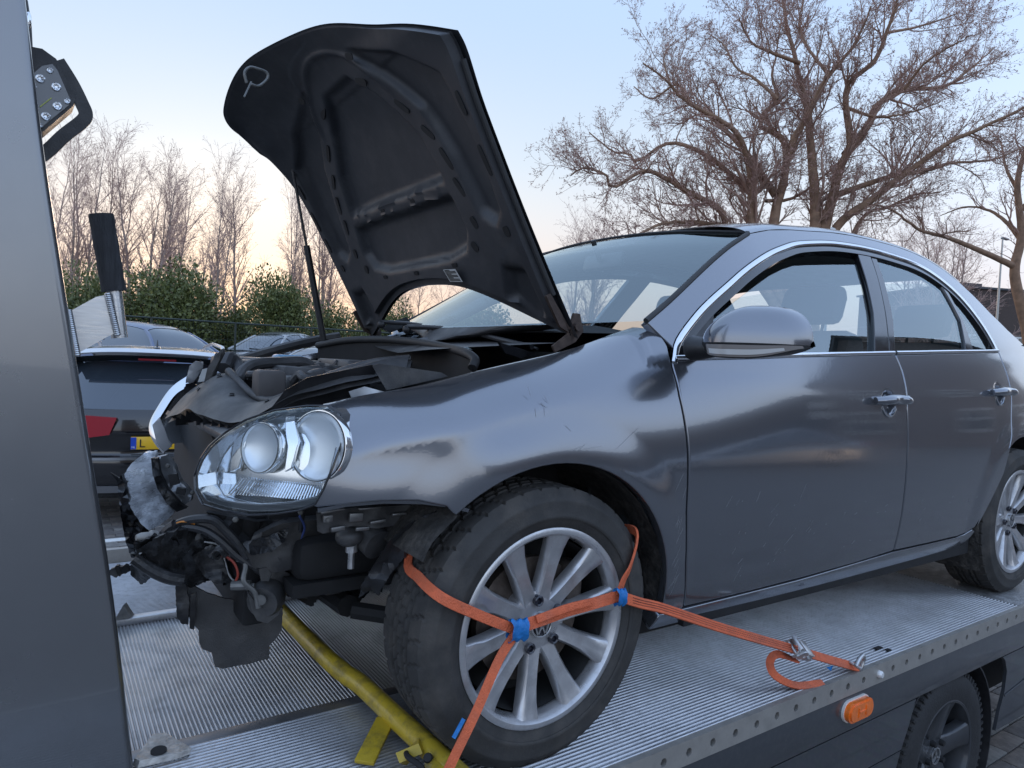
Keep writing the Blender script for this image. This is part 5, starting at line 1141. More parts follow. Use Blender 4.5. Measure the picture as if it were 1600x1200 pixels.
sheet('horn_flap', [(386, 924), (398, 940), (410, 950), (428, 952), (438, 944), (436, 960), (418, 974), (402, 970), (394, 956)], -.50, DARKPL, nose, .004, .006, seed=71)
sheet('connector', [(404, 890), (416, 886), (424, 896), (420, 908), (408, 908)], -.50, DARKPL, nose, .02, .0, seed=72)
sheet('rubber_boot', [(420, 896), (436, 888), (452, 896), (462, 914), (454, 926), (440, 918), (424, 908)], -.47, BLACKPL, nose, .03, .01, seed=73)
# wiring
for i, (pts, r) in enumerate([([(252, 838, -.40), (272, 822, -.42), (300, 812, -.44), (332, 812, -.46), (352, 828, -.47), (372, 850, -.48), (388, 872, -.49)], .010), ([(285, 822, -.43), (318, 828, -.45), (345, 845, -.47), (370, 868, -.48), (396, 884, -.49)], .009), ([(388, 872, -.49), (402, 890, -.49), (420, 900, -.48)], .008), ([(258, 835, -.41), (266, 826, -.42), (275, 820, -.43)], .013),
                              ([(470, 830, -.50), (472, 800, -.52), (470, 790, -.54)], .006), ([(372, 820, -.44), (374, 850, -.46), (372, 878, -.47)], .006), ([(330, 870, -.45), (345, 858, -.46), (352, 868, -.46)], .010)]):
    b = MB(); b.tube(catmull([at(x, y, Y=Y) for x, y, Y in pts], 6), r, 8); b.build('wiring', BLACKPL, nose)
b = MB(); b.lathe([(0, -.012), (.012, -.012), (.014, .0), (.010, .004), (.010, .02), (.006, .03), (0, .03)], at(236, 838, Y=-.41), Vector((-.95, -.2, .05)), 14); b.build('lamp_plug', mat('plug_grey', (.30, .29, .27), .5, .2, var=.3), nose)
b = MB(); b.tube([at(338, 868, Y=-.48), at(350, 864, Y=-.44)], .010, 12, caps=False); b.build('tow_eye_tube', STEEL, nose)
# ---- engine bay
bay = empty('engine_bay', (0, 0, 0), car)
ENG = mat('engine_plastic', (.05, .05, .053), .5, var=.35, scale=12, rvar=.15, dirt=(.15, .15, .15), dscale=8, damt=.4)
def ebox(x, y, Y, size, m=None, rot=0, nm='engine_part'):
    b = MB(); b.box(at(x, y, Y=Y), size, Matrix.Rotation(rot, 3, 'Y'), bev=.012); return b.build(nm, m or ENG, bay)
BATT = mat('battery_cover', (.075, .068, .066), .6, var=.15)
ebox(420, 603, -.18, (.075, .07, .085), BATT, nm='battery_box'); ebox(409, 584, -.17, (.022, .02, .012), mat('red_cap', (.35, .02, .03), .4), nm='red_cap')
ebox(470, 588, .10, (.20, .30, .06), rot=.05, nm='engine_cover'); ebox(430, 575, .25, (.22, .20, .05)); ebox(520, 590, .05, (.20, .25, .05)); ebox(400, 570, .40, (.25, .25, .05)); ebox(480, 600, -.05, (.16, .12, .05)); ebox(560, 590, .2, (.2, .3, .12))
ebox(450, 561, .36, (.10, .07, .03), mat('blue_cap', (.10, .30, .50), .4), nm='fluid_cap'); ebox(397, 571, .30, (.07, .05, .02), mat('blue_label', (.16, .30, .60), .4), nm='blue_label')
for i, (pts, r) in enumerate([([(372, 592, .02), (385, 575, .04), (405, 568, .06), (440, 566, .08), (475, 566, .10), (492, 580, .12)], .017), ([(350, 576, .16), (358, 560, .2), (370, 570, .2), (376, 592, .12)], .022), ([(440, 592, .0), (470, 585, .0), (500, 582, .0)], .024), ([(335, 560, .3), (360, 566, .28), (376, 580, .2)], .02), ([(500, 600, -.1), (530, 596, -.12), (560, 586, -.15)], .015), ([(430, 598, -.05), (460, 594, -.06), (490, 600, -.1)], .012)]):
    b = MB(); b.tube(catmull([at(x, y, Y=Y) for x, y, Y in pts], 6), r, 10); b.build('hose', ENG, bay)
# far wing's inner edge, plenum wall and seal, scuttle grille, wipers
b = MB(); b.tube(catmull([at(360, 568, Y=.62), at(420, 550, Y=.64), at(480, 535, Y=.66), at(530, 526, Y=.66)], 6), .02, 8); b.build('wing_rail', DARKPL, bay)
pl = catmull([Vector((-.05, .60, .92)), at(540, 532, Y=.45), at(590, 530, Y=.28), at(640, 533, Y=.10), at(690, 541, Y=-.15), at(726, 551, Y=-.38), at(742, 562, Y=-.47), at(738, 575, Y=-.49)], 6)
b = MB(); b.tube(pl, .013, 10); b.build('plenum_seal', RUBBER, bay, angle=60)
b = MB(); b.add(pl+[p+Vector((.02, 0, -.25)) for p in pl], [(i, i+1, len(pl)+i+1, len(pl)+i) for i in range(len(pl)-1)]); b.build('plenum_wall', VOID, bay)
sheet('inner_wing_panel', [(582, 572), (592, 568), (690, 582), (700, 588), (640, 602), (604, 610)], -.60, DARKPL, bay, .006, .004, seed=81)
sheet('inner_wing_rail', [(445, 610), (480, 590), (580, 570), (592, 572), (580, 595), (575, 610), (500, 632), (430, 650), (410, 655)], -.50, BLACKPL, bay, .012, .006, seed=82, lean=(-.0002, .0008))
sheet('inner_wing_scrap', [(545, 612), (570, 604), (600, 612), (575, 622), (550, 624)], -.63, SILV, bay, .006, .01, seed=83)
def cowl(u, v):
    Y = .62-1.24*u; a = abs(Y)/.67; A = fwind(.012, .5-Y/1.42); B = hp(Y, 0, 0); B = Vector((.203-vr_(min(1, a))-.01, Y, .955-.05*(1-a)-.0)); P = A.lerp(B, v); P.z -= .02*math.sin(PI*v); return P
b = MB(); b.grid(cowl, 40, 8); b.build('scuttle_panel', DARKPL, bay)
b = MB()
for k in range(26):
    p = cowl(.62+.30*k/25, .45); b.box(p+Vector((0, 0, .004)), (.045, .006, .012), Matrix.Rotation(.5, 3, 'X'))
b.build('scuttle_louvres', BLACKPL, bay)
for (pts, nm) in (([(640, 516, .18), (690, 518, .05), (735, 524, -.10), (790, 538, -.32), (835, 549, -.46)], 'wiper'), ([(600, 508, .40), (650, 512, .30), (720, 524, .05)], 'wiper')):
    P = catmull([at(x, y, Y=Y)+Vector((-.01, 0, .012)) for x, y, Y in pts], 5); b = MB(); b.tube(P, .008, 8); b.tube([p+Vector((.02, 0, -.004)) for p in P], .005, 6); b.sphere(P[0]+Vector((0, 0, -.01)), .016); b.build(nm, BLACKPL, bay)
sheet('scuttle_end', [(595, 512), (620, 500), (635, 495), (641, 502), (636, 510), (610, 520)], .50, BLACKPL, bay, .03, .01, seed=91)
sheet('scuttle_end', [(780, 535), (815, 545), (836, 552), (815, 560), (790, 552)], -.5, GLOSSB, bay, .02, .004, seed=92)
# inner hood of the bay towards the near wing
b = MB(); hl_line = [hoodline(-.46+.80*k/24) for k in range(25)]; b.add([p+Vector((0, .002, -.004)) for p in hl_line]+[p+Vector((0, .05, -.05)) for p in hl_line]+[p+Vector((0, .09, -.20)) for p in hl_line], [(i+25*r, i+1+25*r, 25*(r+1)+i+1, 25*(r+1)+i) for i in range(24) for r in (0, 1)]); b.build('inner_wing', HPAINT, bay)

rb = random.Random(12)
for k in range(16):
    x = rb.uniform(365, 560); y = 570+ (x-365)*.07 + rb.uniform(-4, 22); Y = rb.uniform(-.15, .35)
    P = [at(x+rb.uniform(-6, 6)+q*rb.uniform(8, 20), y+rb.uniform(-6, 6)-q*2, Y=Y+q*rb.uniform(-.03, .05)) for q in range(4)]
    b = MB(); b.tube(catmull(P, 5), rb.choice((.005, .006, .009, .012)), 8); b.build('hose' if k % 2 else 'cable', ENG if k % 3 else BLACKPL, bay)
for k in range(12):
    x = rb.uniform(370, 560); y = 572+(x-365)*.06+rb.uniform(0, 22); ebox(x, y, rb.uniform(-.10, .30), (rb.uniform(.02, .06), rb.uniform(.02, .06), rb.uniform(.015, .04)), ENG if k % 4 else DULL, rb.uniform(-.4, .4), 'engine_part')
for x, y, Y in ((505, 575, .1), (470, 577, .15), (536, 583, .0)):
    b = MB(); b.lathe([(0, .012), (.022, .012), (.025, .006), (.025, -.02)], at(x, y, Y=Y), Vector((0, -.2, 1)), 18); b.build('filler_cap', BLACKPL, bay)

for i, (pts, c_) in enumerate([([(268, 826, -.425), (276, 818, -.43), (288, 815, -.44), (305, 818, -.445)], (.55, .20, .03)), ([(266, 829, -.425), (278, 824, -.43), (296, 824, -.44)], (.50, .40, .08)), ([(352, 868, -.46), (366, 880, -.47), (372, 898, -.475), (366, 912, -.47)], (.35, .05, .03)), ([(468, 806, -.52), (476, 824, -.51), (470, 842, -.50)], (.05, .08, .25))]):
    b = MB(); b.tube(catmull([at(x, y, Y=Y) for x, y, Y in pts], 6), .0028, 6); b.build('wire', mat('wire_sheath', c_, .5), nose)
PALE = mat('stressed_plastic_edge', (.42, .43, .43), .7, var=.3, scale=40)
for pts, Y in (([(206, 882), (220, 866), (242, 852), (266, 845), (290, 840)], -.405), ([(320, 846), (340, 852), (350, 872), (358, 896), (366, 910)], -.435), ([(198, 772), (206, 796), (222, 818), (236, 830)], -.15), ([(256, 840), (270, 832), (283, 826)], -.40)):
    P = []
    for x, y in pts: P.append(at(x+rnd.uniform(-1.5, 1.5), y+rnd.uniform(-1.5, 1.5), Y=Y))
    b = MB(); b.tube(catmull(P, 4), [.0008+.0016*rnd.random() for _ in range(4*(len(P)-1)+1)], 5); b.build('torn_edge', PALE, nose)
for x, y, Y in ((368, 795, -.50), (470, 800, -.53), (368, 812, -.48), (512, 812, -.715), (300, 770, -.05), (262, 728, -.04)):
    b = MB(); b.lathe([(0, .004), (.004, .004), (.0045, .003), (.0045, .0), (.007, -.001), (.007, -.003)], at(x, y, Y=Y), Vector((-.2, -1, .1)), 6); b.build('bolt', DULL, nose)
# ------------------------------------------------------------------ ground
def rise(x, y): return .40*sstep(7.5, 14, y)
gm_, gt, gb = nodes('paving'); N = gt.nodes.new; L = gt.links.new
co = N('ShaderNodeTexCoord'); br = N('ShaderNodeTexBrick'); br.inputs['Scale'].default_value = 1.0; br.inputs['Brick Width'].default_value = .21; br.inputs['Row Height'].default_value = .105; br.inputs['Mortar Size'].default_value = .004
br.inputs['Color1'].default_value = (.15, .135, .125, 1); br.inputs['Color2'].default_value = (.20, .185, .17, 1); br.inputs['Mortar'].default_value = (.06, .055, .05, 1)
nz = N('ShaderNodeTexNoise'); nz.inputs['Scale'].default_value = 40; nz.inputs['Detail'].default_value = 8; mxx = N('ShaderNodeMix'); mxx.data_type = 'RGBA'; mxx.blend_type = 'OVERLAY'; mxx.inputs['Factor'].default_value = .7
L(co.outputs['Object'], br.inputs['Vector']); L(co.outputs['Object'], nz.inputs['Vector']); L(br.outputs['Color'], mxx.inputs['A']); L(nz.outputs['Color'], mxx.inputs['B']); L(mxx.outputs['Result'], gb.inputs['Base Color']); gb.inputs['Roughness'].default_value = .85
ys = [-400, -60, -20, -6, -2, 2, 5, 7.5, 8.5, 9.5, 10.5, 11.5, 12.5, 14, 20, 40, 120, 500]; xs = [-400, -60, -20, -8, -3, 0, 3, 6, 10, 20, 60, 400]
b = MB(); b.add([(x, y, GZ+rise(x, y)) for x in xs for y in ys], [(i*len(ys)+j, (i+1)*len(ys)+j, (i+1)*len(ys)+j+1, i*len(ys)+j+1) for i in range(len(xs)-1) for j in range(len(ys)-1)])
ground = tag(b.build('ground', gm_, None, angle=60), kind='structure')
PAV = [mat('paver_'+n_, c_, .85, var=.3, scale=30, bump=.5, bscale=90) for n_, c_ in (('brown', (.16, .14, .125)), ('grey', (.19, .18, .165)), ('dark', (.12, .11, .105)))]
b = MB(); b.box((0, 0, .006), (.204, .099, .012), bev=.004); PM = []
for m in PAV:
    me = b.mesh('paver'); me.materials.append(m); PM.append(me)
def lay(x0, x1, y0, y1, lim):
    k = 0; U_ = .105; cells = []                               # herringbone
    for i in range(-60, 60):
        for j in range(-60, 60):
            for hv in (0, 1):
                if hv == 0: cx, cy, rz = (i*2*U_+j*U_)+U_, j*U_+U_*.5-i*0, 0
    y = y0
    while y < y1:
        x = x0+(U_ if int(round((y-y0)/U_)) % 2 else 0)
        while x < x1 and k < lim:
            o = link('paver', rnd.choice(PM), None, ground); o.location = (x, y, GZ+rise(x, y)-.001+rnd.uniform(0, .002)); o.rotation_euler = (rnd.uniform(-.01, .01), rnd.uniform(-.01, .01), rnd.uniform(-.01, .01)); k += 1; x += .21
        y += U_
lay(2.35, 4.0, -1.3, .55, 142); lay(-1.0, .35, 3.6, 6.2, 154)
WLINE = mat('white_road_paint', (.70, .70, .67), .7, var=.2, scale=20)
b = MB(); q0 = at(150, 846, Z=GZ+.016); b.box((q0.x+.3, q0.y, GZ+.014), (3.0, .10, .004)); tag(b.build('parking_line', WLINE, None), kind='structure')

# ------------------------------------------------------------------ parked cars
BLACKCAR = mat('black_car_paint', (.012, .012, .014), .10, coat=1, rvar=.04); BLUECAR = mat('blue_car_paint', (.07, .10, .19), .25, .5, coat=1); SILVERCAR = mat('silver_car_paint', (.40, .41, .42), .28, .7, coat=1); GREYCAR = mat('dark_grey_car_paint', (.05, .055, .06), .25, .5, coat=1); WHITECAR = mat('pale_car_paint', (.55, .56, .56), .25, .2, coat=1)
CARGLASS = mat('car_glass_dark', (.05, .065, .085), .05, .35, coat=1, spec=.9); REDL = mat('tail_lens', (.35, .008, .02), .15, coat=1); CLEARL = mat('clear_lamp', (.65, .68, .70), .12, .6, coat=1)
LEAFY = mat('roof_sheen_with_debris', (.60, .60, .61), .30, .6, coat=.8, dirt=(.07, .055, .045), dscale=26, damt=.9)  # pale base paints the sky's reflection on the black roof; dark blotches are debris
BTYRE = mat('plain_tyre', (.02, .02, .02), .8); BRIM = mat('plain_rim', (.35, .35, .36), .35, .8)
def bwheel(root, x, y, r, sd):
    w0 = empty('wheel', (x, y, r), root); b = MB(); b.lathe([(r*.62, -.10), (r*.9, -.11), (r, -.07), (r, .07), (r*.9, .11), (r*.62, .10)], (0, 0, 0), Vector((0, 1, 0)), 28); b.build('tyre', BTYRE, w0)
    b = MB(); b.lathe([(0, -.09), (r*.15, -.10), (r*.2, -.07), (r*.58, -.08), (r*.64, -.10)], (0, 0, 0), Vector((0, sd, 0)), 28)
    for k in range(5): a = 2*PI*k/5; b.box((r*.38*math.cos(a), -.095*sd*-1*-1, r*.38*math.sin(a)), (r*.5, .02, r*.12), Matrix.Rotation(-a, 3, 'Y'))
    b.build('rim', BRIM, w0)
def loft(secs, n=16):
    """secs: (x, z0, z1, half width low, half width top, roundness) closed rings along x"""
    rings = []
    for x, z0, z1, w0, w1 in secs:
        R_ = []
        for k in range(n+1):
            t = k/n; a = PI*t; s = -math.cos(a); e = math.sin(a)**.45
            z = z0+(z1-z0)*e; f = e; y = (w0+(w1-w0)*f**3)*math.copysign(abs(s)**.38, s); R_.append(Vector((x, y, z)))
        rings.append(R_)
    return rings
def simple_car(name, label, paint, loc, rz, kind='saloon', grp=None):
    root = tag(empty(name, loc), label, 'car', grp); root.rotation_euler = (0, 0, rz)
    if kind == 'saloon': L_, H, bh, gh = 4.45, 1.44, .92, [(1.28, .93, .02), (2.05, 1.40, 1), (3.15, 1.42, 1), (3.95, .98, .02)]
    elif kind == 'mpv': L_, H, bh, gh = 4.35, 1.66, 1.02, [(.78, 1.02, .02), (1.75, 1.60, 1), (3.6, 1.64, 1), (4.22, 1.06, .02)]
    else: L_, H, bh, gh = 4.1, 1.48, .92, [(1.05, .93, .02), (1.85, 1.43, 1), (3.4, 1.44, 1), (4.0, .98, .02)]
    W2 = .87; body = [(.0, .30, .58, .62, .55), (.06, .22, .66, .74, .66), (.22, .20, .72, .83, .74), (.7, .20, bh-.12, W2, .78), (gh[0][0], .2, bh, W2, .80), (2.2, .2, bh+.03, W2+.01, .82), (3.3, .2, bh+.05, W2, .80), (L_-.35, .22, bh+.05, .85, .76), (L_-.08, .26, bh-.0, .79, .70), (L_, .36, bh-.15, .70, .62)]
    R_ = loft(body); b = MB(); n = 17
    b.add([q for r in R_ for q in r], [(i*n+k, i*n+k+1, (i+1)*n+k+1, (i+1)*n+k) for i in range(len(R_)-1) for k in range(n-1)]+[tuple(range(n)), tuple((len(R_)-1)*n+k for k in range(n))]); b.build('body', paint, root, angle=38)
    # cabin: glass loft, painted roof and pillars
    def cab(u, v, o=0):
        # u along, v around
        P = catmull([(g[0], 0, g[1]) for g in gh], 8); k = u*(len(P)-1); i = min(int(k), len(P)-2); p = P[i].lerp(P[i+1], k-i)
        a = PI*v; s = -math.cos(a); e = max(0, math.sin(a))**.5; zt = p.z; zb = bh-.02; wt = .80-.26*max(0, (zt-zb))/.5
        return Vector((p.x, s_pow(s)*(.80+(wt-.80)*e)+0, zb+(zt-zb)*e))
    def s_pow(s): return math.copysign(abs(s)**.45, s)
    b = MB(); b.grid(cab, 24, 24); b.build('windows', CARGLASS, root, angle=50)
    b = MB(); b.grid(lambda u, v: cab(.30+.42*u, .27+.46*v)+Vector((0, 0, .008)), 12, 14); b.build('roof', paint, root, angle=60)
    for sd in (-1, 1):
        for (u0, v0, u1, v1) in ((.02, .10, .31, .27), (.97, .10, .70, .27), (.50, .06, .50, .27)):
            P = []
            for k in range(9):
                f = k/8; vv = v0+(v1-v0)*f; p = cab(u0+(u1-u0)*f, vv if sd < 0 else 1-vv); P.append(p+Vector((0, 0, .004)))
            b = MB(); b.tube(P, .035, 6); b.build('pillar', paint, root)
        for x in (.80, L_-.85): bwheel(root, x, sd*.78, .31, sd)
        b = MB(); b.sphere(Vector((.16, sd*.62, .60)), (.12, .15, .085), 14, 8); b.build('headlight', CLEARL, root)
        b = MB(); b.sphere(Vector((L_-.08, sd*.66, bh-.14)), (.09, .12, .10), 12, 8); b.build('tail_light', REDL, root)
        b = MB(); b.sphere(Vector((gh[0][0]+.45, sd*.96, bh+.05)), (.06, .10, .07), 12, 8); b.build('door_mirror', paint, root)
        b = MB(); b.box((2.05, sd*(W2+.005), bh-.14), (.16, .03, .03), bev=.01); b.box((3.0, sd*(W2+.002), bh-.12), (.16, .03, .03), bev=.01); b.build('door_handle', paint, root)
    b = MB(); b.box((.0, 0, .42), (.05, .9, .10), bev=.015); b.build('grille', VOID, root); b = MB(); b.tube([(gh[0][0]+.06, -.55, bh+.05), (gh[0][0]+.06, .1, bh+.06)], .012, 6); b.build('wiper', VOID, root)
    b = MB(); b.box((.0, 0, .55), (.03, .52, .11), bev=.004); b.build('number_plate', mat('plate_yellow', (.75, .48, .03), .5), root)
    return root
def groundat(x, y, d):
    p = dist(x, y, d); return p
def place(px, d): p = dist(px, 600, d); return Vector((p.x, p.y, GZ+rise(p.x, p.y)))
p = place(350, 13.2); mpv = simple_car('people_carrier', 'slate-blue people carrier facing the wreck, parked by the fence', BLUECAR, (p.x-.1, p.y-.5, p.z+.12), math.radians(118), 'mpv')
p = place(415, 17.0); simple_car('saloon_car', 'silver saloon parked by the fence right of the people carrier', SILVERCAR, (p.x-1.3, p.y-.2, p.z+.30), math.radians(35), 'saloon')
p = place(452, 14.2); simple_car('hatchback', 'pale hatchback whose roof shows just above the wrecked engine bay', WHITECAR, (p.x-.9, p.y, p.z+.05), math.radians(20), 'hatch')
p = place(120, 13.0); simple_car('hatchback', 'dark car behind the black estate, beside the grab bar', GREYCAR, (p.x-.6, p.y, p.z+.12), math.radians(95), 'hatch')
# --- black estate seen from behind
sx0 = dist(246, 600, 6.3); SP = Vector((sx0.x, sx0.y, GZ+.03)); saz = math.radians(6)
suv = tag(empty('estate_car', tuple(SP)), 'black estate car seen from behind, roof strewn with debris, beside the headboard post', 'car'); suv.rotation_euler = (0, 0, -saz)
prof = [(.10, .24, .84), (.03, .30, .88), (.0, .40, .905), (-.01, .52, .915), (.0, .62, .92), (.05, .635, .92), (.06, .70, .92), (.05, .85, .92), (.07, .98, .905), (.10, 1.05, .885)]
def wrap(y, z, hw, s, yr=.30): return Vector((s*hw, y+yr*abs(s)**3.4, z))
b = MB(); P = catmull([(a, c_, d) for a, c_, d in prof], 4); n = 33
b.add([wrap(q.x, q.y, q.z, -1+2*k/32) for q in P for k in range(n)], [(i*n+k, i*n+k+1, (i+1)*n+k+1, (i+1)*n+k) for i in range(len(P)-1) for k in range(n-1)]); b.build('tailgate', BLACKCAR, suv, angle=50)
b = MB(); b.grid(lambda u, v: wrap(.10+.36*v, 1.05+.43*v, (.885-.155*v)*.985, -1+2*u, .26), 24, 8); b.build('rear_window', CARGLASS, suv, angle=60)
def sroof(u, v):
    hw = .70-.07*v; s = -1+2*u; y = .26+3.0*v; z = 1.555+.085*math.sin(PI*min(1, .18+v*.75))-.045*abs(s)**3-.10*v**3; return Vector((s*hw, y+.16*abs(s)**3*(1-v), z))
b = MB(); b.grid(sroof, 24, 20); b.build('roof', LEAFY, suv, angle=60)
b = MB(); b.grid(lambda u, v: Vector(((-1+2*u)*(.715-.02*v), .26+.20*v+.17*abs(-1+2*u)**3, 1.545-.055*v-.045*abs(-1+2*u)**3+.0)), 24, 4); b.build('roof_spoiler', GLOSSB, suv)
b = MB(); b.sweep([sroof(k/24, 0)+Vector((0, -.02, -.012)) for k in range(25)], [(-.02, -.01), (-.02, .012), (.02, .012), (.02, -.01)], Vector((0, -.8, .4))); b.build('spoiler_lip', mat('spoiler_silver', (.70, .71, .72), .3, .5, coat=.8), suv)
b = MB(); b.prism([Vector((-.16, .275, 1.518)), Vector((.16, .275, 1.518)), Vector((.16, .285, 1.50)), Vector((-.16, .285, 1.50))], Vector((0, .01, 0))); b.build('brake_light', REDL, suv)
b = MB(); b.prism([Vector((-.014, .45, 1.60)), Vector((.014, .45, 1.60)), Vector((.003, .52, 1.70)), Vector((-.003, .52, 1.70))], Vector((0, .06, 0))); b.sphere((0, .50, 1.615), (.035, .08, .022)); b.build('aerial', GLOSSB, suv)
for sd in (-1, 1):
    b = MB(); b.tube([Vector((sd*.60, .50, 1.60)), Vector((sd*.60, .62, 1.655)), Vector((sd*.59, 1.6, 1.69)), Vector((sd*.57, 2.4, 1.65)), Vector((sd*.56, 2.5, 1.60))], .02, 8); b.build('roof_rail', mat('rail_bright', (.7, .7, .72), .25, .9), suv)
    b = MB(); nn = 12; b.add([wrap(.0, z, .925, sd*s, .29)+Vector((0, -.012, 0)) for s, z in ((.34, .985), (.60, 1.0), (.80, .995), (.99, .985), (.99, .80), (.80, .795), (.60, .80), (.40, .83))]+[wrap(.0, z, .925, sd*s, .29)+Vector((0, .05, 0)) for s, z in ((.34, .985), (.60, 1.0), (.80, .995), (.99, .985), (.99, .80), (.80, .795), (.60, .80), (.40, .83))], [(0, 1, 6, 7), (1, 2, 5, 6), (2, 3, 4, 5), (0, 1, 9, 8), (1, 2, 10, 9), (2, 3, 11, 10), (3, 4, 12, 11), (4, 5, 13, 12), (5, 6, 14, 13), (6, 7, 15, 14), (7, 0, 8, 15)]); b.build('tail_light', REDL, suv, angle=30)
    side = [(.24, .30), (.62, .26), (1.05, .25), (3.9, .25), (4.3, .35), (4.5, .60), (4.35, .80), (3.4, .95), (1.0, 1.06), (.36, 1.05), (.30, .7)]
    b = MB(); b.plate([Vector((sd*.915, y_, z_)) for y_, z_ in side], Vector((-sd*.10, 0, 0))); b.build('side_panel', BLACKCAR, suv)
    b = MB(); b.add([Vector((sd*.88, .38, 1.05)), Vector((sd*.88, 3.3, .96)), Vector((sd*.62, 2.7, 1.50)), Vector((sd*.64, 1.2, 1.57)), Vector((sd*.68, .55, 1.52))], [(0, 1, 2, 3, 4)]); b.build('side_window', CARGLASS, suv)
    bwheel(suv, 0, 0, .33, 1) if False else None
    for y_ in (.95, 3.75):
        w0 = empty('wheel', (sd*.82, y_, .34), suv); b = MB(); b.lathe([(.21, -.11), (.30, -.12), (.34, -.08), (.34, .08), (.30, .12), (.21, .11)], (0, 0, 0), Vector((1, 0, 0)), 28); b.build('tyre', BTYRE, w0); b = MB(); b.lathe([(0, .09), (.21, .10), (.215, .05)], (0, 0, 0), Vector((sd, 0, 0)), 28); b.build('rim', BRIM, w0)
b = MB(); b.grid(lambda u, v: Vector(((-1+2*u)*.88, 3.2+1.2*v, .98-.22*v*v)), 8, 6); b.build('engine_lid', BLACKCAR, suv)
b = MB(); b.sweep([wrap(-.012, .615, .925, -1+2*k/24) for k in range(25)], [(-.012, -.01), (-.012, .008), (.012, .008), (.012, -.01)], Vector((0, -1, 0))); b.build('bumper_strip', CHROME, suv)
b = MB(); b.sweep([wrap(-.010, .34, .90, -1+2*k/24) for k in range(25)], [(-.03, -.01), (-.03, .01), (.03, .01), (.03, -.01)], Vector((0, -1, 0))); b.build('bumper_sill', mat('sill_grey', (.10, .10, .105), .5), suv)
PY = mat('number_plate_yellow', (.80, .47, .02), .4, coat=.3)
b = MB(); b.box((.06, -.005, .755), (.52, .012, .115), bev=.003); pl_ = b.build('number_plate', PY, suv)
b = MB(); b.box((-.178, -.012, .755), (.045, .004, .108)); b.build('plate_band', mat('plate_blue', (.01, .06, .45), .5), pl_)
def text(s, size, loc, rot, m, parent, name):
    cu = bpy.data.curves.new(name, 'FONT'); cu.body = s; cu.size = size; cu.extrude = .0008; cu.align_x = 'LEFT'
    o = bpy.data.objects.new(name, cu); COL.objects.link(o); o.location = loc; o.rotation_euler = rot; bpy.context.view_layer.update()
    me = bpy.data.meshes.new_from_object(o.evaluated_get(bpy.context.evaluated_depsgraph_get())); bpy.data.objects.remove(o); o = link(name, me, m, parent); o.location = loc; o.rotation_euler = rot; return o
text('L', .105, (-.135, -.0135, .718), (PI/2, 0, 0), VOID, pl_, 'plate_letter'); text('NL', .024, (-.193, -.0155, .712), (PI/2, 0, 0), mat('plate_white', (.8, .8, .8), .5), pl_, 'plate_letter')

# ------------------------------------------------------------------ fence and hedge
FEN = mat('fence_green', (.02, .03, .024), .5)
f0, f1 = dist(90, 487, 15.5), dist(1010, 560, 23.5)
fence = tag(empty('mesh_fence', (f0.x, f0.y, GZ)), 'dark green wire mesh fence in front of the laurel hedge', 'fence'); fence.location = (0, 0, 0)
fb = Vector((f0.x, f0.y, GZ+.35)); fe_ = Vector((f1.x, f1.y, GZ+.35)); zt = f0.z
nb_ = 9
for k in range(nb_+1):
    q = fb.lerp(fe_, k/nb_); b = MB(); b.tube([q, Vector((q.x, q.y, zt+.02))], .028, 8); b.build('fence_post', FEN, fence)
b = MB(); b.tube([Vector((fb.x, fb.y, zt)), Vector((fe_.x, fe_.y, zt))], .022, 8); b.build('top_rail', FEN, fence)
b = MB(); dirf = (fe_-fb); nw = 260
for k in range(nw):
    q = fb+dirf*(k/nw); b.tube([q, Vector((q.x, q.y, zt))], .0022, 3, caps=False)
for k in range(9):
    z_ = fb.z+(zt-fb.z)*k/9; b.tube([Vector((fb.x, fb.y, z_)), Vector((fe_.x, fe_.y, z_))], .003, 3, caps=False)
tag(b.build('wire_mesh', FEN, fence, fix=False), kind='stuff')
def leafmat(name, c1, c2, c3):
    m, t, bb = nodes(name); N = t.nodes.new; L = t.links.new; co = N('ShaderNodeTexCoord'); n1 = N('ShaderNodeTexNoise'); n1.inputs['Scale'].default_value = 7; n1.inputs['Detail'].default_value = 3; L(co.outputs['Object'], n1.inputs['Vector'])
    r = N('ShaderNodeValToRGB'); e = r.color_ramp.elements; e[0].position = .3; e[0].color = (*c1, 1); e[1].position = .62; e[1].color = (*c2, 1); q = e.new(.78); q.color = (*c3, 1); L(n1.outputs['Fac'], r.inputs[0]); L(r.outputs[0], bb.inputs['Base Color']); bb.inputs['Roughness'].default_value = .45
    return m
LEAF = leafmat('laurel_leaf', (.075, .098, .03), (.155, .175, .055), (.36, .30, .085)); BARKB = mat('bush_stem', (.09, .06, .045), .9)
def bush_mesh(seed, n=20000):
    r = np.random.default_rng(seed); cl = r.normal(size=(26, 3)); cl /= np.linalg.norm(cl, axis=1)[:, None]; cl *= r.uniform(.35, .72, (26, 1)); rad = r.uniform(.24, .42, 26)
    k = r.integers(0, 26, n); d = r.normal(size=(n, 3)); d /= np.linalg.norm(d, axis=1)[:, None]; c = cl[k]+d*(rad[k]*r.uniform(.5, 1.22, n))[:, None]; c[:, 2] *= 1.0
    a = r.normal(size=(n, 3)); a[:, 2] = np.abs(a[:, 2])*.6-.1; a = a*.7+d*.6; a /= np.linalg.norm(a, axis=1)[:, None]; s = np.cross(a, r.normal(size=(n, 3))); s /= np.linalg.norm(s, axis=1)[:, None]; nn = np.cross(a, s)
    l = r.uniform(.03, .085, n)[:, None]; w2 = l*.27
    V = np.stack([c-a*l*.5, c+s*w2-nn*w2*.3, c+a*l*.5, c-s*w2-nn*w2*.3], 1).reshape(-1, 3); F = np.arange(4*n).reshape(-1, 4)
    return V, F
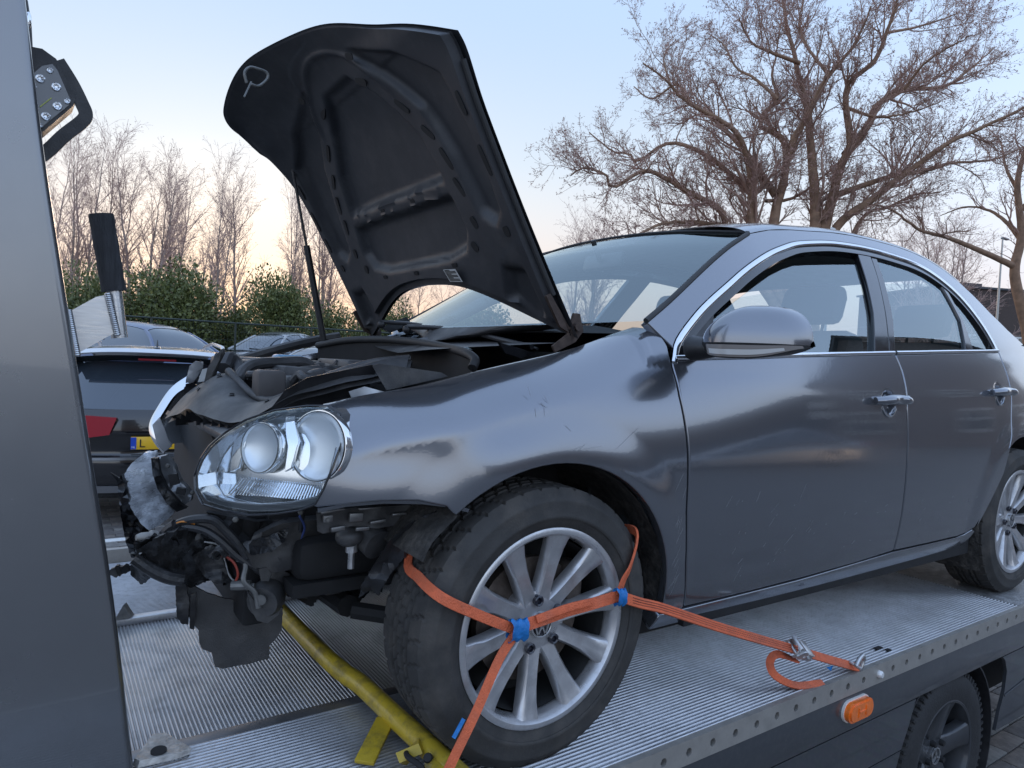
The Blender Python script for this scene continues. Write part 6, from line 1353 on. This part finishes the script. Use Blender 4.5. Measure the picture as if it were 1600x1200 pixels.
def np_mesh(name, V, F, m):
    me = bpy.data.meshes.new(name); me.vertices.add(len(V)); me.vertices.foreach_set('co', np.ascontiguousarray(V, dtype=np.float32).ravel())
    k = F.shape[1]; me.loops.add(F.size); me.loops.foreach_set('vertex_index', np.ascontiguousarray(F, dtype=np.int32).ravel()); me.polygons.add(len(F)); me.polygons.foreach_set('loop_start', np.arange(0, F.size, k, dtype=np.int32)); me.polygons.foreach_set('loop_total', np.full(len(F), k, dtype=np.int32)); me.update(calc_edges=True); me.materials.append(m); return me
BM = []
for s in range(3):
    V, F = bush_mesh(s+1); BM.append(np_mesh('foliage', V, F, LEAF))
sb = MB()
for k in range(7): a = 2*PI*k/7; sb.tube([(0, 0, -1.05), (.12*math.cos(a), .12*math.sin(a), -.5), (.5*math.cos(a), .5*math.sin(a), .2)], [.05, .035, .01], 5)
SM = sb.mesh('stem'); SM.materials.append(BARKB)
def bush(px, top, d, wpx, label, k):
    c = dist(px, 600, d); zt_ = dist(px, top, d).z; zb = GZ+.4; h = (zt_-zb)/1.9; w2 = wpx/FPX*d/2
    o = tag(empty('laurel_bush', (c.x, c.y, zb+h*.95)), label, 'bush', 'laurels behind the fence'); o.scale = (w2*1.08, w2*.9, h); o.rotation_euler = (0, 0, k*1.3)
    link('foliage', BM[k % 3], None, o); link('stems', SM, None, o)
for k, (px, top, d, wpx, lab) in enumerate([(95, 408, 20, 130, 'dark laurel bush just right of the headboard post'), (158, 425, 19, 110, 'laurel bush directly behind the foam-covered grab bar'), (258, 398, 20, 165, 'broad laurel bush above the black estate car'), (345, 455, 21, 120, 'low laurel bush above the people carrier windscreen'), (436, 420, 20, 130, 'tall laurel bush left of the bonnet strut'), (520, 470, 22, 120, 'laurel bush behind the bonnet strut foot'), (620, 462, 24, 130, 'laurel bush seen under the left of the raised bonnet'), (730, 470, 25, 160, 'laurel bush seen under the right of the raised bonnet'), (880, 500, 26, 190, 'laurel bush seen through the windscreen'), (1040, 515, 27, 200, 'laurel bush seen through the front door glass')]):
    bush(px, top, d, wpx, lab, k)
# ------------------------------------------------------------------ trees
def tubes_np(P, R, n):
    B, K, _ = P.shape; T = np.empty_like(P); T[:, 1:-1] = P[:, 2:]-P[:, :-2]; T[:, 0] = P[:, 1]-P[:, 0]; T[:, -1] = P[:, -1]-P[:, -2]
    T /= np.linalg.norm(T, axis=2)[..., None]+1e-9; ref = np.broadcast_to(np.array([.31, .57, .76]), T.shape)
    A = np.cross(T, ref); A /= np.linalg.norm(A, axis=2)[..., None]+1e-9; Bv = np.cross(T, A); a = np.arange(n)*2*np.pi/n
    V = P[:, :, None, :]+R[:, :, None, None]*(A[:, :, None, :]*np.cos(a)[None, None, :, None]+Bv[:, :, None, :]*np.sin(a)[None, None, :, None])
    idx = np.arange(B*K*n).reshape(B, K, n); i0 = idx[:, :-1, :]; i1 = idx[:, 1:, :]
    F = np.stack([i0, np.roll(i0, -1, 2), np.roll(i1, -1, 2), i1], -1).reshape(-1, 4); return V.reshape(-1, 3), F
def resamp(P, K):
    P = np.asarray(P, float); s = np.r_[0, np.cumsum(np.linalg.norm(np.diff(P, axis=0), axis=1))]; t = np.linspace(0, s[-1], K); return np.stack([np.interp(t, s, P[:, i]) for i in range(3)], 1), s[-1]
def sprout(r, P, R, spacing, lmin, lmax, ang, K, wig, up, t0=.2, rscale=.6, out=None, taper=True, rend=.2):
    """side shoots along every parent; returns (B, K, 3) paths and radii"""
    B, Kp, _ = P.shape; seg = np.linalg.norm(np.diff(P, axis=1), axis=2); L_ = seg.sum(1); cnt = np.maximum(1, (L_*(1-t0)/spacing).astype(int)); par = np.repeat(np.arange(B), cnt); n = len(par)
    t = t0+(1-t0)*r.random(n)**.9; t = np.minimum(t, .985); k = t*(Kp-1); i = k.astype(int); f = (k-i)[:, None]; p = P[par, i]*(1-f)+P[par, i+1]*f; d = P[par, i+1]-P[par, i]; d /= np.linalg.norm(d, axis=1)[:, None]+1e-9
    pr = R[par, i]; q = r.normal(size=(n, 3)); q -= d*(q*d).sum(1)[:, None]; q /= np.linalg.norm(q, axis=1)[:, None]
    an = ang*r.uniform(.6, 1.35, n)[:, None]; dd = d*np.cos(an)+q*np.sin(an); dd[:, 2] += up; dd /= np.linalg.norm(dd, axis=1)[:, None]
    ln = r.uniform(lmin, lmax, n)*(1.1-.55*t if taper else 1); Q = np.empty((n, K, 3)); Q[:, 0] = p; st = (ln/(K-1))[:, None]
    for j in range(1, K):
        dd = dd+r.normal(size=(n, 3))*wig; dd[:, 2] += up*.35; dd /= np.linalg.norm(dd, axis=1)[:, None]; Q[:, j] = Q[:, j-1]+dd*st
    r0 = np.minimum(pr*rscale, ln*.022)[:, None]; Rr = r0*np.linspace(1, rend, K)[None, :]; return Q, Rr
def buds(r, P, per, size):
    B, K, _ = P.shape; n = B*per; par = np.repeat(np.arange(B), per); k = r.uniform(.35, 1, n)*(K-1); i = np.minimum(k.astype(int), K-2); f = (k-i)[:, None]; c = P[par, i]*(1-f)+P[par, i+1]*f
    a = r.normal(size=(n, 3)); a /= np.linalg.norm(a, axis=1)[:, None]; s = np.cross(a, r.normal(size=(n, 3))); s /= np.linalg.norm(s, axis=1)[:, None]; l = size*r.uniform(.5, 1.3, n)[:, None]
    V = np.stack([c, c+a*l*.6+s*l*.22, c+a*l*1.2, c+a*l*.6-s*l*.22], 1).reshape(-1, 3); return V, np.arange(4*n).reshape(-1, 4)
def join(parts):
    V = []; F = []; o = 0
    for v, f in parts: V.append(v); F.append(f+o); o += len(v)
    return np.concatenate(V), np.concatenate(F)
OAKB = mat('oak_bark', (.27, .165, .105), .9, var=.35, scale=5, bump=.8, bscale=30); OAKT = mat('oak_twig', (.37, .235, .18), .85, var=.25, scale=2); BUD = mat('oak_bud', (.40, .24, .20), .8, var=.3, scale=3)
BIRB = mat('birch_bark', (.34, .27, .23), .85, var=.4, scale=6); BIRT = mat('birch_twig', (.50, .34, .285), .85, var=.25, scale=2)
def traced_tree(name, label, D, base_px, trunk_h_px, limbs, seed, tr_r, group=None, s1=.42, dens=1.0, buds_n=4):
    r = np.random.default_rng(seed); bx = dist(base_px[0], base_px[1], D); root = tag(empty(name, (bx.x, bx.y, GZ+.3)), label, 'tree', group); base = Vector((bx.x, bx.y, GZ+.3)); P0 = []; R0 = []
    for pts, r0, r1, dz in limbs:
        W = []
        for j, (x, y) in enumerate(pts): f = j/(len(pts)-1); W.append(dist(x, y, D+dz*f**1.2))
        if pts[0][1] > base_px[1]-60: W = [Vector((base.x+(W[0].x-base.x)*.25, base.y+(W[0].y-base.y)*.25, base.z+(W[0].z-base.z)*.55))]+W
        C_ = catmull(W, 6); Q, L_ = resamp([tuple(q) for q in C_], 36); jit = r.normal(size=Q.shape)*.010*(np.linspace(.2, 1, 36)[:, None]); Q = Q+jit-np.array([base.x, base.y, base.z]); P0.append(Q); R0.append(1.0*(r0+(r1-r0)*np.linspace(0, 1, 36)**.8))
    P0 = np.array(P0); R0 = np.array(R0)
    tops = P0[P0[:, 0, 2] < P0[:, 0, 2].min()+1.0][:, 0].mean(0); Tp = np.array([[[0, 0, -.4], [0, 0, .1], tops*.5*[1, 1, 1], tops*1.0]]); Tq, _ = resamp(Tp[0], 10); V, F = tubes_np(Tq[None], np.linspace(tr_r*1.25, tr_r, 10)[None], 12)
    link('trunk', np_mesh('trunk', V, F, OAKB), None, root).data.shade_smooth()
    V, F = tubes_np(P0, R0, 9); o = link('limbs', np_mesh('limbs', V, F, OAKB), None, root); o.data.shade_smooth()
    P1, R1 = sprout(r, P0, R0, s1/dens, 1.0, 2.8, .75, 12, .12, .10, t0=.20, rscale=.48); P2, R2 = sprout(r, P1, R1, .20/dens, .5, 1.25, .7, 7, .15, .10, t0=.15, rscale=.7)
    Pe, Re = sprout(r, P0, R0, .30/dens, .5, 1.3, .8, 8, .25, .1, t0=.35, rscale=.35)
    P2b, R2b = sprout(r, Pe, Re, .25/dens, .3, .7, .8, 7, .22, .1, t0=.2, rscale=.7); P2a = np.concatenate([P2, P2b]); R2a = np.concatenate([R2, R2b])
    P3, R3 = sprout(r, P2a, R2a, .115/dens, .16, .46, .7, 4, .2, .14, t0=.08, rscale=.8); R3 = np.maximum(R3, .0018); R2a = np.maximum(R2a, .0030)
    V, F = join([tubes_np(P1, R1, 5), tubes_np(Pe, np.maximum(Re, .005), 4), tubes_np(P2a, R2a, 4), tubes_np(P3, R3, 3)]); link('crown', np_mesh('crown', V, F, OAKT), None, root)
    if buds_n: V, F = buds(r, P3, buds_n, .045); tag(link('buds', np_mesh('buds', V, F, BUD), None, root), kind='stuff')
    return root
def cc(pts): return [(850+x/2.133, y/2.133) for x, y in pts]
oak = [(cc([(615, 790), (605, 735), (575, 690), (480, 640), (400, 590), (330, 570), (230, 625), (205, 580), (130, 560), (90, 585)]), .17, .02, -2.5), (cc([(620, 780), (540, 745), (460, 740), (380, 750), (300, 790), (240, 800)]), .13, .02, -3), (cc([(710, 790), (695, 650), (630, 590), (560, 530), (470, 485), (400, 480), (310, 540), (285, 510), (230, 505), (150, 440)]), .16, .018, 2.5),
       (cc([(700, 790), (690, 620), (675, 520), (640, 440), (560, 385), (475, 340), (410, 270), (330, 210)]), .20, .02, -2), (cc([(765, 790), (800, 600), (808, 520), (790, 455), (720, 420), (745, 365), (780, 330), (760, 250), (775, 180)]), .24, .025, 1.5), (cc([(808, 530), (840, 450), (880, 385), (920, 300), (955, 245), (1005, 190), (1060, 100), (1090, 20)]), .13, .02, -2.5),
       (cc([(770, 650), (690, 530), (610, 440), (530, 370), (475, 330), (440, 280), (360, 330), (300, 290)]), .12, .018, 3), (cc([(905, 790), (900, 620), (888, 480), (880, 370), (850, 260), (835, 180), (810, 90), (790, -40)]), .24, .03, 2), (cc([(930, 790), (985, 570), (1020, 480), (1005, 350), (1022, 270), (1100, 205), (1150, 90), (1190, -40)]), .24, .03, -1.5),
       (cc([(1005, 515), (1085, 410), (1110, 350), (1200, 300), (1330, 290), (1420, 230), (1500, 160)]), .14, .02, 3), (cc([(960, 780), (1100, 660), (1230, 560), (1340, 480), (1450, 430), (1560, 380), (1680, 310)]), .20, .025, -2), (cc([(975, 650), (1150, 590), (1270, 570), (1350, 545), (1500, 530), (1620, 480)]), .10, .018, 2.5), (cc([(1020, 800), (1080, 710), (1150, 690), (1230, 650), (1320, 640)]), .10, .018, 3),
       (cc([(780, 330), (700, 260), (640, 225), (600, 150), (540, 110)]), .06, .012, 2), (cc([(850, 210), (745, 170), (690, 140), (650, 60)]), .07, .012, -3), (cc([(1010, 360), (1110, 390), (1220, 375), (1320, 340)]), .06, .012, -2), (cc([(740, 670), (830, 660), (930, 590), (1000, 520)]), .06, .02, 2), (cc([(950, 250), (880, 160), (850, 80), (870, -20)]), .06, .015, 1), (cc([(1140, 110), (1240, 90), (1340, 60), (1400, 30)]), .05, .012, 2), (cc([(1200, 300), (1260, 220), (1330, 170), (1420, 120)]), .05, .012, -2), (cc([(420, 280), (400, 190), (440, 130)]), .04, .01, 1)]
traced_tree('oak_tree', 'huge spreading bare tree with many stems above the car roof', 21, (1265, 420), 0, oak, 3, .55, dens=1.42, buds_n=5)
rt = [(cc([(1620, 1150), (1575, 960), (1570, 880), (1592, 780), (1578, 620), (1605, 500), (1640, 380)]), .26, .05, 0), (cc([(1572, 890), (1440, 830), (1340, 790), (1250, 765), (1160, 700), (1090, 680)]), .12, .018, -3), (cc([(1590, 800), (1540, 740), (1480, 700), (1400, 690), (1320, 720)]), .09, .015, 2), (cc([(1582, 640), (1540, 560), (1520, 470), (1470, 420)]), .07, .012, 2), (cc([(1590, 700), (1680, 600), (1740, 480)]), .10, .02, -1)]
traced_tree('bare_tree', 'leaning bare tree at the right edge beside the lamp post', 24, (1600, 520), 0, rt, 9, .28, dens=.8)
# birches and other slender bare trees
def birch_mesh(seed, stems=1, Ht=9.0):
    r = np.random.default_rng(seed); P = []; R = []
    for s in range(stems):
        a = r.uniform(0, 2*np.pi); lean = r.uniform(.02, .16) if stems > 1 else .03; z = np.linspace(0, 1, 26); wob = np.cumsum(r.normal(size=(26, 2))*.018, 0); H_ = Ht*r.uniform(.82, 1.0)
        P.append(np.stack([np.cos(a)*lean*H_*z**1.1+wob[:, 0], np.sin(a)*lean*H_*z**1.1+wob[:, 1], z*H_], 1)); R.append((.075 if stems > 1 else .10)*(1-z*.93))
    P = np.array(P); R = np.array(R); P1, R1 = sprout(r, P, R, .125*stems**.4, 1.0, 3.0, .62, 12, .07, .10, t0=.14, rscale=.5); P2, R2 = sprout(r, P1, R1, .15, .35, 1.0, .6, 6, .13, .03, t0=.15, rscale=.7); P3, R3 = sprout(r, P2, R2, .17, .15, .4, .6, 4, .18, -.06, t0=.1, rscale=.8)
    V, F = tubes_np(P, R, 7); T = np_mesh('trunk', V, F, BIRB); T.shade_smooth(); V, F = join([tubes_np(P1, np.maximum(R1, .005), 4), tubes_np(P2, np.maximum(R2, .0032), 3), tubes_np(P3, np.maximum(R3, .0021), 3), buds(r, P3, 1, .05)]); return T, np_mesh('crown', V, F, BIRT)
BI = [birch_mesh(21, 1), birch_mesh(22, 3), birch_mesh(23, 2), birch_mesh(24, 4, 8.0)]
for k, (px, top, D, v, sc_, lab) in enumerate([(118, 205, 24, 1, 1.0, 'bare birch nearest the headboard post, behind the grab bar'), (165, 215, 26, 2, 1.0, 'bare birch rising behind the foam grab bar'), (215, 235, 25, 3, 1.1, 'bushy bare birch clump right of the grab bar'), (262, 262, 28, 1, 1.0, 'bare birch at the right end of the left clump'), (330, 248, 24, 2, .9, 'left stem of the bare birch pair left of the bonnet'), (368, 243, 25, 0, 1.0, 'right stem of the bare birch pair left of the bonnet'), (452, 285, 26, 1, .9, 'bare birch behind the bonnet strut'), (500, 300, 30, 3, 1.0, 'faint bare birch beside the bonnet edge'), (300, 330, 33, 3, 1.2, 'small far birch between the two birch clumps'), (640, 430, 30, 3, 1.3, 'reddish bare shrub seen under the bonnet arch'), (560, 400, 32, 3, 1.3, 'reddish bare shrub behind the far bonnet hinge'), (705, 440, 32, 3, 1.3, 'bare shrub left of the windscreen pillar'), (884, 312, 34, 0, 1.1, 'pale bare birch just right of the raised bonnet'), (915, 345, 36, 3, 1.2, 'low pale tree left of the big oak crown'), (1470, 330, 40, 3, 1.4, 'thin bare tree between the oak and the lamp post'), (1410, 350, 42, 1, 1.3, 'faint bare tree behind the oak branches'), (60, 230, 27, 3, 1.0, 'bare birch partly hidden by the headboard post')]):
    g = place(px, D); zt_ = dist(px, top, D).z; h = zt_-g.z; T, Cn = BI[v]; Hm = 9.0 if v != 3 else 8.0
    o = tag(empty('birch_tree', tuple(g)), lab, 'tree', 'slender bare trees along the boundary'); s_ = h/(Hm*1.0); o.scale = (s_*sc_*.95, s_*sc_*.95, s_); o.rotation_euler = (0, 0, k*2.1); link('trunk', T, None, o); link('crown', Cn, None, o)

# ------------------------------------------------------------------ right background: dark building, lamp post, sign
BRICK = mat('dark_brick', (.075, .055, .048), .85, var=.3, scale=14, bump=.4, bscale=40); WHITE = mat('white_frame_paint', (.70, .70, .68), .5); SLATE = mat('roof_slate', (.055, .058, .065), .6, var=.3, scale=6, rvar=.15); DGL = mat('dark_pane', (.03, .035, .04), .08, coat=1)
p0 = dist(1500, 470, 42); bz = GZ+.4; hgt = dist(1560, 452, 42).z-bz
bl = tag(empty('brick_building', (p0.x, p0.y, bz)), 'dark flat-roofed building at the right edge behind the lamp post', 'building'); bl.rotation_euler = (0, 0, math.radians(-25))
b = MB(); b.box((7, 4, hgt/2), (16, 8, hgt)); b.build('wall', BRICK, bl)
b = MB(); b.box((7, 4, hgt+.06), (16.3, 8.3, .12)); b.box((3.2, 3, hgt+.4), (1.6, .6, .7)); b.build('roof', SLATE, bl)
for i in range(5):
    for j in range(2):
        x, z = 1.6+2.6*i, .75+2.3*j
        if z+1.2 > hgt: continue
        b = MB(); b.box((x, -.02, z+.6), (1.7, .08, 1.3)); f = b.build('window', WHITE, bl)
        for q in (-1, 1): b = MB(); b.box((x+q*.40, -.07, z+.6), (.70, .02, 1.12)); b.build('pane', DGL, f)
q0, q1 = dist(1556, 520, 30), dist(1572, 150, 30); lp_ = tag(empty('lamp_post', (q0.x, q0.y, GZ+.4)), 'slim pale lamp post left of the leaning tree', 'lamp post')
b = MB(); b.tube([(0, 0, 0), (0, 0, 1.4)], .085, 12); b.tube([(0, 0, 1.4), (0, 0, 7.6)], [.06, .035], 12); b.build('pole', mat('galvanised', (.50, .48, .44), .5, .5, var=.15), lp_)
b = MB(); b.box((.25, 0, 7.65), (.55, .16, .08), bev=.03); b.build('lantern', mat('lantern_grey', (.3, .3, .3), .5), lp_)
q0 = dist(1301, 362, 16); sg_ = tag(empty('signboard', (q0.x, q0.y, GZ+.4)), 'small white board on a post peeping over the car roof', 'sign')
b = MB(); b.box((0, 0, q0.z-GZ-.4-.06), (.16, .03, .30), Matrix.Rotation(.12, 3, 'Y')); b.build('board', WHITE, sg_); b = MB(); b.tube([(0, .03, 0), (0, .03, q0.z-GZ-.4)], .03, 8); b.build('post', mat('sign_post', (.3, .3, .3), .5), sg_)

# ------------------------------------------------------------------ behind the camera: what the paint and glass mirror
RBRICK = mat('weathered_brick', (.19, .155, .14), .85, var=.3, scale=10, bump=.4, bscale=40)
hs = tag(empty('brick_house', (20.5, -7.6, GZ)), 'slate-roofed brick house mirrored in the car windows', 'house'); hs.rotation_euler = (0, 0, math.radians(250))
W_h, D_h, E_h, R_h = 8.5, 8.0, 6.2, 10.8
b = MB(); b.add([(-W_h/2, 0, 0), (W_h/2, 0, 0), (W_h/2, D_h, 0), (-W_h/2, D_h, 0), (-W_h/2, 0, E_h), (W_h/2, 0, E_h), (W_h/2, D_h, E_h), (-W_h/2, D_h, E_h), (0, 0, R_h), (0, D_h, R_h)], [(0, 1, 5, 8, 4), (2, 3, 7, 9, 6), (1, 2, 6, 5), (3, 0, 4, 7)]); b.build('wall', RBRICK, hs, smooth=False)
rf = None
for sd in (-1, 1):
    b = MB(); b.prism([Vector((sd*(W_h/2+.4), -.4, E_h-.25)), Vector((0, -.4, R_h+.05)), Vector((0, D_h+.4, R_h+.05)), Vector((sd*(W_h/2+.4), D_h+.4, E_h-.25))], Vector((0, 0, .10))); rf = b.build('roof', SLATE, hs)
    b = MB(); A = Vector((sd*(W_h/2+.4), -.4, E_h-.12)); B = Vector((0, -.4, R_h+.18)); n_ = 22
    for k in range(n_):
        p = A.lerp(B, (k+.5)/n_); b.box((p.x, D_h/2, p.z+.03), (.30, D_h+.8, .03), Matrix.Rotation(sd*math.atan2(R_h-E_h+.3, W_h/2+.4)+sd*.08, 3, 'Y'))
    tag(b.build('slate_courses', SLATE, hs, smooth=False), kind='stuff')
for (x, z, w2, h2) in ((-3.2, .9, 1.5, 1.5), (-.4, .9, 1.5, 1.5), (3.0, .9, 1.5, 1.5), (-2.6, 3.6, 1.3, 1.3), (0, 3.6, 1.3, 1.3), (2.6, 3.6, 1.3, 1.3)):
    b = MB(); b.box((x, -.03, z+h2/2), (w2, .10, h2)); f = b.build('window', WHITE, hs)
    for i in (-1, 0, 1):
        for j in (0, 1): b = MB(); b.box((x+i*w2*.31, -.09, z+h2*(.27+.46*j)), (w2*.27, .02, h2*.40)); b.build('pane', DGL, f)
for z in (2.3, 3.2): b = MB(); b.box((4.4, -.25, z), (.95, .35, .62), bev=.03); b.lathe([(0, .0), (.24, .0), (.24, .03)], (4.3, -.43, z), Vector((0, -1, 0)), 24); b.build('air_conditioner', mat('aircon_white', (.6, .6, .58), .5), hs)
lb = tag(empty('brick_workshop', (15.5, -19.5, GZ)), 'long flat-roofed brick workshop mirrored in the wing and doors', 'workshop'); lb.rotation_euler = (0, 0, math.radians(36)); b = MB(); b.box((0, -3, 2.4), (21, 6, 4.8)); b.build('wall', RBRICK, lb); b = MB(); b.box((0, -3, 4.88), (21.4, 6.4, .14)); b.build('roof', SLATE, lb)
for i in range(5): b = MB(); b.box((-8+4*i, .02, 1.05), (2.4, .06, 2.1)); b.build('garage_door', mat('garage_door_grey', (.12, .12, .125), .6) if i == 0 else bpy.data.materials['garage_door_grey'], lb)
simple_car('saloon_car', 'silver saloon mirrored in the front door', SILVERCAR, (7.4, -8.6, GZ), math.radians(28), 'saloon')
